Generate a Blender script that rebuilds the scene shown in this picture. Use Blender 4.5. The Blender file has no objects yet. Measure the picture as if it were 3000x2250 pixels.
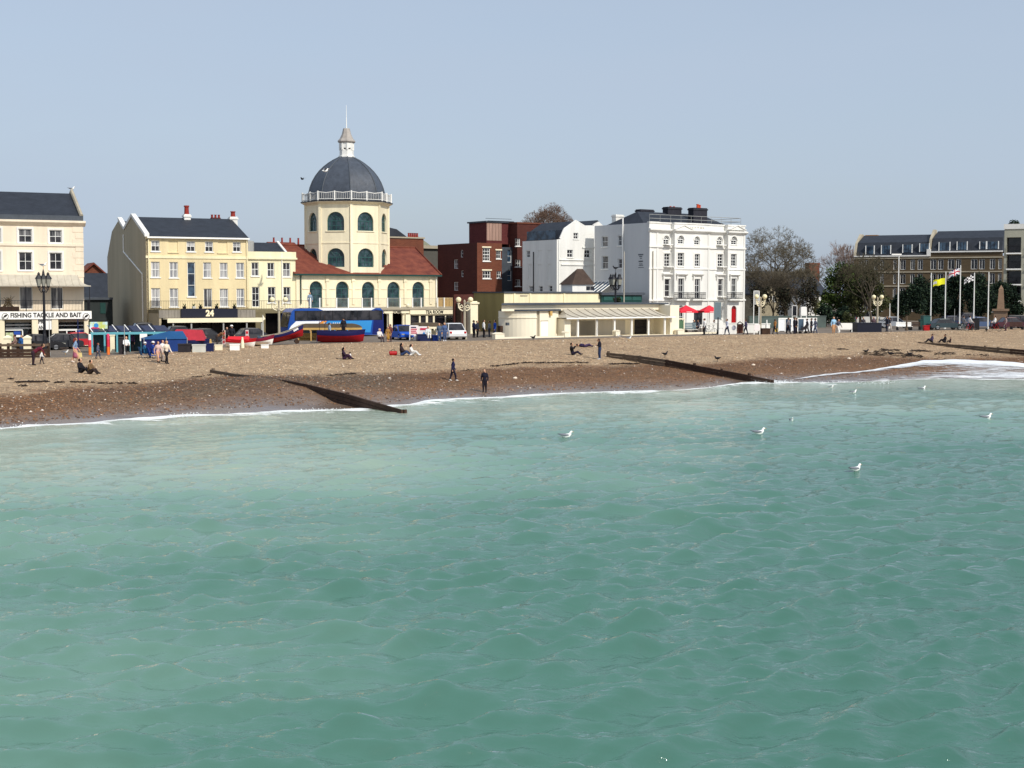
import bpy, math, random
import numpy as np
from mathutils import Vector, Matrix
random.seed(7); rng = np.random.default_rng(7)
scn = bpy.context.scene; col = scn.collection
# ------------------------------------------------------------------ camera
F, CX, CY, YH, H = 4100., 1500., 1125., 860., 6.5      # focal length in photo pixels, centre, horizon row, eye height
PIT = math.atan((CY-YH)/F)
cam = bpy.data.cameras.new('camera'); cam.sensor_width = 36; cam.lens = F/3000*36
cam.clip_start = .5; cam.clip_end = 9000
cam_o = bpy.data.objects.new('camera', cam); col.objects.link(cam_o)
cam_o.location = (0, 0, H); cam_o.rotation_euler = (math.pi/2-PIT, 0, 0)
scn.camera = cam_o
# ------------------------------------------------------------------ sky, sun, exposure
SUN_EL = math.radians(42); SUN_H = Vector((.66, -.75, 0)).normalized()
world = bpy.data.worlds.new('World'); scn.world = world; world.use_nodes = True
nt = world.node_tree; bg = nt.nodes['Background']
sky = nt.nodes.new('ShaderNodeTexSky'); sky.sky_type = 'NISHITA'; sky.sun_disc = False
sky.sun_elevation = SUN_EL; sky.sun_rotation = math.atan2(SUN_H.x, SUN_H.y)
sky.air_density = 1.0; sky.dust_density = 2.0; sky.ozone_density = 2.4; sky.altitude = 0
hsv = nt.nodes.new('ShaderNodeHueSaturation'); hsv.inputs['Saturation'].default_value = .8
nt.links.new(sky.outputs[0], hsv.inputs['Color'])
# thin high veil of cloud, the same all over the sky
tc = nt.nodes.new('ShaderNodeTexCoord'); mp = nt.nodes.new('ShaderNodeMapping'); mp.inputs['Scale'].default_value = (1.2, 1.2, 5)
nz = nt.nodes.new('ShaderNodeTexNoise'); nz.inputs['Scale'].default_value = 2.2; nz.inputs['Detail'].default_value = 5
rp = nt.nodes.new('ShaderNodeValToRGB'); rp.color_ramp.elements[0].position = .3; rp.color_ramp.elements[1].position = .75
rp.color_ramp.elements[0].color = (.55, .55, .55, 1); rp.color_ramp.elements[1].color = (.95, .95, .95, 1)
mx = nt.nodes.new('ShaderNodeMix'); mx.data_type = 'RGBA'
nt.links.new(tc.outputs['Generated'], mp.inputs[0]); nt.links.new(mp.outputs[0], nz.inputs['Vector'])
nt.links.new(nz.outputs[0], rp.inputs[0]); nt.links.new(rp.outputs[0], mx.inputs[0])
nt.links.new(hsv.outputs[0], mx.inputs[6]); mx.inputs[7].default_value = (3.35, 4.0, 4.95, 1)
nt.links.new(mx.outputs[2], bg.inputs[0]); bg.inputs[1].default_value = .143
sl = bpy.data.lights.new('sun', 'SUN'); sl.energy = 3.65; sl.angle = math.radians(.6); sl.color = (1, .95, .86)
so = bpy.data.objects.new('sun', sl); col.objects.link(so)
sdir = Vector((SUN_H.x*math.cos(SUN_EL), SUN_H.y*math.cos(SUN_EL), math.sin(SUN_EL)))
so.rotation_euler = sdir.to_track_quat('Z', 'Y').to_euler(); so.location = sdir*200
scn.view_settings.view_transform = 'Standard'; scn.view_settings.look = 'None'
scn.view_settings.exposure = 0; scn.view_settings.gamma = 1
# ------------------------------------------------------------------ pixel rays -> points in the place
_r = Vector((1, 0, 0)); _f = Vector((0, math.cos(PIT), -math.sin(PIT))); _u = Vector((0, math.sin(PIT), math.cos(PIT)))
CAM = Vector((0, 0, H))
def ray(x, y): return _r*((x-CX)/F)+_u*((CY-y)/F)+_f
def at(x, y, Y):
    d = ray(x, y); return CAM+d*(Y/d.y)
def atz(x, y, z):
    d = ray(x, y); return CAM+d*((z-H)/d.z)
# ------------------------------------------------------------------ materials
def lin(c):
    return tuple(((v/255+.055)/1.055)**2.4 if v > 10 else v/255/12.92 for v in c)
MATS = {}
def mat(name, c=None, rough=.75, var=.1, scale=.7, bump=0, bs=8, spec=.3, metal=0, streak=0, c2=None, mixpos=None, alpha=None, emit=0):
    """procedural material: base colour (sRGB 0-255) broken up by two noises, optional rain streaks and relief"""
    if c is None or name in MATS: return MATS[name]
    m = bpy.data.materials.new(name); m.use_nodes = True; n = m.node_tree; L = n.links.new
    b = n.nodes['Principled BSDF']; b.inputs['Roughness'].default_value = rough; b.inputs['Metallic'].default_value = metal
    b.inputs['Specular IOR Level'].default_value = spec
    g = n.nodes.new('ShaderNodeNewGeometry')
    t = n.nodes.new('ShaderNodeTexNoise'); t.inputs['Scale'].default_value = scale; t.inputs['Detail'].default_value = 6; t.inputs['Roughness'].default_value = .65
    if streak:
        mpn = n.nodes.new('ShaderNodeMapping'); mpn.inputs['Scale'].default_value = (streak, streak, .12*streak)
        L(g.outputs['Position'], mpn.inputs[0]); L(mpn.outputs[0], t.inputs['Vector'])
    else: L(g.outputs['Position'], t.inputs['Vector'])
    r = n.nodes.new('ShaderNodeValToRGB'); e = r.color_ramp.elements
    lc = lin(c); l2 = lin(c2) if c2 else None
    e[0].position, e[1].position = mixpos or (.32, .68)
    e[0].color = (*[v*(1-var) for v in lc], 1); e[1].color = (*(l2 if l2 else [min(1, v*(1+var)) for v in lc]), 1)
    L(t.outputs[0], r.inputs[0]); L(r.outputs[0], b.inputs['Base Color'])
    if bump:
        t2 = n.nodes.new('ShaderNodeTexNoise'); t2.inputs['Scale'].default_value = bs; t2.inputs['Detail'].default_value = 4
        L(g.outputs['Position'], t2.inputs['Vector'])
        bp = n.nodes.new('ShaderNodeBump'); bp.inputs['Strength'].default_value = bump; bp.inputs['Distance'].default_value = .05
        L(t2.outputs[0], bp.inputs['Height']); L(bp.outputs[0], b.inputs['Normal'])
    MATS[name] = m; return m
def vmat(name, rough=.8, spec=.2, trans=0):
    """colour taken from the mesh's own colour attribute (leaves, pebbles)"""
    if name in MATS: return MATS[name]
    m = bpy.data.materials.new(name); m.use_nodes = True; n = m.node_tree
    b = n.nodes['Principled BSDF']; b.inputs['Roughness'].default_value = rough; b.inputs['Specular IOR Level'].default_value = spec
    a = n.nodes.new('ShaderNodeAttribute'); a.attribute_name = 'Col'
    t = n.nodes.new('ShaderNodeTexNoise'); t.inputs['Scale'].default_value = 3
    mxn = n.nodes.new('ShaderNodeMix'); mxn.data_type = 'RGBA'; mxn.blend_type = 'MULTIPLY'; mxn.inputs[0].default_value = .5
    n.links.new(a.outputs['Color'], mxn.inputs[6]); n.links.new(t.outputs[0], mxn.inputs[7])
    n.links.new(mxn.outputs[2], b.inputs['Base Color']); MATS[name] = m; return m
def brickmat(name, c1, c2, mortar, sc=1.0, bw=.45, rh=.15, rot=0):
    if name in MATS: return MATS[name]
    m = bpy.data.materials.new(name); m.use_nodes = True; n = m.node_tree; L = n.links.new
    b = n.nodes['Principled BSDF']; b.inputs['Roughness'].default_value = .85; b.inputs['Specular IOR Level'].default_value = .2
    tcn = n.nodes.new('ShaderNodeTexCoord'); sep = n.nodes.new('ShaderNodeSeparateXYZ'); ad = n.nodes.new('ShaderNodeMath'); ad.operation = 'ADD'
    cb = n.nodes.new('ShaderNodeCombineXYZ'); bt = n.nodes.new('ShaderNodeTexBrick')
    L(tcn.outputs['Object'], sep.inputs[0]); L(sep.outputs[0], ad.inputs[0]); L(sep.outputs[1], ad.inputs[1]); L(ad.outputs[0], cb.inputs[0]); L(sep.outputs[2], cb.inputs[1])
    L(cb.outputs[0], bt.inputs['Vector'])
    bt.inputs['Scale'].default_value = sc; bt.inputs['Brick Width'].default_value = bw; bt.inputs['Row Height'].default_value = rh
    bt.inputs['Mortar Size'].default_value = .014; bt.inputs['Color1'].default_value = (*lin(c1), 1); bt.inputs['Color2'].default_value = (*lin(c2), 1)
    bt.inputs['Mortar'].default_value = (*lin(mortar), 1)
    t = n.nodes.new('ShaderNodeTexNoise'); t.inputs['Scale'].default_value = .5; t.inputs['Detail'].default_value = 6
    mr = n.nodes.new('ShaderNodeMapRange'); mr.inputs[3].default_value = .72; mr.inputs[4].default_value = 1.25
    L(tcn.outputs['Object'], t.inputs['Vector']); L(t.outputs[0], mr.inputs[0])
    mu = n.nodes.new('ShaderNodeMix'); mu.data_type = 'RGBA'; mu.blend_type = 'MULTIPLY'; mu.inputs[0].default_value = 1
    L(bt.outputs[0], mu.inputs[6]); L(mr.outputs[0], mu.inputs[7]); L(mu.outputs[2], b.inputs['Base Color'])
    MATS[name] = m; return m
W_ = mat
W_('cream', (235, 223, 192), .8, .13, .5, .15, 6, streak=1.4)
W_('peach', (236, 220, 196), .8, .12, .5, .15, 6, streak=1.4)
W_('yellow_render', (226, 208, 166), .8, .13, .5, .15, 6, streak=1.4)
W_('pale_yellow', (236, 225, 188), .8, .12, .5, .15, 6, streak=1.4)
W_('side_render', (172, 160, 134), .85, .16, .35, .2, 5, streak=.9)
W_('white_wall', (228, 226, 220), .75, .1, .5, .1, 6, streak=1.5)
W_('white_paint', (246, 244, 238), .5, .03, 2)
W_('cream_paint', (243, 232, 200), .55, .05, 2)
W_('frame_white', (240, 240, 236), .4, .02, 3)
W_('frame_green', (48, 88, 86), .4, .1, 3)
W_('dark_green', (24, 62, 58), .5, .1, 2)
W_('slate', (42, 46, 54), .6, .25, 1.2, .35, 5, spec=.3)
W_('lead', (70, 76, 84), .6, .2, 1)
W_('dome_slate', (66, 72, 82), .48, .25, 1.6, .4, 3, spec=.45)
W_('tile_red', (112, 54, 44), .85, .3, 1.1, .6, 6, c2=(130, 70, 52))
W_('zinc', (186, 178, 162), .55, .12, 1.5)
W_('black_paint', (22, 22, 26), .45, .1, 3)
W_('iron', (30, 30, 36), .5, .15, 4)
W_('tarmac', (112, 102, 92), .9, .15, .4, .3, 9, c2=(128, 116, 104))
W_('kerb', (150, 142, 130), .85, .12, 1)
W_('wood_dark', (64, 46, 35), .85, .35, 2.5, .6, 9)
W_('wood_grey', (98, 84, 70), .9, .3, 2.5, .6, 9)
W_('wood_pale', (196, 160, 96), .75, .15, 2)
W_('pot_red', (140, 48, 40), .8, .15, 3)
W_('navy', (20, 30, 74), .5, .12, 2)
W_('blue', (22, 62, 150), .5, .12, 2)
W_('red_paint', (168, 18, 24), .4, .12, 2)
W_('red_cloth', (214, 40, 52), .8, .1, 2)
W_('grey_metal', (168, 168, 164), .45, .08, 2, metal=.2)
W_('concrete', (170, 160, 140), .9, .15, .8, .3, 6)
W_('rubber', (18, 18, 19), .8, .1, 4)
W_('alloy', (160, 162, 166), .35, .1, 4, metal=.6)
W_('shop_dark', (26, 24, 28), .35, .4, 1.2, c2=(66, 58, 56))
W_('turquoise', (100, 168, 180), .5, .08, 2)
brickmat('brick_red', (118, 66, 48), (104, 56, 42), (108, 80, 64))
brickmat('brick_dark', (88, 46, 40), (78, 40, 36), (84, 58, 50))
brickmat('brick_brown', (94, 80, 60), (84, 71, 54), (94, 82, 66))
brickmat('tile_hung', (104, 52, 50), (92, 44, 44), (74, 38, 38), bw=.3, rh=.12)
def glass(name, c, rough=.06, c2=None, fold=0):
    if name in MATS: return MATS[name]
    m = bpy.data.materials.new(name); m.use_nodes = True; n = m.node_tree; L = n.links.new
    b = n.nodes['Principled BSDF']; b.inputs['Roughness'].default_value = rough; b.inputs['IOR'].default_value = 1.5
    g = n.nodes.new('ShaderNodeNewGeometry'); t = n.nodes.new('ShaderNodeTexNoise'); t.inputs['Scale'].default_value = 1.3; t.inputs['Detail'].default_value = 3
    if fold:
        mpn = n.nodes.new('ShaderNodeMapping'); mpn.inputs['Scale'].default_value = (fold, fold, .25)
        L(g.outputs['Position'], mpn.inputs[0]); L(mpn.outputs[0], t.inputs['Vector'])
    else: L(g.outputs['Position'], t.inputs['Vector'])
    r = n.nodes.new('ShaderNodeValToRGB'); r.color_ramp.elements[0].position = .4; r.color_ramp.elements[1].position = .62
    r.color_ramp.elements[0].color = (*lin(c), 1); r.color_ramp.elements[1].color = (*lin(c2 or c), 1)
    L(t.outputs[0], r.inputs[0]); L(r.outputs[0], b.inputs['Base Color'])
    bp = n.nodes.new('ShaderNodeBump'); bp.inputs['Strength'].default_value = .03; bp.inputs['Distance'].default_value = .1
    L(t.outputs[0], bp.inputs['Height']); L(bp.outputs[0], b.inputs['Normal'])
    MATS[name] = m; return m
glass('pane_dark', (20, 22, 28), .05, (58, 56, 60))
glass('pane_curtain', (120, 122, 128), .1, (196, 194, 192), fold=5)
glass('pane_half', (38, 40, 46), .06, (150, 148, 148), fold=2)
glass('pane_green', (20, 40, 46), .06, (64, 84, 92))
glass('pane_blue', (70, 92, 112), .08, (30, 40, 56))
# ------------------------------------------------------------------ mesh helpers
class MB:
    """collects shapes; build() links them as ONE mesh object"""
    def __init__(s): s.v = []; s.f = []
    def add(s, vs, fs):
        k = len(s.v); s.v += [tuple(p) for p in vs]; s.f += [tuple(i+k for i in f) for f in fs]; return s
    def box(s, x0, x1, y0, y1, z0, z1):
        return s.add([(x0,y0,z0),(x1,y0,z0),(x1,y1,z0),(x0,y1,z0),(x0,y0,z1),(x1,y0,z1),(x1,y1,z1),(x0,y1,z1)],
              [(0,3,2,1),(4,5,6,7),(0,1,5,4),(1,2,6,5),(2,3,7,6),(3,0,4,7)])
    def quad(s, a, b, c, d): return s.add([a, b, c, d], [(0, 1, 2, 3)])
    def prism(s, poly, y0, y1):
        """polygon in (x,z), extruded along y"""
        n = len(poly)
        return s.add([(p[0], y0, p[1]) for p in poly]+[(p[0], y1, p[1]) for p in poly],
              [tuple(range(n)), tuple(range(2*n-1, n-1, -1))]+[(i, i+n, (i+1) % n+n, (i+1) % n) for i in range(n)])
    def prismx(s, poly, x0, x1):
        """polygon in (y,z), extruded along x"""
        n = len(poly)
        return s.add([(x0, p[0], p[1]) for p in poly]+[(x1, p[0], p[1]) for p in poly],
              [tuple(range(n-1, -1, -1)), tuple(range(n, 2*n))]+[(i, (i+1) % n, (i+1) % n+n, i+n) for i in range(n)])
    def prismz(s, poly, z0, z1):
        n = len(poly)
        return s.add([(p[0], p[1], z0) for p in poly]+[(p[0], p[1], z1) for p in poly],
              [tuple(range(n-1, -1, -1)), tuple(range(n, 2*n))]+[(i, (i+1) % n, (i+1) % n+n, i+n) for i in range(n)])
    def tube(s, pts, rs, n=6, caps=True):
        pts = [Vector(p) for p in pts]
        if not hasattr(rs, '__len__'): rs = [rs]*len(pts)
        rings = []; vs = []
        ref = None
        for i, p in enumerate(pts):
            t = (pts[min(i+1, len(pts)-1)]-pts[max(i-1, 0)])
            if t.length < 1e-7: t = Vector((0, 0, 1))
            t.normalize()
            if ref is None: ref = Vector((1, 0, 0)) if abs(t.x) < .8 else Vector((0, 1, 0))
            a = (ref-t*ref.dot(t)).normalized(); ref = a; b = t.cross(a)
            vs += [p+(a*math.cos(2*math.pi*k/n)+b*math.sin(2*math.pi*k/n))*rs[i] for k in range(n)]
        fs = []
        for i in range(len(pts)-1):
            for k in range(n): fs.append((i*n+k, i*n+(k+1) % n, (i+1)*n+(k+1) % n, (i+1)*n+k))
        if caps: fs += [tuple(range(n-1, -1, -1)), tuple(range((len(pts)-1)*n, len(pts)*n))]
        return s.add(vs, fs)
    def lathe(s, prof, c=(0, 0, 0), n=12, ph=0):
        """profile [(r,z)] turned about a vertical axis through c"""
        vs = []; fs = []
        for r, z in prof:
            vs += [(c[0]+r*math.cos(2*math.pi*k/n+ph), c[1]+r*math.sin(2*math.pi*k/n+ph), c[2]+z) for k in range(n)]
        for i in range(len(prof)-1):
            for k in range(n): fs.append((i*n+k, i*n+(k+1) % n, (i+1)*n+(k+1) % n, (i+1)*n+k))
        fs += [tuple(range(n-1, -1, -1)), tuple(range((len(prof)-1)*n, len(prof)*n))]
        return s.add(vs, fs)
    def ball(s, c, r, n=10, m=6, sq=1):
        return s.lathe([(max(1e-3, r*math.sin(math.pi*i/m)), -r*sq*math.cos(math.pi*i/m)) for i in range(m+1)], c, n)
    def build(s, name, m, parent=None, M=None, smooth=False):
        me = bpy.data.meshes.new(name); me.from_pydata(s.v, [], s.f); me.validate(); me.update()
        return link(name, me, m, parent, M, smooth)
def link(name, me, m, parent=None, M=None, smooth=False):
    if m is not None and not me.materials:
        for q in (m if isinstance(m, (list, tuple)) else [m]): me.materials.append(MATS[q] if isinstance(q, str) else q)
    if smooth:
        me.polygons.foreach_set('use_smooth', [True]*len(me.polygons))
    o = bpy.data.objects.new(name, me); col.objects.link(o); o.parent = parent
    if M is not None: o.matrix_basis = M
    return o
def tag(o, label, cat, group=None):
    o['label'] = label; o['category'] = cat
    if group: o['group'] = group
    return o
def kind(o, k): o['kind'] = k; return o
def empty(name, label, cat, loc, rz=0, group=None):
    o = bpy.data.objects.new(name, None); col.objects.link(o); o.empty_display_size = .2
    o.location = loc; o.rotation_euler = (0, 0, rz); return tag(o, label, cat, group)
def fast_mesh(name, V, Q):
    me = bpy.data.meshes.new(name); k = Q.shape[1]
    me.vertices.add(len(V)); me.vertices.foreach_set('co', np.asarray(V, np.float32).ravel())
    me.loops.add(Q.size); me.loops.foreach_set('vertex_index', Q.astype(np.int32).ravel())
    me.polygons.add(len(Q)); me.polygons.foreach_set('loop_start', np.arange(0, Q.size, k, dtype=np.int32))
    try: me.polygons.foreach_set('loop_total', np.full(len(Q), k, np.int32))
    except Exception: pass
    me.update(calc_edges=True); me.validate(); return me
def fattr(me, name, arr):
    a = me.attributes.new(name, 'FLOAT', 'POINT'); a.data.foreach_set('value', np.asarray(arr, np.float32))
def cattr(me, rgb):
    a = me.color_attributes.new('Col', 'FLOAT_COLOR', 'POINT')
    a.data.foreach_set('color', np.c_[rgb, np.ones(len(rgb))].astype(np.float32).ravel())
class Fr:
    """a vertical working plane: x along the facade, y into the building, z up from its ground"""
    def __init__(s, O, th, z0=None):
        s.O = Vector((O[0], O[1], O[2] if z0 is None else z0)); s.th = th
        s.u = Vector((math.cos(th), math.sin(th), 0)); s.n = Vector((-math.sin(th), math.cos(th), 0))
        s.M = Matrix.Translation(s.O) @ Matrix.Rotation(th, 4, 'Z')
    def hit(s, x, y, b=0):
        d = ray(x, y); q = s.O+s.n*b
        t = (q-CAM).dot(s.n)/d.dot(s.n); p = CAM+d*t
        return (p-q).dot(s.u), p.z-s.O.z
    def P(s, a, b, z): return s.O+s.u*a+s.n*b+Vector((0, 0, z))
    def side(s, a=0, b=0): return Fr(s.P(a, b, 0), s.th-math.pi/2)     # the wall facing left
    def rside(s, a=0, b=0): return Fr(s.P(a, b, 0), s.th+math.pi/2)
    def rects(s, Z, rs, b=0, arch=False):
        out = []
        for r in rs:
            x0, y0, x1, y1 = (Z[0]+r[0]/Z[2], Z[1]+r[1]/Z[2], Z[0]+r[2]/Z[2], Z[1]+r[3]/Z[2])
            a0 = s.hit(x0, (y0+y1)/2, b)[0]; a1 = s.hit(x1, (y0+y1)/2, b)[0]
            z1 = s.hit((x0+x1)/2, y0, b)[1]; z0 = s.hit((x0+x1)/2, y1, b)[1]
            out.append((a0, a1, z0, z1, arch))
        return out
    def z(s, Z, zx, zy, b=0): return s.hit(Z[0]+zx/Z[2], Z[1]+zy/Z[2], b)[1]
    def a(s, Z, zx, zy, b=0): return s.hit(Z[0]+zx/Z[2], Z[1]+zy/Z[2], b)[0]
def rel(root_fr, fr): return root_fr.M.inverted() @ fr.M
def wall(mb, a0, a1, z0, z1, ops=(), b=0, rev=.16):
    """a wall sheet with real openings and their reveals"""
    ops = [o for o in ops if o[1] > a0 and o[0] < a1]
    xs = sorted({a0, a1, *[o[0] for o in ops], *[o[1] for o in ops]}); zs = sorted({z0, z1, *[o[2] for o in ops], *[o[3] for o in ops]})
    xs = [x for x in xs if a0 <= x <= a1]; zs = [q for q in zs if z0 <= q <= z1]
    for i in range(len(xs)-1):
        for j in range(len(zs)-1):
            cx, cz = (xs[i]+xs[i+1])/2, (zs[j]+zs[j+1])/2
            if any(o[0] < cx < o[1] and o[2] < cz < o[3] for o in ops): continue
            mb.quad((xs[i], b, zs[j]), (xs[i+1], b, zs[j]), (xs[i+1], b, zs[j+1]), (xs[i], b, zs[j+1]))
    for o in ops:
        x0, x1, q0, q1 = o[:4]; c = b+rev
        mb.quad((x0, b, q0), (x0, c, q0), (x1, c, q0), (x1, b, q0))
        if o[4]:
            r = (x1-x0)/2; cx = (x0+x1)/2; sp = max(q0, q1-r); ry = q1-sp; N = 12
            arc = [(cx-r*math.cos(math.pi*k/N), sp+ry*math.sin(math.pi*k/N)) for k in range(N+1)]
            for k in range(N):
                p, q = arc[k], arc[k+1]
                mb.quad((p[0], b, p[1]), (q[0], b, q[1]), (q[0], b, q1), (p[0], b, q1))
                mb.quad((p[0], b, p[1]), (p[0], c, p[1]), (q[0], c, q[1]), (q[0], b, q[1]))
        else:
            sp = q1; mb.quad((x0, b, q1), (x1, b, q1), (x1, c, q1), (x0, c, q1))
        mb.quad((x0, b, q0), (x0, b, sp), (x0, c, sp), (x0, c, q0)); mb.quad((x1, b, q0), (x1, c, q0), (x1, c, sp), (x1, b, sp))
    return mb
_cache = {}
def unit_pane():
    if 'p' not in _cache:
        mb = MB().box(-.5, .5, -.5, .5, -.5, .5); me = bpy.data.meshes.new('pane'); me.from_pydata(mb.v, [], mb.f); _cache['p'] = me
    return _cache['p']
def pane_mesh(pm):
    k = ('pm', pm)
    if k not in _cache:
        me = unit_pane().copy(); me.materials.append(MATS[pm]); _cache[k] = me
    return _cache[k]
def window(root, M, o, b=.1, nx=2, nz=2, fm='frame_white', pm='pane_dark', sill='white_paint', bar=.04, fw=.07, name='window', mid=False, proud=.09):
    """a window in an opening: frame with bars, every light a pane of its own, a sill"""
    x0, x1, z0, z1, arch = o; w, h = x1-x0, z1-z0; cx = (x0+x1)/2
    key = (round(w, 2), round(h, 2), nx, nz, fm, arch, bar, fw, mid)
    if key not in _cache:
        mb = MB(); hw = w/2
        r = hw; sp = h-r if arch else h
        if arch: sp = max(sp, h*.35)
        mb.box(-hw, -hw+fw, 0, .07, 0, sp); mb.box(hw-fw, hw, 0, .07, 0, sp); mb.box(-hw+fw, hw-fw, 0, .07, 0, fw)
        if arch:
            N = 12; ry = h-sp
            for k in range(N):
                A = [math.pi*k/N, math.pi*(k+1)/N]
                p = [(-math.cos(t)*hw, sp+math.sin(t)*ry) for t in A]; q = [(-math.cos(t)*(hw-fw), sp+math.sin(t)*(ry-fw)) for t in A]
                mb.quad((p[0][0], 0, p[0][1]), (p[1][0], 0, p[1][1]), (q[1][0], 0, q[1][1]), (q[0][0], 0, q[0][1]))
                mb.quad((q[0][0], 0, q[0][1]), (q[1][0], 0, q[1][1]), (q[1][0], .07, q[1][1]), (q[0][0], .07, q[0][1]))
            mb.box(-hw+fw, hw-fw, .003, .06, sp-.04, sp+.04)
            for t in (45, 90, 135):
                c, sn = math.cos(math.radians(t)), math.sin(math.radians(t))
                mb.tube([(c*.25*hw, .03, sp+sn*.25*ry), (c*(hw-fw/2), .03, sp+sn*(ry-fw/2))], .022, 4)
            rr = .45
            mb.tube([(math.cos(math.pi*k/8)*rr*hw, .03, sp+math.sin(math.pi*k/8)*rr*ry) for k in range(9)], .022, 4)
        else: mb.box(-hw+fw, hw-fw, 0, .07, h-fw, h)
        for i in range(1, nx):
            x = -hw+w*i/nx; mb.box(x-bar/2, x+bar/2, .006, .06, fw, (sp if arch else h-fw))
        for j in range(1, nz):
            q = (sp if arch else h)*j/nz; hb = bar*(1.6 if (mid and j == nz//2) else 1)
            mb.box(-hw+fw, hw-fw, .004, .062, q-hb/2, q+hb/2)
        me = bpy.data.meshes.new('window'); me.from_pydata(mb.v, [], mb.f); me.materials.append(MATS[fm]); _cache[key] = (me, sp)
    me, sp = _cache[key]
    wn = bpy.data.objects.new(name, me); col.objects.link(wn); wn.parent = root
    wn.matrix_basis = M @ Matrix.Translation((cx, b, z0))
    if arch:
        hw = w/2-.02; ry = h-sp-.02
        pts = [(-hw, .02)]+[(-hw*math.cos(math.pi*k/12), sp+ry*math.sin(math.pi*k/12)) for k in range(13)]+[(hw, .02)]
        MB().prism(pts, .045, .055).build('pane', pm, wn)
    else:
        for i in range(nx):
            for j in range(nz):
                p = bpy.data.objects.new('pane', pane_mesh(pm if isinstance(pm, str) else pm[j % len(pm)])); col.objects.link(p); p.parent = wn
                p.location = (-w/2+w*(i+.5)/nx, .05, h*(j+.5)/nz); p.scale = (w/nx*.985, .012, h/nz*.985)
    if sill: MB().box(-w/2-.1, w/2+.1, -b-proud, .05, -.1, .0).build('sill', sill, wn)
    return wn
def text(s, width, m, parent, M, name='lettering', size=None, bold=.0, ext=.012, shear=0):
    """raised letters, centred at M, facing the street"""
    cu = bpy.data.curves.new('t', 'FONT'); cu.body = s; cu.align_x = 'CENTER'; cu.align_y = 'CENTER'; cu.extrude = .01; cu.offset = bold; cu.shear = shear; cu.size = 1
    cu.resolution_u = 3
    ob = bpy.data.objects.new('t', cu); col.objects.link(ob)
    me = bpy.data.meshes.new_from_object(ob.evaluated_get(bpy.context.evaluated_depsgraph_get())); bpy.data.objects.remove(ob)
    xs = [v.co.x for v in me.vertices]; ys = [v.co.y for v in me.vertices]
    k = width/(max(xs)-min(xs)); ky = (size/(max(ys)-min(ys))) if size else k
    cx, cy = (max(xs)+min(xs))/2, (max(ys)+min(ys))/2
    for v in me.vertices: v.co = ((v.co.x-cx)*k, (.0 if v.co.z > 0 else 1)*ext-ext, (v.co.y-cy)*ky)
    me.materials.clear(); me.materials.append(MATS[m] if isinstance(m, str) else m); me.name = name
    o = bpy.data.objects.new(name, me); col.objects.link(o); o.parent = parent; o.matrix_basis = M; return o
T = Matrix.Translation
def railing(mb, pts, h, step=.14, r=.012, rails=(1.0, .08), n=4):
    """bars between posts along a polyline of floor points"""
    for i in range(len(pts)-1):
        p, q = Vector(pts[i]), Vector(pts[i+1]); d = q-p; k = max(1, int(d.length/step))
        for f in rails: mb.tube([p+Vector((0, 0, h*f)), q+Vector((0, 0, h*f))], r*1.5, n)
        for j in range(k+1):
            c = p+d*(j/k); mb.tube([c, c+Vector((0, 0, h))], r, n, False)
    return mb
# ================================================================== the ground, beach and sea
TH = math.radians(38); SHU = Vector((math.cos(TH), math.sin(TH), 0)); SHN = Vector((-math.sin(TH), math.cos(TH), 0))
_W = [(-400,1290),(0,1252),(127,1244),(300,1235),(373,1227),(506,1219),(580,1215),(738,1207),(808,1202),(1055,1197),(1178,1188),(1280,1175),(1464,1163),(1603,1152),(1926,1147),(2064,1137),(2179,1120),(2300,1121),(2417,1121),(2634,1114),(2706,1109),(3000,1111),(3400,1100)]
_D = [(-400,1186),(0,1162),(142,1147),(222,1133),(396,1126),(538,1115),(700,1103),(865,1106),(991,1098),(1118,1093),(1280,1092),(1510,1077),(1741,1071),(1880,1068),(2064,1066),(2200,1058),(2380,1047),(2525,1043),(2706,1048),(2923,1047),(3400,1042)]
_C = [(-400,1075),(0,1052),(250,1047),(330,1044),(420,1039),(560,1028),(640,1022),(720,1016),(800,1011),(1000,1006),(1150,1002),(1300,1000),(1450,997),(1640,994),(1800,990),(1960,986),(2200,980),(2400,977),(2600,973),(2800,968),(3000,962),(3400,950)]
_zD = [(-400,1.0),(1300,1.0),(2200,.8),(3400,.85)]
_zC = [(-400,1.65),(300,1.65),(500,1.75),(700,1.95),(1000,2.1),(1500,2.25),(3400,2.3)]
def ip(t, x): return np.interp(x, [p[0] for p in t], [p[1] for p in t])
PX = np.arange(-400, 3401, 20.)
def smooth(a, k):
    w = np.exp(-np.linspace(-2, 2, 2*k+1)**2); w /= w.sum(); return np.convolve(np.pad(a, k, mode='edge'), w, 'valid')
def depth(y, z): return np.array([atz(1500, yy, zz).y for yy, zz in zip(y, z)])
yW = smooth(ip(_W, PX), 4); yD = smooth(ip(_D, PX), 4); yC = smooth(ip(_C, PX), 5); zD = ip(_zD, PX); zC = smooth(ip(_zC, PX), 6)
MS = (PX-CX)/F*1.002
YW, YD, YC = depth(yW, zD*0+.02), depth(yD, zD), depth(yC, zC)
YC = smooth(YC, 4)
zG = zC-.12
def row(Y, z, i): return np.array([MS[i]*Y, Y, z])
nS = len(PX)
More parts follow.
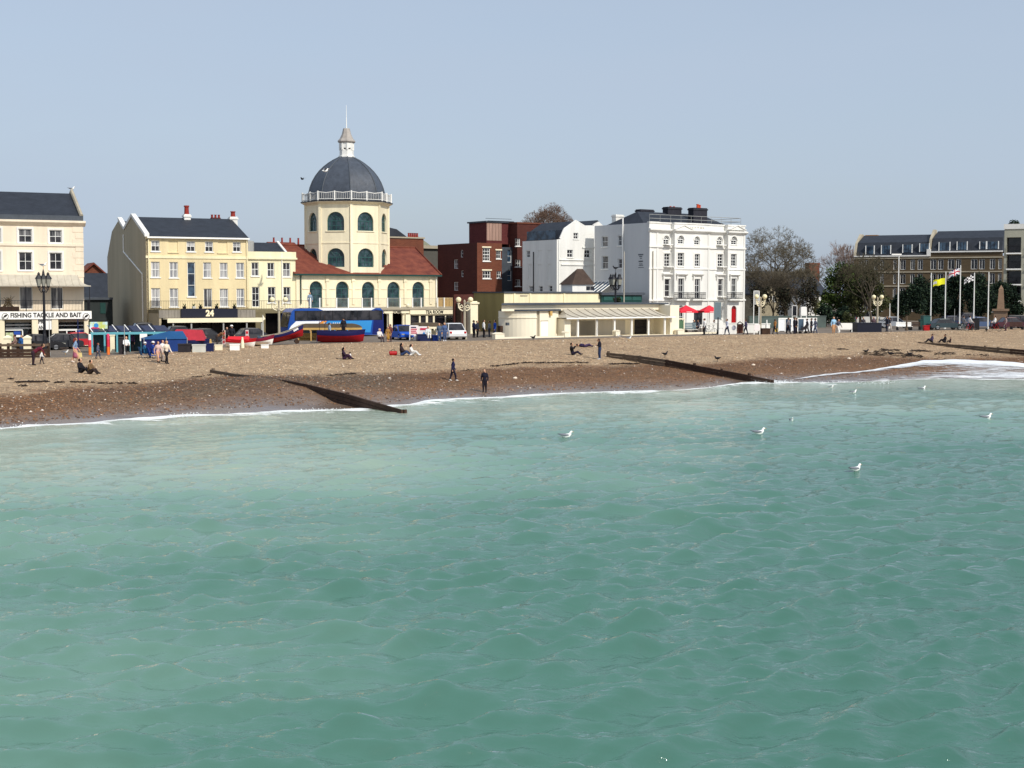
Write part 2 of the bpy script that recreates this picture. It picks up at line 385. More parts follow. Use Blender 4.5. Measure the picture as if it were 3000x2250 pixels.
# stations: profile points per pixel column, then straight runs beyond both ends of the frame
sea_dir = np.array([math.sin(TH), -math.cos(TH), 0])
prof = []           # (station, across, xyz), and v coordinate
vco = np.r_[np.linspace(-1, 0, 8)[:-1], np.linspace(0, 1, 26)[:-1], np.linspace(1, 2, 26)[:-1], np.linspace(2, 3, 8)]
for i in range(nS):
    W, D, C = row(YW[i], .0, i), row(YD[i], zD[i], i), row(YC[i], zC[i], i)
    deep = W+sea_dir*26+np.array([0, 0, -2.6]); back = C+np.array([-math.sin(TH), math.cos(TH), 0])*5; back[2] = zG[i]-.06
    pts = []
    for v in vco:
        if v < 0: p = W+(deep-W)*(-v)
        elif v < 1: p = W+(D-W)*v; p = p+np.array([0, 0, -.06*math.sin(math.pi*v)])
        elif v < 2:
            t = v-1; p = D+(C-D)*t; p = p+np.array([0, 0, .10*math.sin(math.pi*t)])
        else: p = C+(back-C)*(v-2)
        pts.append(p)
    prof.append(pts)
prof = np.array(prof)                                            # nS, nv, 3
su = np.array([SHU.x, SHU.y, 0])
L_ext = np.array([prof[0]-su*d for d in (220, 120, 60, 30, 14, 6)]); R_ext = np.array([prof[-1]+su*d for d in (6, 14, 30, 60, 120, 300)])
grid = np.concatenate([L_ext, prof, R_ext])
# refine along the shore
def refine(g, k):
    out = []
    for i in range(len(g)-1):
        for j in range(k): out.append(g[i]+(g[i+1]-g[i])*(j/k))
    out.append(g[-1]); return np.array(out)
gfine = refine(grid, 4)
def noise2(x, y, seed=0):
    """cheap smooth noise from a sum of sines"""
    r = np.random.default_rng(seed); s = np.zeros_like(x)
    for k in range(14):
        a = r.uniform(0, 2*math.pi); f = r.uniform(.25, 2.2); s += np.sin((x*math.cos(a)+y*math.sin(a))*f+r.uniform(0, 6.28))/(.6+f)
    return s/4
bn = noise2(gfine[..., 0], gfine[..., 1], 3)
vgrid = np.broadcast_to(vco, gfine.shape[:2])
mask = np.clip((vgrid-.02)*3, 0, 1)*np.clip((2.6-vgrid)*2, 0, 1)
gfine[..., 2] += bn*.05*mask
# shingle banked against the left groyne, so that its upper length is nearly buried
_g = Fr(atz(1178, 1203, .15), TH+math.pi/2, 0)
_t = [(1178, 1200, 2.), (1100, 1178, 1.6), (1010, 1152, .85), (960, 1141, .5), (900, 1125, .2), (850, 1117, .12), (814, 1110, .02), (757, 1101, .02), (690, 1095, .22), (617, 1083, .2)]
_h = [(*_g.hit(x, y), gp_) for x, y, gp_ in _t]
ga = (gfine[..., 0]-_g.O.x)*_g.u.x+(gfine[..., 1]-_g.O.y)*_g.u.y; gb0 = (gfine[..., 0]-_g.O.x)*_g.n.x+(gfine[..., 1]-_g.O.y)*_g.n.y
tz = np.interp(ga, [q[0] for q in _h], [q[1]-q[2] for q in _h])
gw_ = np.exp(-(gb0/4.0)**2)*np.clip(ga/3, 0, 1)*np.clip((28-ga)/5, 0, 1)
gfine[..., 2] += np.maximum(tz-gfine[..., 2], 0)*gw_
na, nb = gfine.shape[:2]
idx = np.arange(na*nb).reshape(na, nb)
Q = np.stack([idx[:-1, :-1], idx[1:, :-1], idx[1:, 1:], idx[:-1, 1:]], -1).reshape(-1, 4)
me = fast_mesh('beach', gfine.reshape(-1, 3), Q); fattr(me, 'v', vgrid.ravel())
me.polygons.foreach_set('use_smooth', [True]*len(me.polygons))
def beach_material():
    m = bpy.data.materials.new('shingle'); m.use_nodes = True; n = m.node_tree; L = n.links.new; b = n.nodes['Principled BSDF']
    g = n.nodes.new('ShaderNodeNewGeometry'); at_ = n.nodes.new('ShaderNodeAttribute'); at_.attribute_name = 'v'
    def noise(sc, det=4, r=.6):
        t = n.nodes.new('ShaderNodeTexNoise'); t.inputs['Scale'].default_value = sc; t.inputs['Detail'].default_value = det; t.inputs['Roughness'].default_value = r; L(g.outputs['Position'], t.inputs['Vector']); return t.outputs[0]
    def mth(op, a, bb):
        q = n.nodes.new('ShaderNodeMath'); q.operation = op
        for k, v in enumerate((a, bb)):
            if isinstance(v, (int, float)): q.inputs[k].default_value = v
            else: L(v, q.inputs[k])
        return q.outputs[0]
    def ramp(f, els):
        r = n.nodes.new('ShaderNodeValToRGB'); e = r.color_ramp.elements
        while len(e) < len(els): e.new(.5)
        for k, (p, c) in enumerate(els): e[k].position = p; e[k].color = (*c, 1) if len(c) == 3 else c
        L(f, r.inputs[0]); return r.outputs[0]
    def mix(f, a, bb, mode='MIX'):
        q = n.nodes.new('ShaderNodeMix'); q.data_type = 'RGBA'; q.blend_type = mode
        for k, v in ((0, f), (6, a), (7, bb)):
            if isinstance(v, (int, float)): q.inputs[k].default_value = v
            elif isinstance(v, tuple): q.inputs[k].default_value = (*v, 1)
            else: L(v, q.inputs[k])
        return q.outputs[2]
    vo = n.nodes.new('ShaderNodeTexVoronoi'); vo.inputs['Scale'].default_value = 6.5; L(g.outputs['Position'], vo.inputs['Vector'])
    vo2 = n.nodes.new('ShaderNodeTexVoronoi'); vo2.inputs['Scale'].default_value = 2.6; L(g.outputs['Position'], vo2.inputs['Vector'])
    sp = n.nodes.new('ShaderNodeSeparateColor'); L(vo.outputs['Color'], sp.inputs[0])
    # v broken up, so that the tide line wanders
    vj = mth('ADD', at_.outputs['Fac'], mth('MULTIPLY', mth('SUBTRACT', noise(.35, 5), .5), .34))
    vj = mth('ADD', vj, mth('MULTIPLY', mth('SUBTRACT', noise(2.2, 4), .5), .22))
    dryc = ramp(noise(.5, 6, .7), [(.3, lin((162, 136, 108))), (.5, lin((175, 149, 119))), (.72, lin((187, 163, 132)))])
    wetc = ramp(noise(.35, 6, .7), [(.3, lin((98, 70, 48))), (.5, lin((120, 88, 60))), (.72, lin((110, 90, 68)))])
    swash = ramp(noise(.6, 5), [(.3, lin((106, 88, 73))), (.7, lin((124, 107, 94)))])
    f1 = ramp(vj, [(.92/3, (0, 0, 0)), (1.06/3, (1, 1, 1))]); 
    # ramp input must be 0..1: scale v by 1/3
    n.links.remove(n.links[-1]) if False else None
    vs = mth('DIVIDE', vj, 3.0)
    def vr(a, c): return ramp(vs, [(max(0, a/3), (0, 0, 0)), (c/3, (1, 1, 1))])
    c1 = mix(vr(.20, .42), swash, wetc)
    sx = n.nodes.new('ShaderNodeSeparateXYZ'); L(g.outputs['Position'], sx.inputs[0])     # coarse grey gravel banked up west of the first groyne
    def mrg(a, c):
        q = n.nodes.new('ShaderNodeMapRange'); q.inputs[1].default_value = a; q.inputs[2].default_value = c; L(sx.outputs[0], q.inputs[0]); return q.outputs[0]
    gf = mth('MULTIPLY', mth('MULTIPLY', mrg(-27, -17), mrg(-6, -9)), mth('MULTIPLY', vr(.3, .55), .75))
    c1 = mix(gf, c1, ramp(noise(4, 5, .8), [(.34, lin((60, 50, 41))), (.52, lin((94, 80, 64))), (.66, lin((160, 146, 126)))]))
    c2 = mix(vr(.93, 1.08), c1, dryc)
    peb = ramp(sp.outputs[0], [(0, (.5, .46, .43)), (.45, (1, 1, 1)), (.88, (1.18, 1.15, 1.1)), (.97, (1.5, 1.46, 1.4))])
    pebw = mix(vr(.1, .5), (1., 1., 1.), peb)
    c3 = mix(.85, c2, pebw, 'MULTIPLY')
    c3 = mix(1.0, c3, ramp(noise(2.6, 5, .75), [(.3, (.72, .71, .7)), (.5, (1.02, 1.02, 1.02)), (.7, (1.2, 1.19, 1.17))]), 'MULTIPLY')
    L(c3, b.inputs['Base Color'])
    rr = mix(vr(.05, .5), (.22, .22, .22), (.85, .85, .85)); L(rr, b.inputs['Roughness'])
    b.inputs['Specular IOR Level'].default_value = .35
    hgt = mth('ADD', mth('MULTIPLY', vo.outputs['Distance'], -1.), mth('MULTIPLY', vo2.outputs['Distance'], -.7))
    hgt = mth('ADD', hgt, mth('MULTIPLY', noise(.9, 6, .7), 1.6))
    bp = n.nodes.new('ShaderNodeBump'); bp.inputs['Distance'].default_value = .14
    L(hgt, bp.inputs['Height']); L(vr(.15, .7), bp.inputs['Strength']); L(bp.outputs[0], b.inputs['Normal'])
    MATS['shingle'] = m; return m
kind(link('beach', me, beach_material()), 'structure')
# ---- ground sheet: promenade, road and everything inland, one sheet out to the horizon
gp = []
full = np.concatenate([L_ext, prof, R_ext])
rows_b = [(2.3, 0), (14, 0), (40, 0), (90, .1), (250, .5), (900, 1), (4000, 2)]
for i in range(len(full)):
    C = full[i, np.argmin(abs(vco-2))]; zg = C[2]-.12
    for d, dz in rows_b: gp.append((C[0]-math.sin(TH)*d, C[1]+math.cos(TH)*d, zg-dz*0))
gp = np.array(gp).reshape(len(full), len(rows_b), 3)
gp[:, :, 2][:, 3:] = np.minimum(gp[:, :, 2][:, 3:], 2.1)
ii = np.arange(gp.shape[0]*gp.shape[1]).reshape(gp.shape[:2])
Q = np.stack([ii[:-1, :-1], ii[1:, :-1], ii[1:, 1:], ii[:-1, 1:]], -1).reshape(-1, 4)
me = fast_mesh('ground', gp.reshape(-1, 3), Q)
kind(link('ground', me, 'tarmac'), 'structure')
def zground(x): return float(np.interp(x, PX, zG))
PRF2 = gfine[24:24+4*(nS-1)+1:4]; PY = PRF2[:, :, 1]; PZ = PRF2[:, :, 2]
def place(x, y):
    """where the ray through a photo pixel meets the beach or the ground behind it"""
    i = min(max(np.searchsorted(PX, x)-1, 0), nS-2); t = (x-PX[i])/20.; t = min(max(t, 0), 1)
    Ys = np.r_[PY[i]*(1-t)+PY[i+1]*t, 900.]; Zs = np.r_[PZ[i]*(1-t)+PZ[i+1]*t, zground(x)]
    sel = slice(7, None); Ys = Ys[sel]; Zs = Zs[sel]
    d = ray(x, y); k = d.z/d.y; g = (H+k*Ys)-Zs
    for j in range(len(g)-1):
        if g[j] > 0 >= g[j+1]:
            f = g[j]/(g[j]-g[j+1]); Y = Ys[j]+(Ys[j+1]-Ys[j])*f; p = at(x, y, Y); p.z = Zs[j]+(Zs[j+1]-Zs[j])*f; return p
    return at(x, y, Ys[-2])
def gpt(x, y, z=None):
    """point on the flat ground behind the beach crest"""
    return atz(x, y, zground(x) if z is None else z)
# ---- sea
def waves(x, y, shore):
    z = np.zeros_like(x); r = np.random.default_rng(11)
    amp = np.clip(shore/22, .22, 1)
    for k in range(118):
        lam = 10**r.uniform(math.log10(.28), math.log10(2.5)) if k > 7 else r.uniform(3, 6); a = TH+math.pi/2+r.normal(0, .5)-.25
        kk = 2*math.pi/lam; A = (.0138*lam**.82 if k > 7 else .016)*np.clip(lam/(.013*y+.02)-1, 0, 1)
        ph = (x*math.cos(a)+y*math.sin(a))*kk+r.uniform(0, 6.28)+.9*np.sin(x*.09+k)+.9*np.sin(y*.11+2*k)
        s = np.sin(ph); env = .12+1.5*(.5+.5*np.sin(x*r.uniform(.1, .35)+y*r.uniform(.1, .35)+k))**3
        z += A*env*(np.exp(1.6*(s-1))*2.15-.7)
    return z*amp*.76
ang = np.r_[np.linspace(-1.35, -.52, 30)[:-1], np.linspace(-.52, .52, 640), np.linspace(.52, 1.35, 30)[1:]]
rad = np.r_[np.linspace(1.5, 8, 14)[:-1], np.geomspace(8, 126, 760), np.geomspace(126, 300, 14)[1:]]
A_, R_ = np.meshgrid(np.tan(np.clip(ang, -1.35, 1.35)), rad, indexing='ij')
Yg = R_; Xg = A_*R_
Yshore = np.interp(np.clip(A_, MS[0], MS[-1]), MS, YW)
shore = (Yshore-Yg)*.76
shore = np.where(A_ < MS[0], (Yg*0+ ((MS[0]*YW[0]-Xg)*math.sin(TH)*-1-(YW[0]-Yg)*-math.cos(TH))), shore)
shore = np.where(A_ > MS[-1], 60., shore)
zs = waves(Xg, Yg, np.maximum(shore, 0))
# the last little breaker before the beach, and the lip of the swash
lipn = noise2(Xg*.8, Yg*.8, 8)
zs += .16*np.exp(-((shore-1.3-lipn)/1.0)**2)*(.6+.5*noise2(Xg, Yg, 5))
zs += .12*np.exp(-((shore-7.5-2*lipn)/1.6)**2)*np.clip(noise2(Xg*.5, Yg*.5, 9)+.3, 0, 1)
zs = np.where(shore < -1, np.minimum(zs, .04), zs)
V = np.stack([Xg, Yg, zs], -1); ii = np.arange(Xg.size).reshape(Xg.shape)
keep = (shore[:-1, :-1] > -9)
Q = np.stack([ii[:-1, :-1], ii[1:, :-1], ii[1:, 1:], ii[:-1, 1:]], -1)[keep].reshape(-1, 4)
used = np.unique(Q); remap = np.full(Xg.size, -1); remap[used] = np.arange(len(used))
me = fast_mesh('sea', V.reshape(-1, 3)[used], remap[Q]); fattr(me, 'shore', shore.ravel()[used]); fattr(me, 'wz', zs.ravel()[used])
me.polygons.foreach_set('use_smooth', [True]*len(me.polygons))
def sea_material():
    m = bpy.data.materials.new('sea_water'); m.use_nodes = True; n = m.node_tree; L = n.links.new; b = n.nodes['Principled BSDF']
    g = n.nodes.new('ShaderNodeNewGeometry')
    def attr(k): q = n.nodes.new('ShaderNodeAttribute'); q.attribute_name = k; return q.outputs['Fac']
    def noise(sc, det=4, r=.6, stretch=None):
        t = n.nodes.new('ShaderNodeTexNoise'); t.inputs['Scale'].default_value = sc; t.inputs['Detail'].default_value = det; t.inputs['Roughness'].default_value = r
        if stretch:
            q = n.nodes.new('ShaderNodeMapping'); q.inputs['Rotation'].default_value = (0, 0, -TH); q.inputs['Scale'].default_value = stretch; L(g.outputs['Position'], q.inputs[0]); L(q.outputs[0], t.inputs['Vector'])
        else: L(g.outputs['Position'], t.inputs['Vector'])
        return t.outputs[0]
    def mth(op, a, bb, clamp=False):
        q = n.nodes.new('ShaderNodeMath'); q.operation = op; q.use_clamp = clamp
        for k, v in enumerate((a, bb)):
            if isinstance(v, (int, float)): q.inputs[k].default_value = v
            else: L(v, q.inputs[k])
        return q.outputs[0]
    def ramp(f, els):
        r = n.nodes.new('ShaderNodeValToRGB'); e = r.color_ramp.elements
        while len(e) < len(els): e.new(.5)
        for k, (p, c) in enumerate(els): e[k].position = p; e[k].color = (*c, 1)
        L(f, r.inputs[0]); return r.outputs[0]
    def mix(f, a, bb):
        q = n.nodes.new('ShaderNodeMix'); q.data_type = 'RGBA'
        for k, v in ((0, f), (6, a), (7, bb)):
            if isinstance(v, (int, float)): q.inputs[k].default_value = v
            elif isinstance(v, tuple): q.inputs[k].default_value = (*v, 1)
            else: L(v, q.inputs[k])
        return q.outputs[2]
    sh = attr('shore')
    # silt stirred up by the surf: paler and milkier towards the beach, in drifting patches
    patch = mth('MULTIPLY', mth('SUBTRACT', noise(.06, 4, .55, (.6, 1.4, 1)), .5), 46)
    d = mth('DIVIDE', mth('ADD', sh, patch), 70, True)
    base = ramp(d, [(0, lin((178, 188, 168))), (.12, lin((160, 180, 162))), (.3, lin((126, 160, 144))), (.55, lin((84, 127, 112))), (1, lin((67, 113, 99)))])
    # foam: a lacy line at the edge, thinning streaks further out
    fn = noise(1.3, 6, .68, (.55, 1.25, 1)); fn2 = noise(.25, 3, .5)
    fine = noise(5, 4, .7, (.6, 1.2, 1))
    edge = mth('SUBTRACT', mth('ADD', .35, mth('MULTIPLY', fn2, 1.7)), mth('MULTIPLY', sh, .62))
    thr = mth('ADD', mth('ADD', edge, mth('MULTIPLY', mth('SUBTRACT', fn, .5), 4.2)), mth('MULTIPLY', mth('SUBTRACT', fine, .5), 1.0))
    foam1 = ramp(thr, [(.45, (0, 0, 0)), (.85, (1, 1, 1))])
    band = mth('MULTIPLY', mth('SUBTRACT', 1.0, mth('DIVIDE', sh, 9.), True), .85)
    st = mth('MULTIPLY', ramp(fn, [(.56, (0, 0, 0)), (.66, (1, 1, 1))]), mth('MULTIPLY', band, ramp(fn2, [(.45, (0, 0, 0)), (.65, (1, 1, 1))])))
    foam = mth('ADD', foam1, st, True)
    # ripples too fine for the mesh
    h = mth('ADD', mth('MULTIPLY', noise(2.6, 5, .62, (.5, 1.6, 1)), 1.0), mth('MULTIPLY', noise(7, 4, .6, (.7, 1.4, 1)), .28))
    h = mth('ADD', h, mth('MULTIPLY', foam, .35))
    bp = n.nodes.new('ShaderNodeBump'); bp.inputs['Strength'].default_value = .55; bp.inputs['Distance'].default_value = .09
    L(h, bp.inputs['Height'])
    # cloudy water: light comes back from silt below the surface (so no facet shading), under a Fresnel reflection of the sky
    n.nodes.remove(b); out = n.nodes['Material Output']; upv = n.nodes.new('ShaderNodeCombineXYZ'); upv.inputs[2].default_value = 1
    df = n.nodes.new('ShaderNodeBsdfDiffuse'); L(base, df.inputs['Color']); L(upv.outputs[0], df.inputs['Normal'])
    gl = n.nodes.new('ShaderNodeBsdfGlossy'); gl.inputs['Roughness'].default_value = .05; L(bp.outputs[0], gl.inputs['Normal'])
    fr_ = n.nodes.new('ShaderNodeFresnel'); fr_.inputs['IOR'].default_value = 1.5; L(bp.outputs[0], fr_.inputs['Normal'])
    m1 = n.nodes.new('ShaderNodeMixShader'); L(fr_.outputs[0], m1.inputs[0]); L(df.outputs[0], m1.inputs[1]); L(gl.outputs[0], m1.inputs[2])
    fo = n.nodes.new('ShaderNodeBsdfDiffuse'); fo.inputs['Color'].default_value = (*lin((236, 238, 236)), 1); L(bp.outputs[0], fo.inputs['Normal'])
    m2 = n.nodes.new('ShaderNodeMixShader'); L(foam, m2.inputs[0]); L(m1.outputs[0], m2.inputs[1]); L(fo.outputs[0], m2.inputs[2]); L(m2.outputs[0], out.inputs['Surface'])
    MATS['sea_water'] = m; return m
kind(link('sea', me, sea_material()), 'structure')
# ================================================================== buildings
Zf, Zb, Zd, Zs = (0, 520, 2.861), (280, 580, 3.456), (780, 280, 2.5926), (740, 820, 3.3515)
Zr, Zh, Zt, Zg = (1240, 580, 3.77), (1680, 580, 3.77), (2140, 620, 4.148), (2480, 620, 4.148)
R = math.radians
def corner(x, Y, z0): p = at(x, 900, Y); return Vector((p.x, p.y, z0))
class Bld:
    def __init__(s, name, label, cat, fr, group=None):
        s.fr = fr; s.root = empty(name, label, cat, fr.O, fr.th, group)
    def M(s, fr=None): return rel(s.fr, fr) if fr else Matrix.Identity(4)
    def part(s, mb, name, m, fr=None, parent=None, smooth=False):
        return mb.build(name, m, parent or s.root, s.M(fr) if not parent else None, smooth)
    def win(s, ops, fr=None, **kw): return [window(s.root, s.M(fr), o, **kw) for o in ops]
def strip(fr, a0, a1, b0, b1, z0, z1): return MB().box(a0, a1, b0, b1, z0, z1)
def backshell(mb, a0, a1, b0, b1, z0, z1, left=True):
    if left: mb.quad((a0, b0, z0), (a0, b0, z1), (a0, b1, z1), (a0, b1, z0))
    mb.quad((a1, b0, z0), (a1, b1, z0), (a1, b1, z1), (a1, b0, z1)); mb.quad((a0, b1, z0), (a0, b1, z1), (a1, b1, z1), (a1, b1, z0))
    mb.quad((a0, b0, z1), (a1, b0, z1), (a1, b1, z1), (a0, b1, z1)); return mb
def chimney(B, a, b, z0, z1, w, d, m='white_wall', pots=((0, .5),), pr=.17, pm='pot_red', cap=True):
    mb = MB().box(a-w/2, a+w/2, b-d/2, b+d/2, z0, z1)
    if cap: mb.box(a-w/2-.08, a+w/2+.08, b-d/2-.08, b+d/2+.08, z1-.3, z1-.12)
    c = B.part(mb, 'chimney', m)
    for dx, h in pots:
        MB().lathe([(pr*1.1, z1), (pr, z1+h*.15), (pr*.9, z1+h*.8), (pr*1.15, z1+h*.85), (pr*1.1, z1+h), (pr*.6, z1+h)], (a+dx, b, 0), 10).build('chimney_pot', pm, c)
    return c
# ------------------------------------------------------------------ fishing tackle terrace (left)
z0 = zground(100)
fr = Fr(corner(247, 132, z0), R(26)); B = Bld('seaside_terrace', 'peach rendered terrace with canopied balcony and a fishing tackle shop, at the left edge', 'building', fr)
zt = fr.z(Zf, 690, 372); zc0 = fr.z(Zf, 690, 405); aL = fr.hit(-170, 900)[0]; DB = 12.
o1 = fr.rects(Zf, [(-105, 425, 8, 545), (155, 430, 268, 545), (413, 440, 518, 548)]); o2 = fr.rects(Zf, [(-105, 620, 8, 780), (158, 625, 270, 778), (415, 630, 520, 772)])
o3 = fr.rects(Zf, [(-100, 910, 10, 1105), (165, 915, 275, 1105), (425, 920, 530, 1103)])
zbal = fr.z(Zf, 400, 1118)
ops = o1+o2+o3
B.part(backshell(wall(MB(), aL, 0, zbal-.3, zt, ops), aL, 0, 0, DB, zbal-.3, zt), 'wall', 'peach')
B.win(o1, nx=2, nz=2, pm=('pane_dark', 'pane_half')); B.win(o2, nx=2, nz=2, pm='pane_dark'); B.win(o3, nx=2, nz=1, pm='pane_half', sill=None)
for o in o1+o2:          # raised surrounds
    mb = MB(); w = .17
    mb.box(o[0]-w, o[0]-.002, -.05, -.002, o[2]-.05, o[3]+w); mb.box(o[1]+.002, o[1]+w, -.05, -.002, o[2]-.05, o[3]+w); mb.box(o[0]-.002, o[1]+.002, -.05, -.002, o[3]+.002, o[3]+w)
    B.part(mb, 'window_surround', 'white_wall')
zb_ = fr.z(Zf, 400, 565); B.part(strip(fr, aL, .04, -.1, -.003, zb_-.12, zb_+.1), 'string_course', 'peach')
mb = MB(); mb.prismx([(-.003, zc0-.1), (-.18, zc0+.05), (-.42, zt-.12), (-.42, zt+.02), (0, zt+.1)], aL, .22); B.part(mb, 'cornice', 'peach')
zp = fr.z(Zf, 660, 322); B.part(MB().box(aL, .05, -.06, .5, zt+.1, zp), 'parapet', 'lead')
for i in range(10):
    zq = zbal+3.15+i*.60
    if zq+.54 < zc0-.05 and not (zb_-.5 < zq < zb_+.0): B.part(MB().box(-(.95 if i % 2 else .7), .035, -.035, -.003, zq, zq+.54), 'quoin', 'peach')
br = 6.2; ar, zr = fr.a(Zf, 537, 133, br), fr.z(Zf, 537, 133, br)
mb = MB(); mb.add([(aL, .5, zp-.15), (-.15, .5, zp-.15), (-.15, br, zr), (aL, br, zr), (-.15, DB, zp-.15), (aL, DB, zp-.15)], [(0, 1, 2, 3), (3, 2, 4, 5)])
B.part(mb, 'roof', 'slate')
mb = MB(); mb.add([(-.15, .4, zt), (-.15, br, zr+.18), (-.15, DB, zt), (.12, .4, zt), (.12, br, zr+.18), (.12, DB, zt)], [(0, 1, 2), (5, 4, 3), (0, 3, 4, 1), (1, 4, 5, 2)])
mb.tube([(0, .5, zp+.05), (0, br, zr+.25), (0, DB-1, zp+.5)], .17, 6); B.part(mb, 'gable', 'concrete')
# verandah canopy of swept sheet metal
E = 1.75; zc1 = fr.z(Zf, 350, 815); zc2 = fr.z(Zf, 400, 905, -E)
N = 8; prf = [(-E*t, zc1+(zc2-zc1)*(1-(1-t)**1.9)) for t in np.linspace(0, 1, N)]
a_in = -.55; a_out = fr.a(Zf, 762, 905, -E)
can = MB()
for k in range(N-1):
    t0, t1 = k/(N-1), (k+1)/(N-1); s0, s1 = a_in+(a_out-a_in)*t0**1.5, a_in+(a_out-a_in)*t1**1.5
    can.quad((aL, prf[k][0], prf[k][1]), (aL, prf[k+1][0], prf[k+1][1]), (s1, prf[k+1][0], prf[k+1][1]), (s0, prf[k][0], prf[k][1]))
    can.quad((s0, prf[k][0], prf[k][1]), (s1, prf[k+1][0], prf[k+1][1]), (s1, .0, prf[k+1][1]-.02), (s0, 0, prf[k][1]-.02))
can.box(aL, a_out, -E-.02, -E+.05, zc2-.09, zc2)
cp = B.part(can, 'canopy', 'zinc')
for k in range(22):
    a = a_in-.62*k
    if a > aL: MB().tube([(a, p[0], p[1]+.02) for p in prf], .018, 4).build('rib', 'zinc', cp)
for a in (a_out-.12, -2.5, -5.4, -8.3): B.part(MB().tube([(a, -E+.12, zbal), (a, -E+.12, zc2)], .035, 6), 'canopy_post', 'iron')
B.part(MB().box(aL, a_out, -E-.1, 0, zbal-.12, zbal), 'balcony_floor', 'concrete')
hb = fr.z(Zf, 600, 1030, -E)-zbal; B.part(railing(MB(), [(aL, -E+.1, zbal), (a_out-.1, -E+.1, zbal), (a_out-.1, -.05, zbal)], hb, .13, .011), 'balcony_railing', 'iron')
# shopfront
es = -E-.12
so_ = fr.rects(Zf, [(-40, 1122, 767, 1187)], es)[0]; ars, zs0, zs1 = so_[1], so_[2], so_[3]
sg = B.part(MB().box(aL, ars, es-.08, es, zs0, zs1), 'fascia_sign', 'white_paint')
W_('print_black', (20, 18, 18), .6, .05, 3)
tr = fr.rects(Zf, [(88, 1133, 683, 1173)], es-.08)[0]
text('FISHING TACKLE AND BAIT', tr[1]-tr[0], 'print_black', sg, T(((tr[0]+tr[1])/2, es-.085, (tr[2]+tr[3])/2)), size=tr[3]-tr[2], bold=.028)
def disc(mb, a, z, r, b0, b1, n=20): return mb.prism([(a+r*math.cos(2*math.pi*k/n), z+r*math.sin(2*math.pi*k/n)) for k in range(n)], b0, b1)
for zx in (43, 722):
    q = fr.rects(Zf, [(zx-29, 1134, zx+29, 1192)], es-.08)[0]; ca, cz, r = (q[0]+q[1])/2, (q[2]+q[3])/2, (q[3]-q[2])/2
    e = B.part(disc(MB(), ca, cz, r, es-.16, es-.081), 'roundel', 'white_paint')
    mb = MB()                                   # black ring and leaping fish
    for k in range(24):
        t0, t1 = 2*math.pi*k/24, 2*math.pi*(k+1)/24
        mb.prism([(ca+r*f*math.cos(t), cz+r*f*math.sin(t)) for t, f in ((t0, .93), (t1, .93), (t1, .78), (t0, .78))], es-.168, es-.161)
    fish = [(-.6, -.35), (-.35, .15), (.1, .5), (.55, .55), (.62, .3), (.3, -.1), (-.1, -.4), (-.35, -.35), (-.5, -.6), (-.62, -.55)]
    mb.prism([(ca+x*r*.95, cz+y*r*.95) for x, y in fish], es-.170, es-.161); mb.build('emblem', 'print_black', e)
# ground floor behind the sign
zsb = zs0+.05
def gb(zx0, zx1, zy0, zy1, b0, b1): q = fr.rects(Zf, [(zx0, zy0, zx1, zy1)], b0)[0]; return MB().box(q[0], q[1], b0, b1, max(q[2], 0), q[3])
B.part(MB().box(aL, a_out-.05, -E+.35, 0, zsb, zbal-.12), 'shop_ceiling', 'cream')
for zx0, zx1 in ((-30, 40), (270, 321), (437, 490), (708, 746)):
    q = fr.rects(Zf, [(zx0, 1187, zx1, 1403)], es)[0]; B.part(MB().box(q[0], q[1], es, es+.45, 0, zs0), 'pillar', 'cream')
B.part(MB().box(aL, a_out-.2, -.25, 0, 0, zsb), 'shop_back', 'shop_dark')
for nm, m, rs, b in (('shop_window_band', 'zinc', [(46, 1190, 268, 1215), (491, 1190, 706, 1212)], -.9), ('shop_glass', 'pane_dark', [(46, 1216, 268, 1380), (491, 1213, 560, 1400), (640, 1213, 706, 1400)], -.8), ('door_glass', 'pane_dark', [(322, 1290, 436, 1400), (565, 1285, 636, 1400)], -.7)):
    for r in rs: B.part(gb(*[r[0], r[2], r[1], r[3]], b, b+.05), nm, m)
mb = MB()
for r in ((46, 1232, 268, 1240), (46, 1258, 268, 1268), (46, 1270, 190, 1283), (491, 1236, 706, 1243), (491, 1268, 706, 1284), (556, 1285, 566, 1400), (634, 1285, 644, 1400), (185, 1283, 195, 1380)):
    q = fr.rects(Zf, [r], -.9)[0]; B.part(MB().box(q[0], q[1], -.92, -.83, max(0, q[2]), q[3]), 'glazing_bar', 'frame_white')
W_('poster_green', (150, 180, 80), .6, .3, 3, c2=(240, 240, 220)); W_('poster_blue', (40, 80, 170), .6, .15, 3); W_('poster_red', (190, 50, 60), .6, .2, 3)
for m, r in (('poster_green', (48, 1300, 112, 1370)), ('poster_blue', (116, 1290, 172, 1318)), ('white_paint', (116, 1320, 172, 1338)), ('poster_blue', (645, 1280, 700, 1310)), ('poster_red', (645, 1320, 706, 1370)), ('print_black', (495, 1295, 550, 1398))):
    q = fr.rects(Zf, [r], -.95)[0]; B.part(MB().box(q[0], q[1], -.96, -.94, max(.02, q[2]), q[3]), 'poster', m)
q = fr.rects(Zf, [(321, 1190, 437, 1275)], es+.1)[0]
pb = B.part(MB().box(q[0], q[1], es+.1, es+.16, q[2], q[3]), 'hanging_board', 'white_paint')
for s_, r in (('PR', (322, 1192, 366, 1226)), ('AN', (322, 1240, 366, 1272))):
    q = fr.rects(Zf, [r], es+.1)[0]; text(s_, q[1]-q[0], 'print_black', pb, T(((q[0]+q[1])/2, es+.095, (q[2]+q[3])/2)), size=q[3]-q[2], bold=.03)
FISH = fr
pl = empty('balcony_planter', 'dark planter with a spiky shrub on the left balcony', 'planter', fr.P(fr.a(Zf, 70, 1100, -1.2), -1.1, zbal), fr.th)
MB().box(-1.1, .9, -.3, .3, 0, .42).build('trough', 'wood_dark', pl)
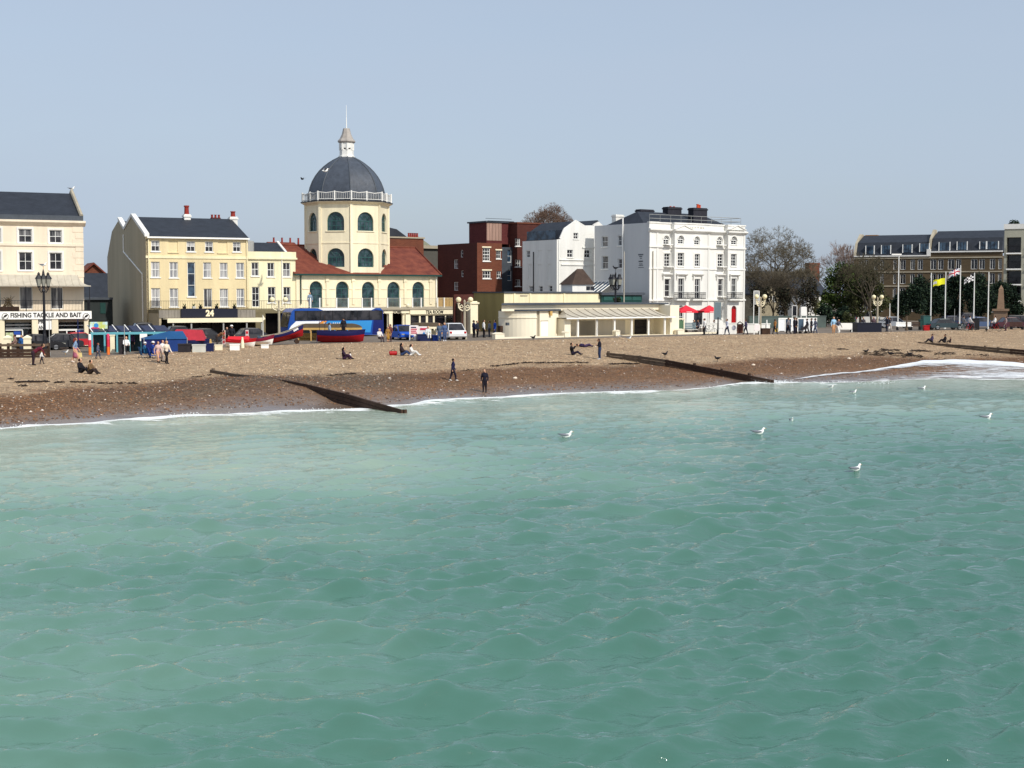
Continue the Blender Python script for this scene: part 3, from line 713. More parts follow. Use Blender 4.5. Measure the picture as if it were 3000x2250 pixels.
W_('shrub_dry', (92, 78, 56), .9, .3, 3)
mb = MB()
for k in range(40):
    a = random.uniform(0, 6.28); r = random.uniform(.1, .75); mb.tube([(random.uniform(-.5, .5), 0, .4), (math.cos(a)*r*.5, math.sin(a)*r*.3, .4+random.uniform(.3, .9)), (math.cos(a)*r, math.sin(a)*r*.5, .5+random.uniform(.3, 1.0))], [.02, .015, .006], 4, False)
mb.build('shrub', 'shrub_dry', pl)
# ------------------------------------------------------------------ yellow house with the bar "24"
z0 = zground(500); fr = Fr(corner(430, 144, z0), R(26)); fs = fr.side(); B24 = fr
B = Bld('yellow_guesthouse', 'yellow four-storey house with slate roof above the bar with a navy sign', 'building', fr)
aR = fr.hit(727, 780)[0]; ze = fr.z(Zb, 540, 392)
r1 = fr.rects(Zb, [(562, 430, 650, 540), (922, 438, 1008, 543), (1108, 440, 1190, 545), (1390, 445, 1470, 545)])
blind = fr.rects(Zb, [(740, 430, 832, 550), (1240, 440, 1333, 555)])
r2 = fr.rects(Zb, [(560, 645, 650, 803), (748, 648, 835, 808), (1090, 652, 1172, 808), (1257, 655, 1338, 808), (1422, 655, 1505, 808)])
stair = fr.rects(Zb, [(930, 650, 1010, 1000)])
r3 = fr.rects(Zb, [(563, 912, 655, 1102), (750, 915, 838, 1102), (1258, 918, 1343, 1100), (1427, 918, 1508, 1095)]); dr = fr.rects(Zb, [(1095, 918, 1180, 1107)])
wl = wall(MB(), 0, aR, 0, ze, r1+blind+r2+stair+r3+dr)
for o in blind: wl.quad((o[0], .07, o[2]), (o[1], .07, o[2]), (o[1], .07, o[3]), (o[0], .07, o[3]))
spts = [(118, 600), (165, 340), (232, 225), (290, 325), (368, 190), (512, 395)]
sp = [fs.hit(Zb[0]+x/Zb[2], Zb[1]+y/Zb[2]) for x, y in spts]; DB = -sp[0][0]
wl.quad((aR, 0, 0), (aR, DB, 0), (aR, DB, ze), (aR, 0, ze)); wl.quad((0, DB, 0), (0, DB, ze-2), (aR, DB, ze-2), (aR, DB, 0))
B.part(wl, 'wall', 'yellow_render')
sp[-1] = (0.0, ze)
poly = [(-DB, 0)]+sp+[(0, 0)]
B.part(MB().prism(poly, .002, .3), 'side_wall', 'side_render', fs)  # duller than the yellow front: its shade is put into the colour
mb = MB()
for i in range(2, len(sp)-1):
    p, q = sp[i], sp[i+1]; mb.prism([(p[0], p[1]+.02), (q[0], q[1]+.02), (q[0], q[1]+.34), (p[0], p[1]+.34)], -.1, .38)
B.part(mb, 'gable_coping', 'white_wall', fs)
bR1, zR1, bV, zV, bR2, zR2 = -sp[4][0], sp[4][1], -sp[3][0], sp[3][1], -sp[2][0], sp[2][1]
rf = MB(); A0, A1 = .3, aR
rf.add([(A0, -.25, ze-.02), (A1+.1, -.25, ze-.02), (A1+.1, bR1, zR1), (A0, bR1, zR1), (A1, bV, zV), (A0, bV, zV), (A1, bR2, zR2-.1), (A0, bR2, zR2-.1), (A1, DB, ze-2), (A0, DB, ze-2)], [(0, 1, 2, 3), (3, 2, 4, 5), (5, 4, 6, 7), (7, 6, 8, 9)])
rf.add([(A1, 0, ze), (A1, bR1, zR1), (A1, bV, zV)], [(0, 1, 2)])
B.part(rf, 'roof', 'slate')
B.part(MB().box(.1, aR+.1, -.36, -.24, ze-.14, ze+.02), 'gutter', 'white_paint')
B.win(r1, nx=2, nz=2, pm=('pane_dark', 'pane_curtain')); B.win(r2, nx=2, nz=2, pm='pane_curtain', mid=True); B.win(r3, nx=2, nz=2, pm='pane_curtain', mid=True)
B.win(dr, nx=2, nz=1, pm='pane_half', sill=None); B.win(stair, nx=1, nz=3, pm='pane_blue')
for o in blind: B.part(MB().box(o[0]-.1, o[1]+.1, -.09, -.002, o[2]-.1, o[2]), 'sill', 'yellow_render')
zq = fr.z(Zb, 600, 597); B.part(MB().box(-.03, aR, -.08, -.002, zq-.13, zq+.13), 'string_course', 'pale_yellow')
for zx0, zx1, zy0, zy1, b, pots, wd in ((882, 962, 165, 290, bR1-.3, ((0, .95),), 1.0), (1345, 1437, 190, 290, bR1, ((-.0, .6),), .9)):
    a0, zt = fr.a(Zb, zx0, zy0, b), fr.z(Zb, zx0, zy0, b); a1 = fr.a(Zb, zx1, zy0, b)
    chimney(B, (a0+a1)/2, b, zR1-1.6, zt, (a1-a0)*.8, .8, pots=pots, pr=.26)
a0, a1 = fr.a(Zb, 1170, 210, bR2), fr.a(Zb, 1258, 210, bR2); zt = fr.z(Zb, 1210, 200, bR2)
chimney(B, (a0+a1)/2, bR2, zR2-1, zt, a1-a0, .8, 'brick_dark', tuple((x, .35) for x in (-.4, 0, .4)), .13)
mb = MB(); mb.tube([fs.P(*fs.hit(Zb[0]+x/Zb[2], Zb[1]+y/Zb[2])[:1], -.07, fs.hit(Zb[0]+x/Zb[2], Zb[1]+y/Zb[2])[1])-fr.O for x, y in ((287, 370), (290, 545), (480, 770), (488, 1250))], .07, 6)
mb.v = [tuple(Matrix.Rotation(-fr.th, 3, 'Z') @ Vector(v)) for v in mb.v]
B.part(mb, 'drainpipe', 'white_paint')
for a in (.25, aR-.15): B.part(MB().tube([(a, -.1, ze-.1), (a, -.1, 3.4)], .06, 6), 'downpipe', 'pale_yellow')
# terrace extension with the bar
e24 = -5.0; zter = fr.z(Zb, 1000, 1131, e24); aE0 = fr.a(Zb, 640, 1180, e24); aE1 = fr.a(Zb, 1722, 1180, e24)
W_('cladding_grey', (132, 126, 118), .8, .18, 1.5, .3, 5, streak=3); W_('olive_concrete', (120, 110, 84), .9, .18, .8)
zf0 = fr.z(Zb, 1000, 1213, e24)
zfa = zter-.02
B.part(MB().box(aE0, aE1, e24, 0, zter-.35, zter), 'terrace_slab', 'olive_concrete')
B.part(MB().box(aE0+.02, aE0+.25, e24+.02, 0, 0, zter-.35), 'terrace_side', 'side_render')
q = fr.rects(Zb, [(1620, 1130, 1722, 1215)], e24)[0]
B.part(MB().box(q[0], aE1-.02, e24+.02, -.3, 0, zter-.35), 'return_wall', 'olive_concrete')
for r in ((640, 1140, 864, 1213), (1438, 1140, 1618, 1213)):
    q = fr.rects(Zb, [r], e24)[0]; n = int((q[1]-q[0])/.3)
    for k in range(n):
        w = (q[1]-q[0])/n; B.part(MB().box(q[0]+k*w+.006, q[0]+(k+1)*w-.006, e24-.04-.008*(k % 2), e24-.002, zf0, zter-.04), 'board', 'cladding_grey')
q = fr.rects(Zb, [(866, 1119, 1437, 1211)], e24-.2)[0]
W_('sign_navy', (18, 22, 40), .5, .1, 3)
sg = B.part(MB().box(q[0], q[1], e24-.3, e24-.06, q[2], q[3]), 'bar_sign', 'sign_navy')
W_('sign_cream', (236, 222, 190), .5, .05, 3)
text('24', (q[1]-q[0])*.145, 'sign_cream', sg, T(((q[0]+q[1])/2, e24-.31, (q[2]+q[3])/2)), size=(q[3]-q[2])*.72, bold=.05)
eb = -7.2; q = fr.rects(Zb, [(728, 1215, 1690, 1260)], eb)[0]
B.part(MB().box(q[0], q[1], eb, eb+.12, q[2], q[3]).box(q[0], q[1], eb+.121, e24, q[3]-.14, q[3]-.05), 'awning_beam', 'cream_paint')
zaw = q[2]
for zx in (788, 972, 1297, 1533, 1684):
    a = fr.a(Zb, zx, 1300, eb+.1); B.part(MB().box(a-.07, a+.07, eb+.13, eb+.27, 0, zaw+.1), 'post', 'grey_metal')
B.part(MB().box(aE0+.3, fr.a(Zb, 1618, 1200, e24)-.02, -1.2, -1.0, 0, zter-.36), 'bar_front', 'shop_dark')
mb = MB()
for k in range(8):
    a = aE0+1.2+k*1.25; B.part(MB().box(a-.05, a+.05, -1.3, -1.21, 0, zter-.4), 'bar_mullion', 'black_paint')
# terrace railing
hr = fr.z(Zb, 900, 1042, e24)-zter
B.part(railing(MB(), [(.3, -.2, zter), (.3, e24+.1, zter), (aR, e24+.1, zter)], hr, .17, .011), 'terrace_railing', 'iron')
for x in (900, 995, 1062, 1225, 1405):
    p = fr.P(fr.a(Zb, x, 1100, e24+.5), e24+.5, zter); t_ = empty('terrace_pot', '%s on the yellow house terrace' % {900: 'dark flower pot above left end of the navy sign', 995: 'white flower pot', 1062: 'dark flower pot right of the white one', 1225: 'dark flower pot above right half of the sign', 1405: 'dark flower pot above right end of the sign'}[x], 'plant pot', p, 0, 'pots on the bar terrace')
    MB().lathe([(.14, 0), (.2, .3), (.2, .34), (.12, .34)], n=10).build('pot', 'white_paint' if x == 995 else 'rubber', t_)
    mb = MB()
    for k in range(16):
        a = random.uniform(0, 6.28); mb.tube([(0, 0, .3), (math.cos(a)*.16, math.sin(a)*.16, .34+random.uniform(.1, .3))], [.03, .01], 4)
    mb.build('foliage', mat('pot_leaf', (60, 80, 44), .8, .3, 5), t_)
# ------------------------------------------------------------------ pale house joined to it
aS1 = fr.hit(866, 780)[0]; f2 = Fr(fr.P(aR+.02, .12, 0), fr.th); a1 = aS1-aR
B = Bld('pale_house', 'narrow pale cream house with a parapet between the yellow house and the domed cinema', 'building', f2)
zp = f2.z(Zb, 1700, 548); zc = f2.z(Zb, 1700, 605)
r1 = f2.rects(Zb, [(1578, 652, 1652, 790), (1738, 655, 1810, 798), (1895, 655, 1972, 798)]); r2 = f2.rects(Zb, [(1743, 900, 1822, 1062), (1900, 900, 1975, 1062)]); d_ = f2.rects(Zb, [(1583, 900, 1660, 1105)])
B.part(backshell(wall(MB(), 0, a1, 0, zp, r1+r2+d_), 0, a1, 0, 11, 0, zp-.2), 'wall', 'pale_yellow')
B.win(r1+r2, nx=2, nz=2, pm=('pane_half', 'pane_dark'), mid=True); B.win(d_, nx=2, nz=3, pm=('pane_dark',), sill=None)
B.part(MB().box(0, a1+.15, -.22, -.002, zc-.16, zc+.02).box(0, a1+.06, -.08, -.003, zc+.021, zp+.05), 'cornice', 'pale_yellow')
aa, ab = f2.a(Zb, 1548, 500, 3), f2.a(Zb, 1870, 540, 1); zr = f2.z(Zb, 1700, 452, 4)
B.part(MB().add([(.0, .4, zp-.2), (a1-.9, .4, zp-.2), (a1-.9, 4, zr), (0, 4, zr), (a1-.9, 10.8, zp-.2), (0, 10.8, zp-.2)], [(0, 1, 2, 3), (3, 2, 4, 5), (1, 4, 2)]), 'roof', 'slate')
B.part(MB().prismx([(.3, zp-.1), (4, zr+.2), (4, zr-.1), (1, zp-.3)], a1-.9, a1-.65), 'verge', 'white_wall')
B.part(MB().tube([(f2.a(Zb, 1884, 700), -.08, zp-.1), (f2.a(Zb, 1884, 700), -.08, 3.5)], .05, 6), 'downpipe', 'white_paint')
B.part(MB().lathe([(.75, zp-.2), (.75, zp+1.15), (.62, zp+1.25), (.1, zp+1.3)], (.35, 1.6, 0), 14), 'water_tank', 'grey_metal')
B.part(MB().box(-.02+aE1-aR, a1-.02, -5.1, 0, zter-.4, zter-.02), 'terrace_slab', 'olive_concrete')
B.part(railing(MB(), [(0, -5.0, zter), (a1, -5.0, zter)], hr, .17, .011), 'terrace_railing', 'iron')
B.part(MB().box(aE1-aR+.02, a1-.02, -2.2, -.3, 0, zter-.42), 'ground_floor', 'shop_dark')
# ------------------------------------------------------------------ the domed cinema
z0 = zground(1050); p = fr.P(aS1+.05, 0, 0); fd = Fr((p.x, p.y, z0), R(34.5))
B = Bld('domed_cinema', 'cream cinema with octagonal tower, dark slate dome, white lantern and spire', 'cinema', fd)
aD = fd.hit(1281, 830)[0]; zeav = fd.z(Zd, 760, 1362)
aw = fd.rects(Zd, [(330, 1410, 425, 1612), (530, 1412, 625, 1612), (727, 1415, 820, 1612), (920, 1415, 1012, 1612), (1110, 1415, 1198, 1612)], 0, True)
B.part(backshell(wall(MB(), 0, aD, 0, zeav, aw, 0, .25), 0, aD, 0, 15, 0, zeav), 'wall', 'cream')
B.win(aw, b=.16, nx=2, nz=3, fm='frame_green', pm='pane_green', sill=None, fw=.09, bar=.05)
for zx in (463, 661, 858, 1054, 1248):
    a = fd.a(Zd, zx, 1500); B.part(MB().box(a-.16, a+.16, -.1, -.002, 3.3, zeav-.05).box(a-.24, a+.24, -.15, -.003, zeav-.75, zeav-.55), 'pilaster', 'cream')
zq = fd.z(Zd, 760, 1468); mb = MB()
for i, o in enumerate(aw):
    B.part(MB().box(o[0]-.85, o[0]-.05, -.06, -.002, zq-.07, zq+.07), 'string_course', 'cream'); B.part(MB().box(o[1]+.05, o[1]+.85, -.06, -.002, zq-.07, zq+.07), 'string_course', 'cream')
for o in aw:
    r = (o[1]-o[0])/2; cx = (o[0]+o[1])/2; sp_ = o[3]-r; mb = MB()
    for k in range(12):
        t0, t1 = math.pi*k/12, math.pi*(k+1)/12
        mb.prism([(cx+f*math.cos(t), sp_+f*math.sin(t)) for t, f in ((t0, r+.02), (t0, r+.16), (t1, r+.16), (t1, r+.02))], -.05, -.002)
    B.part(mb, 'arch_moulding', 'cream')
B.part(MB().box(-.3, aD+.35, -.5, .1, zeav-.12, zeav+.06), 'eaves', 'dark_green')
B.part(MB().tube([(fd.a(Zd, 260, 1450), -.12, zeav), (fd.a(Zd, 260, 1450), -.12, 3.4)], .07, 6), 'drainpipe', 'dark_green')
B.part(MB().tube([(aD-.2, -.1, zeav), (aD-.2, -.1, 3.4)], .06, 6), 'downpipe', 'white_paint')
br = 7.0; zrl = fd.z(Zd, 200, 1143, br); zrr = fd.z(Zd, 1050, 1150, br); ahip = fd.a(Zd, 1130, 1150, br)
zrg = (zrl+zrr)/2
B.part(MB().add([(-.3, -.45, zeav+.02), (aD+.3, -.45, zeav+.02), (aD+.3, 14.5, zeav+.02), (-.3, 14.5, zeav+.02), (-.2, br, zrg), (ahip, br, zrg)], [(0, 1, 5, 4), (1, 2, 5), (2, 3, 4, 5), (3, 0, 4)]), 'roof', 'tile_red')
B.part(MB().tube([(-.2, br, zrg+.03), (ahip, br, zrg+.03), (aD+.3, -.45, zeav+.08)], .11, 6).tube([(ahip, br, zrg+.03), (aD+.3, 14.5, zeav+.08)], .11, 6), 'ridge_tiles', 'tile_red')
# octagonal tower
ax0, ax1 = fd.a(Zd, 645, 1000, .06), fd.a(Zd, 862, 1000, .06); S = ax1-ax0; ca = (ax0+ax1)/2; ap = S*(1+math.sqrt(2))/2; cb = .06+ap
ftow = Fr(fd.P(ca, cb, 0), fd.th); zco = fd.z(Zd, 650, 812); ztb = zeav-.3
up = fd.rects(Zd, [(702, 885, 822, 1028)], .06, True)[0]; lo = fd.rects(Zd, [(705, 1160, 825, 1303)], .06, True)[0]
hw = (up[1]-up[0])/2; hw2 = (lo[1]-lo[0])/2; zmid = fd.z(Zd, 760, 1120)
for k in range(8):
    ff = Fr(ftow.P(0, 0, 0), fd.th+k*math.pi/4); ff = Fr(ff.P(0, -ap, 0), ff.th)
    ou = (-hw, hw, up[2], up[3], True); ol = (-hw2, hw2, lo[2], lo[3], True)
    B.part(wall(MB(), -S/2, S/2, ztb, zco, [ou, ol], 0, .3), 'tower_wall', 'cream', ff)
    mb = MB().box(-S/2+.1, S/2-.1, -.05, -.002, zmid-.07, zmid+.07); B.part(mb, 'string_course', 'cream', ff)
    B.part(MB().box(-S/2-.14, -S/2+.14, -.08, .1, ztb, zco-.05), 'corner_pilaster', 'cream', ff)
    B.win([ou], ff, b=.2, nx=4, nz=2, fm='frame_green', pm='pane_green', sill='cream_paint', fw=.1, bar=.06, proud=.1)
    B.win([ol], ff, b=.2, nx=4, nz=2, fm='frame_green', pm='pane_green', sill=None, fw=.1, bar=.06)
Mt = rel(fd, ftow); cr = ap/math.cos(math.pi/8)
ph8 = math.pi/8-math.pi/2
def oct_(mb, prof, n=8): return mb.lathe(prof, (0, 0, 0), n, ph8)
oct_(mb := MB(), [(cr*.98, zco-.25), (cr*1.02, zco-.1), (cr*1.1, zco+.1), (cr*1.11, zco+.24), (cr*.8, zco+.3)]).build('cornice', 'cream', B.root, Mt)
oct_(MB(), [(cr*1.115, zco+.16), (cr*1.115, zco+.26), (cr*1.0, zco+.262)]).build('cornice_gutter', 'iron', B.root, Mt)
bp_ = cb                                        # depth of the tower axis
zsp = zco+.3; ztop = fd.z(Zd, 605, 466, cb); rs = 285/2.5926/F*(fd.P(ca, cb, 0).y)/math.cos(math.radians(11))
dprof = []
for f, r in ((0, 1), (.08, .998), (.19, .982), (.32, .945), (.45, .885), (.57, .805), (.68, .705), (.78, .585), (.86, .465), (.925, .345), (.97, .24), (1.0, .185)): dprof.append((rs*r, zsp+(ztop-zsp)*f))
for k in range(8):                              # eight curved slate panels, each its own part, with ribs between
    t0, t1 = ph8+k*math.pi/4, ph8+(k+1)*math.pi/4; mb = MB(); n = len(dprof)
    mb.add([(r*math.cos(t), r*math.sin(t), z) for t in (t0, t1) for r, z in dprof], [(i, i+n, i+n+1, i+1) for i in range(n-1)])
    pn = mb.build('dome_panel', 'dome_slate', B.root, Mt, True)
    MB().tube([(r*math.cos(t0)*1.003, r*math.sin(t0)*1.003, z) for r, z in dprof], .07, 5).build('rib', 'lead', pn)
# walkway railing round the dome
mb = MB(); rr = cr*1.07; P8 = [(rr*math.cos(ph8+k*math.pi/4), rr*math.sin(ph8+k*math.pi/4), zco+.26) for k in range(9)]; zrh = .95
for k in range(8):
    p, q = Vector(P8[k]), Vector(P8[k+1])
    for j in range(2):
        c = p+(q-p)*(j/2); mb.box(c.x-.07, c.x+.07, c.y-.07, c.y+.07, c.z, c.z+zrh+.1)
    for j in range(2):
        c, d = p+(q-p)*(j/2), p+(q-p)*((j+1)/2)
        mb.tube([c+Vector((0, 0, zrh)), (c+d)/2+Vector((0, 0, zrh-.12)), d+Vector((0, 0, zrh))], .045, 5); mb.tube([c+Vector((0, 0, .15)), d+Vector((0, 0, .15))], .04, 4)
        for i in range(1, 9): g = c+(d-c)*(i/9); mb.tube([g+Vector((0, 0, .15)), g+Vector((0, 0, zrh-.08))], .018, 4, False)
mb.build('walkway_railing', 'white_wall', B.root, Mt)
# lantern, cap and spire
rl = 54/2.5926/F*fd.P(ca, cb, 0).y; zl1 = fd.z(Zd, 605, 352, cb); zl2 = fd.z(Zd, 600, 278, cb); zl3 = fd.z(Zd, 600, 72, cb)
lan = oct_(MB(), [(rl*1.12, ztop-.15), (rl*1.12, ztop+.1), (rl*.98, ztop+.15), (rl*.98, ztop+.75), (rl*.9, ztop+.8)]).build('lantern_base', 'white_wall', B.root, Mt)
mb = MB()
for k in range(8):
    t = ph8+k*math.pi/4; mb.tube([(rl*.88*math.cos(t), rl*.88*math.sin(t), ztop+.75), (rl*.88*math.cos(t), rl*.88*math.sin(t), zl1-.2)], .16, 6)
    c = Vector((rl*.82*math.cos(t+math.pi/8), rl*.82*math.sin(t+math.pi/8), 0))
oct_(mb, [(rl*.7, zl1-.75), (rl*1.0, zl1-.7), (rl*1.0, zl1-.1), (rl*.5, zl1-.05)]); mb.build('lantern_columns', 'white_wall', B.root, Mt)
oct_(MB(), [(rl*.45, ztop+.7), (rl*.45, zl1-.6)]).build('lantern_core', 'shop_dark', B.root, Mt)
rc = 66/2.5926/F*fd.P(ca, cb, 0).y
oct_(MB(), [(rc*.9, zl1-.12), (rc*1.02, zl1), (rc*1.0, zl1+.12), (rc*.75, zl1+.4), (rc*.52, zl1+.9), (rc*.38, zl1+1.5), (rc*.2, zl2-.3), (.14, zl2)]).build('lantern_roof', mat('copper_pale', (164, 156, 148), .5, .15, 2), B.root, Mt)
MB().lathe([(.09, zl2-.1), (.12, zl2+.15), (.06, zl2+.3), (.05, zl2+1.5), (.035, (zl2+zl3)/2), (.018, zl3)], n=8).build('spire', 'white_paint', B.root, Mt)
# ground floor in front with terrace, entrance and tea room
ed = -5.0; ztd = fd.z(Zd, 760, 1612, ed); aX1 = fd.a(Zs, 2035, 320, ed); aX0 = 0.35
B.part(MB().box(aX0, aX1+.1, ed-.2, 0, ztd-.22, ztd), 'terrace_slab', 'concrete')
zfa0 = fd.z(Zs, 1700, 337, ed); zfa1 = fd.z(Zs, 1700, 282, ed)
adoor0, adoor1 = fd.a(Zs, 1275, 320, ed), fd.a(Zs, 1540, 320, ed)
B.part(MB().box(aX0, adoor1, ed, ed+.25, zfa0+.12, ztd-.222), 'entrance_fascia', 'cream_paint')
tf = B.part(MB().box(adoor1+.02, aX1, ed-.12, ed+.25, zfa0, ztd-.222), 'tea_room_fascia', 'cream_paint')
q = fd.rects(Zs, [(1700, 296, 1872, 334)], ed-.12)[0]; text('TEA ROOM', q[1]-q[0], 'print_black', tf, T(((q[0]+q[1])/2, ed-.126, (q[2]+q[3])/2)), size=(q[3]-q[2])*.9, shear=.15, bold=.035)
q = fd.rects(Zs, [(1378, 300, 1462, 331)], ed)[0]; text('DOME', q[1]-q[0], 'print_black', B.root, T(((q[0]+q[1])/2, ed-.006, (q[2]+q[3])/2)), size=(q[3]-q[2])*.85, bold=.03)
q = fd.rects(Zs, [(1278, 302, 1300, 331)], ed)[0]; text('K', q[1]-q[0], 'print_black', B.root, T(((q[0]+q[1])/2, ed-.006, (q[2]+q[3])/2)), size=(q[3]-q[2])*.85)
B.part(MB().box(aX0+.1, aX1-.1, -1.3, -1.1, 0, ztd-.23), 'shop_back', 'shop_dark')
for zx in (1331, 1477): a = fd.a(Zs, zx, 420, ed+.4); B.part(MB().lathe([(.3, 0), (.3, .25), (.2, .35), (.18, zfa0-.1), (.28, zfa0+.05), (.28, zfa0+.13)], (a, ed+.35, 0), 12), 'column', 'cream_paint')
for zx in (1525, 2027): a = fd.a(Zs, zx, 420, ed); B.part(MB().box(a-.3, a+.3, ed-.05, ed+.5, 0, zfa0-.001).lathe([(.05, ztd), (.2, ztd+.08), (.22, ztd+.25), (.08, ztd+.42)], (a, ed-.05, 0), 10), 'pillar', 'cream_paint')
for a in (1.0, 3.6, 6.2, 8.8): B.part(MB().box(a-.22, a+.22, ed, ed+.4, 0, zfa0+.1), 'pillar', 'cream_paint')
tw = fd.rects(Zs, [(1545, 350, 1635, 445), (1650, 350, 1702, 440), (1722, 350, 1772, 445), (1788, 350, 1890, 445), (1900, 350, 2005, 445)], ed+.1)
zsill = tw[0][2]; at0, at1 = adoor1+.3, aX1-.3
B.part(wall(MB(), at0, at1, 0, zfa0, tw, ed+.1, .1), 'tea_room_front', 'cream_paint')
for o in tw: B.part(MB().box(o[0], o[1], ed+.18, ed+.2, o[2], o[3]), 'pane', 'pane_dark')
q = fd.rects(Zs, [(1910, 447, 2005, 490)], ed)[0]; B.part(MB().box(q[0], q[1], ed-.02, ed+.09, q[2]-.3, q[3]), 'window_banner', 'red_cloth')
# terrace railing with white posts
mb = MB(); h = fd.z(Zd, 760, 1540, ed)-ztd
for zx in (335, 405, 533, 622, 727, 798, 920, 1015, 1110, 1175, 1300, 1350): a = fd.a(Zd, zx, 1575, ed+.1); B.part(MB().box(a-.055, a+.055, ed+.02, ed+.13, ztd, ztd+h+.06), 'railing_post', 'white_paint')
B.part(railing(MB(), [(aX0, ed+.08, ztd), (aX1, ed+.08, ztd), (aX1, -.2, ztd)], h, .15, .012), 'terrace_railing', 'zinc')
q0, q1 = fd.a(Zs, 1820, 220, ed+.1), fd.a(Zs, 1975, 220, ed+.1)
for k in range(9): a = q0+(q1-q0)*k/9; B.part(MB().box(a+.02, a+(q1-q0)/9-.02, ed+.2, ed+.24, ztd+.05, ztd+h+.05), 'screen_slat', 'wood_pale')
DOME = fd
# ------------------------------------------------------------------ brick block right of the cinema
z0 = zground(1400)
fb = Fr(corner(1398, 186, z0), R(36)); fbs = fb.side()
B = Bld('brick_flats', 'red brick block with a tile-hung upper box and white windows right of the cinema', 'building', fb)
zt = fb.z(Zr, 700, 497); aw1 = fb.a(Zr, 868, 700); Db = -fbs.hit(Zr[0]+160/Zr[2], 750)[0]
ow = fb.rects(Zr, [(658, 552, 738, 698), (805, 582, 858, 672), (657, 805, 745, 890), (812, 808, 858, 885)])
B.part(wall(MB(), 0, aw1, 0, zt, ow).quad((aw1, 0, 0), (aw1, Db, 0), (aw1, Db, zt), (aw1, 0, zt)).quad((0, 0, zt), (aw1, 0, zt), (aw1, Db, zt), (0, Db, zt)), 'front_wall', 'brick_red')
os_ = fbs.rects(Zr, [(412, 575, 440, 655), (338, 680, 384, 780), (418, 800, 445, 872), (338, 928, 386, 1022)])
zts = fbs.z(Zr, 300, 522)
B.part(wall(MB(), -Db, 0, 0, zt, os_).quad((-Db, 0, 0), (-Db, 0, zt), (-Db, 5, zt), (-Db, 5, 0)), 'side_wall', 'brick_dark', fbs)  # darker brick than the front: shade of this side is in the colour
B.win([ow[0]], nx=3, nz=4, mid=True, fw=.1, bar=.05); B.win([ow[1], ow[3]], nx=2, nz=2, fw=.09); B.win([ow[2]], nx=3, nz=2, fw=.1, bar=.05); B.win(os_, fbs, nx=1, nz=2, pm='pane_half', fw=.06, sill=None)
for o in ow[:3]: B.part(MB().box(o[0]-.15, o[1]+.15, -.08, -.002, o[3]+.03, o[3]+.2), 'lintel', 'cream_paint')
# upper box, set back
bu = 2.2; q = fb.rects(Zr, [(698, 262, 985, 500)], bu)[0]; zu = q[3]
fu = Fr(fb.P(q[0], bu, 0), fb.th); fus = fu.side(); wu = q[1]-q[0]; Du = -fus.hit(Zr[0]+506/Zr[2], 680)[0]
zl = zt-.01
B.part(MB().box(0, wu, 0, Du, zl, zu-.15), 'tile_hung_box', 'tile_hung', fu)
B.part(MB().box(-.2, wu+.2, -.2, Du+.2, zu-.14, zu+.06), 'roof', 'lead', fu)
W_('boards_pale', (160, 130, 116), .85, .2, 1.2, streak=2)
for k in range(5):
    a = k*wu*.115; zq = fb.z(Zr, 760, 470, bu)
    B.part(MB().box(a+.02, a+wu*.115-.02, -.05, -.002, zq, zu-.2), 'panel', 'boards_pale', fu)
B.part(MB().tube([(a, -.3, zu+.06) for a in (0, wu)], .03).tube([(0, .2, zu+.4), (wu, .2, zu+.4)], .025, 4), 'roof_rail', 'iron', fu)
# recessed dark stair and right wing
fw_ = Fr(fb.P(aw1, 1.4, 0), fb.th); q = fw_.rects(Zr, [(872, 545, 985, 1050)])[0]
osr = fw_.rects(Zr, [(930, 570, 975, 712), (930, 800, 975, 915)])
B.part(wall(MB(), 0, q[1], 0, q[3], osr), 'stair_wall', 'lead', fw_); B.win(osr, fw_, nx=1, nz=2, pm='pane_blue', sill=None)
fw2 = Fr(fb.P(aw1+q[1], .3, 0), fb.th); q2 = fw2.rects(Zr, [(985, 285, 1240, 1045)])[0]
os2 = fw2.rects(Zr, [(1022, 448, 1072, 532), (1022, 680, 1075, 760), (1022, 900, 1075, 975)])
B.part(backshell(wall(MB(), 0, q2[1]+3, 0, q2[3], os2), 0, q2[1]+3, 0, 9, 0, q2[3]), 'right_wing', 'brick_dark', fw2); B.win(os2, fw2, nx=2, nz=2, pm='pane_half', fw=.08)
B.part(MB().box(q[1]-3, 0, 1.5, 6, 0, fb.z(Zr, 700, 497)-.05), 'link_wall', 'brick_dark', fw2)
B.part(MB().box(-.1, q2[1]+3.1, -.1, 9.1, q2[3]+.002, q2[3]+.2), 'parapet_coping', 'brick_red', fw2)
# ------------------------------------------------------------------ white gambrel house
fgm = Fr(corner(1631, 178, z0), R(36)); fgs = fgm.side()
B = Bld('gambrel_house', 'white house with a gambrel gable and slate mansard between the brick block and the hotel', 'building', fgm)
pts = [(1475, 1040), (1478, 460), (1515, 452), (1560, 350), (1690, 255), (1790, 318), (1880, 318), (1885, 1040)]
pp = [fgm.hit(Zr[0]+x/Zr[2], Zr[1]+y/Zr[2]) for x, y in pts]; pp[0] = (0, 0); pp[-1] = (pp[-1][0], 0); pp[1] = (0, pp[1][1])
gw = fgm.rects(Zr, [(1660, 385, 1712, 452), (1590, 572, 1652, 655), (1780, 575, 1842, 658)])
# gable wall: polygon front in columns, openings kept by cutting the wall under the roof line
zshoulder = pp[1][1]; aG = pp[-1][0]
mb = wall(MB(), 0, aG, 0, zshoulder, gw[1:])
top = pp[2:7]; def_ = [(0, zshoulder)]+top+[(aG, zshoulder)]
o = gw[0]
mb.prism([(0, zshoulder)]+[p for p in top]+[(aG, zshoulder)], .1, .4) if False else None
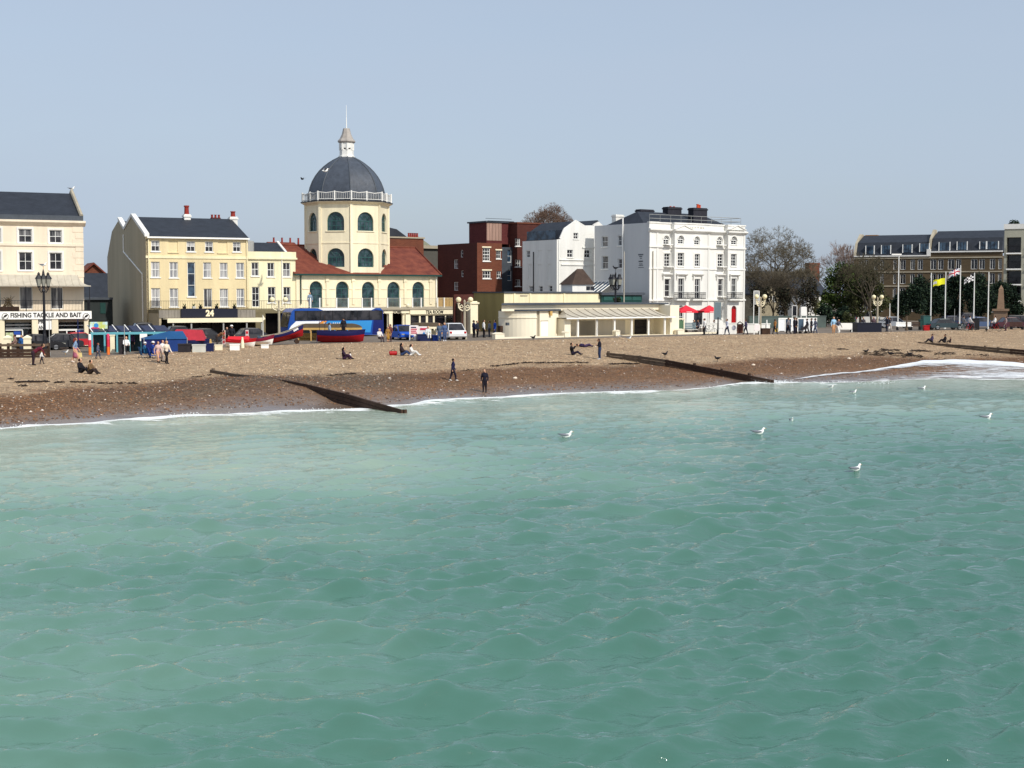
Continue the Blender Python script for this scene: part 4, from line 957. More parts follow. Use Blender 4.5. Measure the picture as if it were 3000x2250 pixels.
# split the gable above the shoulder round its one window
def zat(a):
    P = [(0, zshoulder)]+top+[(aG, top[-1][1])]
    return float(np.interp(a, [p[0] for p in P], [p[1] for p in P]))
xs = sorted({0., aG, o[0], o[1], *[p[0] for p in top if 0 < p[0] < aG]})
for i in range(len(xs)-1):
    x0, x1 = xs[i], xs[i+1]
    if x0 >= o[0]-1e-6 and x1 <= o[1]+1e-6:
        mb.quad((x0, 0, zshoulder), (x1, 0, zshoulder), (x1, 0, o[2]), (x0, 0, o[2])); mb.quad((x0, 0, o[3]), (x1, 0, o[3]), (x1, 0, zat(x1)), (x0, 0, zat(x0)))
    else: mb.quad((x0, 0, zshoulder), (x1, 0, zshoulder), (x1, 0, zat(x1)), (x0, 0, zat(x0)))
for s_ in ((o[0], o[0]), (o[1], o[1])): mb.quad((s_[0], 0, o[2]), (s_[0], .16, o[2]), (s_[0], .16, o[3]), (s_[0], 0, o[3]))
mb.quad((o[0], 0, o[2]), (o[1], 0, o[2]), (o[1], .16, o[2]), (o[0], .16, o[2])); mb.quad((o[0], 0, o[3]), (o[0], .16, o[3]), (o[1], .16, o[3]), (o[1], 0, o[3]))
mb.quad((aG, 0, 0), (aG, 12, 0), (aG, 12, zshoulder), (aG, 0, zshoulder))
B.part(mb, 'gable_wall', 'white_wall')
B.win(gw, nx=2, nz=2, mid=True, fw=.06)
Dg = -fgs.hit(Zr[0]+1096/Zr[2], 780)[0]
sw = fgs.rects(Zr, [(1138, 582, 1178, 660), (1168, 972, 1210, 1036), (1277, 972, 1318, 1036), (1385, 968, 1424, 1036)])
bl = fgs.rects(Zr, [(1268, 580, 1310, 662), (1375, 578, 1418, 660), (1160, 735, 1205, 905), (1265, 733, 1310, 905), (1375, 730, 1420, 905)])
mb = wall(MB(), -Dg, 0, 0, zshoulder, sw+bl)
for o in bl: mb.quad((o[0], .06, o[2]), (o[1], .06, o[2]), (o[1], .06, o[3]), (o[0], .06, o[3]))
B.part(mb, 'side_wall', 'white_wall', fgs); B.win(sw, fgs, nx=1, nz=2, pm='pane_half', sill=None)
pr = [(p[0], p[1]) for p in [(0.15, zshoulder-.1)]+top]+[(aG, zshoulder)]
mb = MB(); n = len(pr)
mb.add([(p[0], .25, p[1]) for p in pr]+[(p[0], Dg, p[1]) for p in pr], [(i, i+1, i+1+n, i+n) for i in range(n-1)]+[tuple(range(2*n-1, n-1, -1))])
B.part(mb, 'roof', 'slate')
mb = MB()
for i in range(len(top)-1): mb.tube([(top[i][0], .1, top[i][1]+.05), (top[i+1][0], .1, top[i+1][1]+.05)], .13, 5)
B.part(mb, 'verge', 'white_wall')
for (x0, y0, x1, y1) in ((1500, 684, 1870, 690), (1520, 732, 1885, 745), (1755, 540, 1885, 556)):
    q = fgm.rects(Zr, [(x0, y0, x1, y1)])[0]; B.part(MB().box(q[0], q[1], -.12, -.002, q[2], q[3]), 'ledge', 'white_wall')
B.part(MB().tube([(.25, -.08, zshoulder), (.25, -.08, 2)], .05, 6), 'drainpipe', 'white_paint')
q = fgs.rects(Zr, [(1215, 595, 1228, 1040)])[0]; B.part(MB().tube([((q[0]+q[1])/2, -.08, q[2]), ((q[0]+q[1])/2, -.08, q[3])], .06, 6), 'soil_pipe', 'iron', fgs)
# roof terrace glass balustrade on the mansard
q0, q1 = fgs.a(Zr, 1160, 420, .6), fgs.a(Zr, 1475, 420, .6); zq0, zq1 = zshoulder, fgs.z(Zr, 1300, 365, .6)
for k in range(4):
    a = q0+(q1-q0)*k/4; B.part(MB().box(a+.03, a+(q1-q0)/4-.03, .35, .38, zq0+.1, zq1), 'glass_panel', 'pane_blue', fgs)
# rear gable seen over its shoulder
B2 = Bld('rear_white_house', 'small white gable peeking over the roofs between the gambrel house and the hotel', 'building', Fr(corner(1738, 196, z0), R(36)))
f3 = B2.fr; q = f3.rects(Zr, [(1888, 262, 2005, 320)])[0]
B2.part(MB().prism([(0, 0), (q[1], 0), (q[1], q[2]), ((q[0]+q[1])*.45, q[3]), (0, q[2]+.3)], 0, 6), 'wall', 'white_wall'); B2.part(MB().prism([(-.4, q[2]+.25), ((q[0]+q[1])*.45, q[3]+.22), (q[1]+.3, q[2]-.1), (q[1]+.3, q[2]-.3), ((q[0]+q[1])*.45, q[3]-.0), (-.4, q[2])], .3, 6.2), 'roof', 'slate')
# brown tiled garden kiosk between
fk = Fr(corner(1676, 168, z0), R(36)); B = Bld('tiled_kiosk', 'low building with a brown hipped tile roof in front of the white gambrel house', 'building', fk)
q = fk.rects(Zr, [(1540, 785, 1900, 1040)])[0]; zev = fk.z(Zr, 1560, 955); zap = fk.z(Zr, 1745, 783, 1.3)
W_('tile_brown', (72, 58, 50), .85, .25, 1.2, .5, 6)
B.part(MB().box(.2, q[1]-.2, .2, 2.4, 0, zev), 'wall', 'white_wall')
B.part(MB().add([(0, 0, zev), (q[1], 0, zev), (q[1], 2.6, zev), (0, 2.6, zev), (q[1]*.5, 1.3, zap), (q[1]*.75, 1.3, zap)], [(0, 1, 5, 4), (1, 2, 5), (2, 3, 4, 5), (3, 0, 4)]), 'roof', 'tile_brown')
for x0, x1 in ((1800, 1838), (1845, 1885)): q = fk.rects(Zr, [(x0, 975, x1, 1015)], .2)[0]; B.part(MB().box(q[0], q[1], .12, .19, q[2], q[3]), 'window', 'pane_dark')
# ------------------------------------------------------------------ the white hotel
z0 = zground(2000); fh = Fr(corner(1901, 171, z0), R(36)); fhs = fh.side()
B = Bld('white_hotel', 'white stuccoed five-bay hotel with pediments, black balconets and a hipped slate roof', 'hotel', fh)
zpar = fh.z(Zh, 1000, 278); zcor = fh.z(Zh, 1000, 362)
X = lambda zx, b=0: fh.a(Zh, zx, 700, b)
RC = .55
segs = [(0, X(935), 0), (X(935), X(1112), RC), (X(1112), X(1500), 0), (X(1500), X(1700), RC), (X(1700), X(1893), 0)]; aH = X(1893)
rows = {1: [(995, 415, 1058, 512), (1155, 415, 1218, 507), (1335, 425, 1393, 517), (1583, 428, 1645, 517), (1742, 423, 1805, 515)],
        2: [(1000, 612, 1068, 757), (1150, 606, 1218, 752), (1338, 618, 1393, 755), (1590, 620, 1652, 757), (1738, 618, 1798, 752)],
        3: [(1005, 893, 1068, 1090), (1155, 888, 1218, 1112), (1338, 893, 1395, 1112), (1595, 893, 1652, 1088), (1742, 888, 1797, 1108)]}
bb = [RC, 0, 0, RC, 0]; W5 = {r: [fh.rects(Zh, [rows[r][i]], bb[i], r == 1)[0] for i in range(5)] for r in rows}
gd = [fh.rects(Zh, [(1160, 1185, 1215, 1400)], 0, True)[0], fh.rects(Zh, [(1330, 1240, 1425, 1400)])[0], fh.rects(Zh, [(1590, 1190, 1655, 1330)], RC, True)[0], fh.rects(Zh, [(1745, 1190, 1800, 1400)], 0, True)[0]]
gd = [(g[0], g[1], max(.02, g[2]), g[3], g[4]) for g in gd]
allw = [(W5[r][i], bb[i]) for r in rows for i in range(5)]+[(gd[0], 0), (gd[1], 0), (gd[2], RC), (gd[3], 0)]
mb = MB()
for s0, s1, b in segs:
    wall(mb, s0, s1, 0, zpar, [o for o, ob in allw if ob == b and s0 < (o[0]+o[1])/2 < s1], b, .2)
for (s0, s1, b), (t0, t1, c) in zip(segs, segs[1:]): mb.quad((s1, min(b, c), 0), (s1, max(b, c), 0), (s1, max(b, c), zpar), (s1, min(b, c), zpar))
Dh = -fhs.hit(Zh[0]+232/Zh[2], 800)[0]
mb.quad((aH, 0, 0), (aH, Dh, 0), (aH, Dh, zpar), (aH, 0, zpar)); mb.quad((0, RC, zpar-.6), (aH, RC, zpar-.6), (aH, Dh, zpar-.6), (0, Dh, zpar-.6)); mb.quad((0, Dh, 0), (0, Dh, zpar), (aH, Dh, zpar), (aH, Dh, 0))
B.part(mb, 'wall', 'white_wall')
for i in range(5):
    B.win([W5[1][i]], b=bb[i]+.12, nx=2, nz=2, sill='white_paint'); B.win([W5[2][i]], b=bb[i]+.12, nx=2, nz=4, mid=True, proud=.1)
    B.win([W5[3][i]], b=bb[i]+.12, nx=2 if i in (1, 2, 4) else 1, nz=3, pm='pane_half' if i == 3 else 'pane_dark')
for g, b, m in ((gd[0], 0, 'pane_dark'), (gd[2], RC, 'pane_dark')): B.win([g], b=b+.14, nx=2, nz=2, pm=m, sill=None)
B.win([gd[1]], b=.14, nx=2, nz=1, sill=None, name='door', fm='black_paint')
B.win([gd[3]], b=.14, nx=1, nz=1, fm='red_paint', pm='pane_dark', sill=None, name='door')
g = gd[3]; B.part(MB().box(g[0]+.05, g[1]-.05, .12, .15, g[2], g[3]-.45), 'door_leaf', 'red_paint')
# mouldings: string courses, hoods, surrounds, cornice, pediments
def band(y, h, d, nm):
    for s0, s1, b in segs:
        z = fh.z(Zh, 1000, y, 0); B.part(MB().box(s0-(.1 if b == 0 else 0), s1+(.1 if b == 0 else 0), b-d, b-.002, z-h/2, z+h/2), nm, 'white_wall')
band(537, .2, .16, 'string_course'); band(780, .16, .1, 'string_course'); band(1130, .2, .16, 'string_course')
for s0, s1, b in segs:
    e = .16 if b == 0 else 0
    B.part(MB().prismx([(b-.002, zcor-.22), (b-.2, zcor-.1), (b-.42, zcor+.05), (b-.42, zcor+.2), (b-.002, zcor+.3)], s0-e, s1+e), 'cornice', 'white_wall')
    B.part(MB().box(s0-e*.5, s1+e*.5, b-.1, b+.3, zpar-.02, zpar+.14), 'parapet_coping', 'white_wall')
for x0, x1, y0, y1 in ((1118, 1320, 303, 352), (1712, 1905, 306, 356)):
    q = fh.rects(Zh, [(x0, y0, x1, y1)], -.3)[0]; B.part(MB().prism([(q[0], q[2]), (q[1], q[2]), ((q[0]+q[1])/2, q[3])], -.36, -.002), 'pediment', 'white_wall')
    m_ = (q[0]+q[1])/2; B.part(MB().tube([(q[0], -.4, q[2]+.03), (m_, -.4, q[3]+.03), (q[1], -.4, q[2]+.03)], .08, 5), 'pediment_moulding', 'white_wall')
for i in (0, 1, 2, 3, 4):
    o = W5[3][i]; b = bb[i]; z = fh.z(Zh, 1100, 848)
    B.part(MB().prismx([(b-.002, z-.15), (b-.15, z-.1), (b-.36, z+.05), (b-.36, z+.14), (b-.002, z+.2)], o[0]-.45, o[1]+.45).box(o[0]-.35, o[0]-.2, b-.25, b-.003, z-.5, z-.14).box(o[1]+.2, o[1]+.35, b-.25, b-.003, z-.5, z-.14), 'window_hood', 'white_wall')
    for r in (2, 3):
        o = W5[r][i]; w = .14
        B.part(MB().box(o[0]-w, o[0]-.004, b-.06, b-.002, o[2], o[3]+w).box(o[1]+.004, o[1]+w, b-.06, b-.002, o[2], o[3]+w).box(o[0]-.004, o[1]+.004, b-.06, b-.002, o[3]+.004, o[3]+w), 'architrave', 'white_wall')
    o = W5[1][i]; r = (o[1]-o[0])/2; cx = (o[0]+o[1])/2; sp_ = o[3]-r; mb = MB()
    for k in range(10):
        t0, t1 = math.pi*k/10, math.pi*(k+1)/10; mb.prism([(cx+f*math.cos(t), sp_+f*math.sin(t)) for t, f in ((t0, r+.01), (t0, r+.17), (t1, r+.17), (t1, r+.01))], b-.07, b-.002)
    B.part(mb, 'arch_moulding', 'white_wall')
for s0, s1, b in segs:
    if b == 0:
        for a in (s0+.14, s1-.14): B.part(MB().box(a-.13, a+.13, -.07, -.002, .2, zcor-.25), 'pilaster', 'white_wall')
q = fh.rects(Zh, [(1262, 316, 1462, 344)], -.05)[0]; text('HOTEL', q[1]-q[0], mat('letter_grey', (176, 170, 156), .6, .1, 3), B.root, T(((q[0]+q[1])/2, -.02, (q[2]+q[3])/2)), size=(q[3]-q[2])*.8)
for x0, x1 in ((1138, 1284), (1315, 1460), (1722, 1868)):
    q = fh.rects(Zh, [(x0, 1045, x1, 1118)], -.6)[0]
    bl = B.part(MB().box(q[0], q[1], -.7, -.163, q[2]-.16, q[2]), 'balconet', 'white_wall')
    railing(MB(), [(q[0]+.03, -.17, q[2]), (q[0]+.03, -.66, q[2]), (q[1]-.03, -.66, q[2]), (q[1]-.03, -.17, q[2])], q[3]-q[2], .12, .02, (1, .75, .1)).build('balconet_railing', 'iron', bl)
# roof and chimneys
ze = zpar-.5; bR = Dh*.5; ar0, ar1 = fh.a(Zh, 860, 170, bR*.8), fh.a(Zh, 1480, 172, bR*.8); zr = fh.z(Zh, 1200, 172, bR)
B.part(MB().add([(.2, .8, ze), (aH-.3, .8, ze), (aH-.3, Dh-.1, ze), (.2, Dh-.1, ze), (2.6, bR, zr), (aH-3., bR, zr)], [(0, 1, 5, 4), (1, 2, 5), (2, 3, 4, 5), (3, 0, 4)]), 'roof', 'slate')
W_('stack_dark', (44, 44, 52), .85, .2, 2)
for x0, x1, y0, b, pots in ((715, 860, 125, Dh*.75, ()), (1015, 1165, 98, bR, ((-.3, .12), (.3, .12))), (1297, 1448, 108, bR*.6, ((0.1, .45), (.35, .4), (-.05, .5)))):
    a0, a1, zt = fh.a(Zh, x0, y0, b), fh.a(Zh, x1, y0, b), fh.z(Zh, x0, y0, b)
    chimney(B, (a0+a1)/2, b, ze, zt, a1-a0, 1.0, 'stack_dark', pots, .14, mat('pot_orange', (190, 74, 44), .8, .15, 3))
a0 = fh.a(Zh, 450, 190, Dh*.98); chimney(B, a0+.6, Dh*.98, ze, fh.z(Zh, 480, 185, Dh*.98), 1.3, .8, 'white_wall', ())
B.part(railing(MB(), [(fh.a(Zh, 840, 240, .6), .6, zpar), (aH-.2, .6, zpar), (aH-.2, Dh-1, zpar)], 1.05, 1.6, .022, (1, .55)), 'roof_guardrail', 'grey_metal')
# side wall in the shade; part of that shade is in its greyer white
so = fhs.rects(Zh, [(312, 425, 380, 540), (490, 415, 535, 527), (312, 640, 382, 785), (490, 672, 536, 777)])
zs_ = fhs.z(Zh, 500, 300)
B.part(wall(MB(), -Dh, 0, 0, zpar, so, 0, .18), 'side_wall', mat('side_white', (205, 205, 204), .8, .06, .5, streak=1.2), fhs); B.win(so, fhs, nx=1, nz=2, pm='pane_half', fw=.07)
q = fhs.rects(Zh, [(543, 270, 557, 1150)])[0]; B.part(MB().tube([((q[0]+q[1])/2, -.1, q[2]), ((q[0]+q[1])/2, -.1, zpar+.8)], .09, 6), 'flue_pipe', 'white_paint', fhs)
mb = MB(); rnd = random.Random(3)
for k, (x0, x1, y0, y1) in enumerate(((716, 774, 617, 634), (728, 762, 640, 652), (736, 756, 662, 672), (722, 770, 690, 708), (728, 765, 722, 732), (722, 772, 738, 748), (716, 778, 764, 772))):
    q = fhs.rects(Zh, [(x0, y0, x1, y1)])[0]; n = 6; w = (q[1]-q[0])/n
    for j in range(n): mb.box(q[0]+j*w, q[0]+j*w+w*.55, -.02, -.003, q[2], q[3]-rnd.uniform(0, .04)); mb.box(q[0]+j*w+w*.2, q[0]+j*w+w*.85, -.018, -.004, (q[2]+q[3])/2-.02, (q[2]+q[3])/2+.03)
B.part(mb, 'painted_notice', 'lead', fhs)
B.part(MB().tube([fh.hit(*(1680+872/3.77, 735))[0:1]+(-.1, .5) if False else (X(872), -.12, 3), (X(872), -.12, fh.z(Zh, 872, 585))], .06, 6), 'drainpipe', 'concrete')
HOTEL = fh
# ------------------------------------------------------------------ long low cream building behind the shelter
fl = Fr(corner(1477, 158, zground(1500)), R(36)); fls = fl.side()
B = Bld('low_cream_building', 'long low cream flat-roofed building behind the seafront shelter', 'building', fl)
aL1 = fl.hit(1760, 870)[0]; zt = fl.z(Zr, 900, 1050); Dl = 6.
B.part(MB().box(0, aL1, 0, Dl, 0, zt), 'wall', 'pale_yellow'); B.part(MB().box(-.15, aL1+.15, -.15, Dl+.1, zt+.002, zt+.16), 'roof_edge', 'lead')
B.part(MB().box(-Dl, -.005, -.04, -.002, 0, zt-.01), 'side_wall', mat('cream_in_shade', (150, 138, 92), .85, .15, .6, streak=1), fls)  # olive tone is the cream wall's shade, put into the colour
for x in (1005, 1178, 1555): a = fl.a(Zr, x, 1110); B.part(MB().box(a-.12, a+.12, -.08, -.002, 0, zt), 'pilaster', 'pale_yellow')
q = fl.rects(Zr, [(1070, 1072, 1150, 1085), (1185, 1150, 1880, 1156)]); B.part(MB().box(q[0][0], q[0][1], -.05, -.002, q[0][2], q[0][3]), 'vent', 'concrete')
fz = Fr(corner(1762, 166, zground(1700)), R(36)); B = Bld('green_kiosk', 'dark green flat kiosk beside the hotel, behind the shelter roof', 'kiosk', fz)
q = fz.rects(Zh, [(305, 1045, 757, 1150)])[0]; B.part(MB().box(0, q[1], 0, 3, 0, q[3]-.3), 'body', 'dark_green'); B.part(MB().box(-.2, q[1]+.25, -.3, 3.2, q[3]-.29, q[3]), 'roof', 'lead')
for k in range(4): a = .3+k*(q[1]-.4)/4; B.part(MB().box(a, a+(q[1]-.8)/4, -.06, -.002, q[2]+.2, q[3]-.45), 'panel', mat('green_mid', (40, 84, 78), .5, .1, 2))
fc = empty('glass_lean_to', 'white framed glass lean-to beside the shaded hotel side wall', 'conservatory', fhs.P(fhs.hit(1680+250/3.77, 830)[0], -2.6, 0), fhs.th)
q0 = fhs.rects(Zh, [(255, 920, 470, 1050)], -1.)[0]; wd = (q0[1]-q0[0]); zl0, zl1 = q0[2], q0[3]
for k in range(6):
    a = wd*k/5; MB().tube([(a, 0, zl0), (a, 2.5, zl1)], .06, 4).tube([(a, 0, zl0-1.5), (a, 0, zl0)], .05, 4).build('glazing_bar', 'white_paint', fc)
for k in range(5): a = wd*k/5; MB().quad((a+.06, .03, zl0), (a+wd/5-.06, .03, zl0), (a+wd/5-.06, 2.5, zl1-.02), (a+.06, 2.5, zl1-.02)).build('pane', 'pane_blue', fc)
MB().tube([(0, 0, zl0), (wd, 0, zl0)], .07, 4).tube([(0, 2.5, zl1), (wd, 2.5, zl1)], .07, 4).build('eaves_bar', 'white_paint', fc)
MB().box(0, wd, .05, 2.5, -0.0, zl0-1.4).build('base', 'white_wall', fc)
# ------------------------------------------------------------------ seafront shelter
zS = zground(1700)+.05; fq = Fr(corner(1645, 141, zS), R(37)); B = Bld('seafront_shelter', 'long cream seafront shelter with a curved zinc canopy and a rounded end', 'shelter', fq)
aE = fq.hit(1978, 950)[0]; aC = fq.hit(1952, 950)[0]
zr = fq.z(Zh, 200, 1165, 1.5); zr0 = fq.z(Zh, 200, 1215, 1.2)
cw = 'cream_paint'
W_('shelter_cream', (240, 230, 206), .7, .05, .7, streak=1.5)
# upper flat roof
aU = fq.hit(1484, 890, 3.6)[0]; B.part(MB().prismz([(aU-2.4, 1.2), (aE-.4, 1.2), (aE-.4, 7), (aU+2.6, 7)], zr0-.25, zr-.12), 'upper_wall', 'shelter_cream'); B.part(MB().prismz([(aU-2.7, .8), (aE-.2, .8), (aE-.2, 7.2), (aU+2.5, 7.2)], zr-.119, zr+.05), 'upper_roof', 'lead')
# colonnade
zfl = fq.z(Zr, 1600, 1530); zcan = fq.z(Zh, 300, 1335, -.9); zct = fq.z(Zh, 300, 1225, 1.2)
B.part(MB().box(-.05, aE, -1.0, 9, -.3, zfl), 'plinth', 'shelter_cream')
B.part(MB().box(.1, aC, 2.0, 2.2, zfl, zct), 'back_wall', 'shelter_cream'); B.part(MB().box(-.05, .75, -.55, 2, zfl, zcan+.05), 'end_wall', 'shelter_cream'); B.part(MB().box(aC, aE, -.6, 3, zfl, zct+.35), 'end_wall', 'shelter_cream')
B.part(MB().box(.76, aC, -.85, 2, zcan+.02, zcan+.1), 'soffit', 'shelter_cream')
for zx in (1705, 1912): a = fq.a(Zr, zx, 1440, -.75); B.part(MB().box(a-.09, a+.09, -.85, -.67, zfl, zcan+.02), 'post', 'white_paint')
for zx in (255, 450, 640, 825, 1005): a = fq.a(Zh, zx, 1440, -.75); B.part(MB().box(a-.09, a+.09, -.85, -.67, zfl, zcan+.02), 'post', 'white_paint')
N = 8; prf = [(1.15-2.3*t, zct+(zcan+.15-zct)*(1-(1-t)**1.8)) for t in np.linspace(0, 1, N)]
acan0, acan1 = fq.a(Zr, 1580, 1330, -1.1), fq.a(Zh, 1125, 1310, -1.1)
mb = MB()
for k in range(N-1):
    t0, t1 = (k/(N-1))**1.4, ((k+1)/(N-1))**1.4; L0, L1, R0, R1 = [acan0+1.4*(1-t0), acan0+1.4*(1-t1), acan1-1.2*(1-t0), acan1-1.2*(1-t1)]
    mb.quad((L0, *prf[k]), (L1, *prf[k+1]), (R1, *prf[k+1]), (R0, *prf[k])); mb.quad((L0, *prf[k]), (L0, 1.15, prf[k][1]), (L1, 1.15, prf[k+1][1]), (L1, *prf[k+1])); mb.quad((R0, *prf[k]), (R1, *prf[k+1]), (R1, 1.15, prf[k+1][1]), (R0, 1.15, prf[k][1]))
cp = B.part(mb, 'canopy', 'zinc')
MB().box(acan0, acan1, -1.17, -1.1, zcan+.02, zcan+.16).build('fascia', 'white_paint', cp)
n = 12
for k in range(n):
    a = acan0+1.2+(acan1-acan0-2.6)*k/(n-1)
    MB().tube([(a+.35*t, p[0], p[1]+.03) for t, p in zip(np.linspace(-1, 1, N), prf)], .03, 4).build('rib', mat('rib_dark', (120, 108, 92), .6, .1, 3), cp)
W_('panel_grey', (192, 186, 176), .7, .06, 1, streak=2)
for x0, x1 in ((70, 245), (262, 440), (455, 575)):
    q = fq.rects(Zh, [(x0, 1350, x1, 1520)], 1.9)[0]; B.part(MB().box(q[0], q[1], 1.94, 1.998, zfl, q[3]), 'shutter_panel', 'panel_grey')
for x0, x1 in ((1580, 1700), (1725, 1905)):
    q = fq.rects(Zr, [(x0, 1355, x1, 1525)], 1.9)[0]; B.part(MB().box(q[0], q[1], 1.94, 1.998, zfl, q[3]), 'shutter_panel', 'panel_grey')
q = fq.rects(Zh, [(680, 1345, 832, 1505)], 1.9)[0]; B.part(railing(MB(), [(q[0], 1.85, zfl), (q[1], 1.85, zfl)], q[3]-zfl, .13, .02, (1, .5, .05)), 'gate', 'iron'); B.part(MB().box(q[0], q[1], 1.92, 1.99, zfl, q[3]), 'dark_doorway', 'shop_dark')
# rounded left end, lower
zlo = fq.z(Zr, 1100, 1238); fA = fq
aa0 = fq.hit(1461, 950, 1.0)[0]; aa1 = fq.a(Zr, 1225, 1400, .6); aa2 = fq.a(Zr, 1258, 1400, .6); aa3 = fq.a(Zr, 1480, 1400, 1.2)
cur = [(aa0+4.2, 6)]+[(aa1-(aa1-aa0-1.6)*math.sin(R(t)), .2+3*(1-math.cos(R(t)))) for t in range(90, -1, -9)]
pl_ = cur+[(aa2, .2), (aa3-1.1, .25), (aa3-.2, .6), (aa3-.02, 6)]
zb0 = -.05
pcol = MB(); pcol.prismz(cur+[(aa1, 6)], zb0, zlo-.12); B.part(pcol, 'rounded_end', 'shelter_cream')
B.part(MB().box(aa1, aa2, .35, 6, zb0, zlo-.12), 'recess', 'concrete'); B.part(MB().prismz([(aa2, .2), (aa3-1.1, .25), (aa3-.25, .7), (aa3-.25, 6), (aa2, 6)], zb0, zlo-.12), 'end_block', 'shelter_cream')
B.part(MB().box(aa3-.2, -.051, 1.3, 6, zb0, zr-.13), 'link_block', 'shelter_cream')
B.part(MB().prismz([(x-.0 if i else x-.1, y-.25) for i, (x, y) in enumerate(pl_)], zlo-.118, zlo+.06), 'lower_roof', 'lead')
zq = fq.z(Zr, 1000, 1325); mb = MB(); mb.tube([(x, y-.02, zq) for x, y in cur[1:]], .07, 5); B.part(mb, 'string_moulding', 'shelter_cream')
q = fq.rects(Zr, [(1300, 1362, 1375, 1530)], .2)[0]; B.part(MB().box(q[0], q[1], .17, .24, zb0, q[3]), 'door', 'white_paint')
B.part(MB().box(q[0]-.06, q[1]+.06, .16, .168+.03, q[3], q[3]+.08), 'door_head', 'concrete')
mb = MB().prism([(0, 0), (.35, 0), (.35, .35), (0, .35)], 0, .1)
q = fq.rects(Zr, [(918, 1376, 948, 1408)], .6)[0]; B.part(MB().box(q[0], q[1], .55, .75, q[2], q[3]), 'vent_grille', 'lead')
q = fq.rects(Zr, [(845, 1412, 874, 1492)], 1.2)[0]; B.part(MB().box(q[0], q[1], 1.1, 1.6, q[2], q[3]), 'notice_case', 'wood_dark')
q = fq.rects(Zr, [(1398, 1262, 1420, 1300)], .1)[0]; B.part(MB().box(q[0], q[1], 0, .25, q[2], q[3]).prism([(q[0]-.08, q[3]), (q[1]+.08, q[3]), ((q[0]+q[1])/2, q[3]+.2)], 0, .25), 'wall_lantern', 'wood_pale')
# low white sea wall with piers in front
sw = empty('sea_wall', 'low white sea wall with square piers in front of the shelter', 'wall', fq.P(aa0-2.0, -1.2, 0), fq.th)
w0 = aa0-2.0
zw = fq.z(Zr, 1000, 1535, -1.2)
MB().box(1.0, -w0-.1, 0, .28, -.5, zw).build('wall_run', 'shelter_cream', sw)
MB().box(-w0+aE+.05, -w0+aE+12.2, 0, .28, -.5, zw+.05).build('wall_run', 'shelter_cream', sw)
for a, w in ((.45, .55), (-w0-.35, .25), (-w0+fq.a(Zh, 485, 1500, -1.2), .3), (-w0+fq.a(Zh, 1180, 1480, -1.2), .45), (-w0+aE+12.4, .3)):
    MB().box(a-w, a+w, -.1, .42, -.5, zw+.32).prism([(a-w-.05, zw+.321), (a+w+.05, zw+.321), (a+w*.3, zw+.47), (a-w*.3, zw+.47)], -.14, .46).build('pier', 'shelter_cream', sw)
# ------------------------------------------------------------------ far right: brick seafront flats with a mansard
z0 = 2.0
ff = Fr(corner(2500, 228, z0), R(-25)); B = Bld('mansard_flats', 'long brown brick flats with a slate mansard and white coping, behind the right-hand trees', 'building', ff)
aF = ff.hit(2936, 800)[0]; ast = ff.a(Zg, 1000, 480)
zc1 = ff.z(Zg, 300, 535); zc2 = ff.z(Zg, 1400, 478)
xw = [(150, 205), (215, 262), (335, 385), (410, 455), (570, 605), (655, 718), (778, 830), (865, 928), (1020, 1090), (1112, 1178), (1232, 1310), (1330, 1392), (1512, 1590), (1612, 1680), (1742, 1805), (1845, 1885)]
zA0, zA1 = ff.z(Zg, 800, 705), ff.z(Zg, 800, 585); wd = [(ff.a(Zg, x0, 650), ff.a(Zg, x1, 650)) for x0, x1 in xw]
dz = ff.z(Zg, 800, 562)-ff.z(Zg, 800, 733)
ops = [(a0, a1, zA0-k*dz, zA1-k*dz, False) for k in range(4) for a0, a1 in wd if zA0-k*dz > .2]
B.part(backshell(wall(MB(), 0, aF, 0, zc1-.2, ops), 0, aF, 0, 12, 0, zc1-.2), 'wall', 'brick_brown'); B.win(ops, nx=2, nz=1, sill=None, fw=.06)
B.part(MB().box(0, ast-.3, -.2, .4, zc1-.2, zc1).box(ast-.3, ast+.3, -.22, .5, zc1-.2, zc2+.35).box(ast+.3, aF, -.2, .4, zc2-.2, zc2), 'coping', 'white_wall'); B.part(MB().box(ast+.2, aF, .003, .35, zc1-.2, zc2-.2), 'parapet', 'brick_brown')
for k in range(4): z = ff.z(Zg, 800, 562)-k*dz; B.part(MB().box(0, aF, -.1, -.002, z-.1, z+.08), 'string_course', 'concrete')
bm1, bm2 = 1.4, 5.5
for a0, a1, zc, yr, zr_ in ((0.3, ast, zc1, 280, None), (ast+.4, aF-.1, zc2, 232, None)):
    zr_ = ff.z(Zg, 900 if a0 < 1 else 1500, yr, bm2); zm = zc+(zr_-zc)*.62
    mb = MB(); mb.add([(a0, .1, zc-.1), (a1, .1, zc-.1), (a1, bm1, zm), (a0, bm1, zm), (a1-.1, bm2, zr_), (a0+.2, bm2, zr_), (a1, 11.9, zc-.1), (a0, 11.9, zc-.1)], [(0, 1, 2, 3), (3, 2, 4, 5), (5, 4, 6, 7), (0, 3, 5, 7), (1, 6, 4, 2)])
    B.part(mb, 'mansard_roof', 'slate')
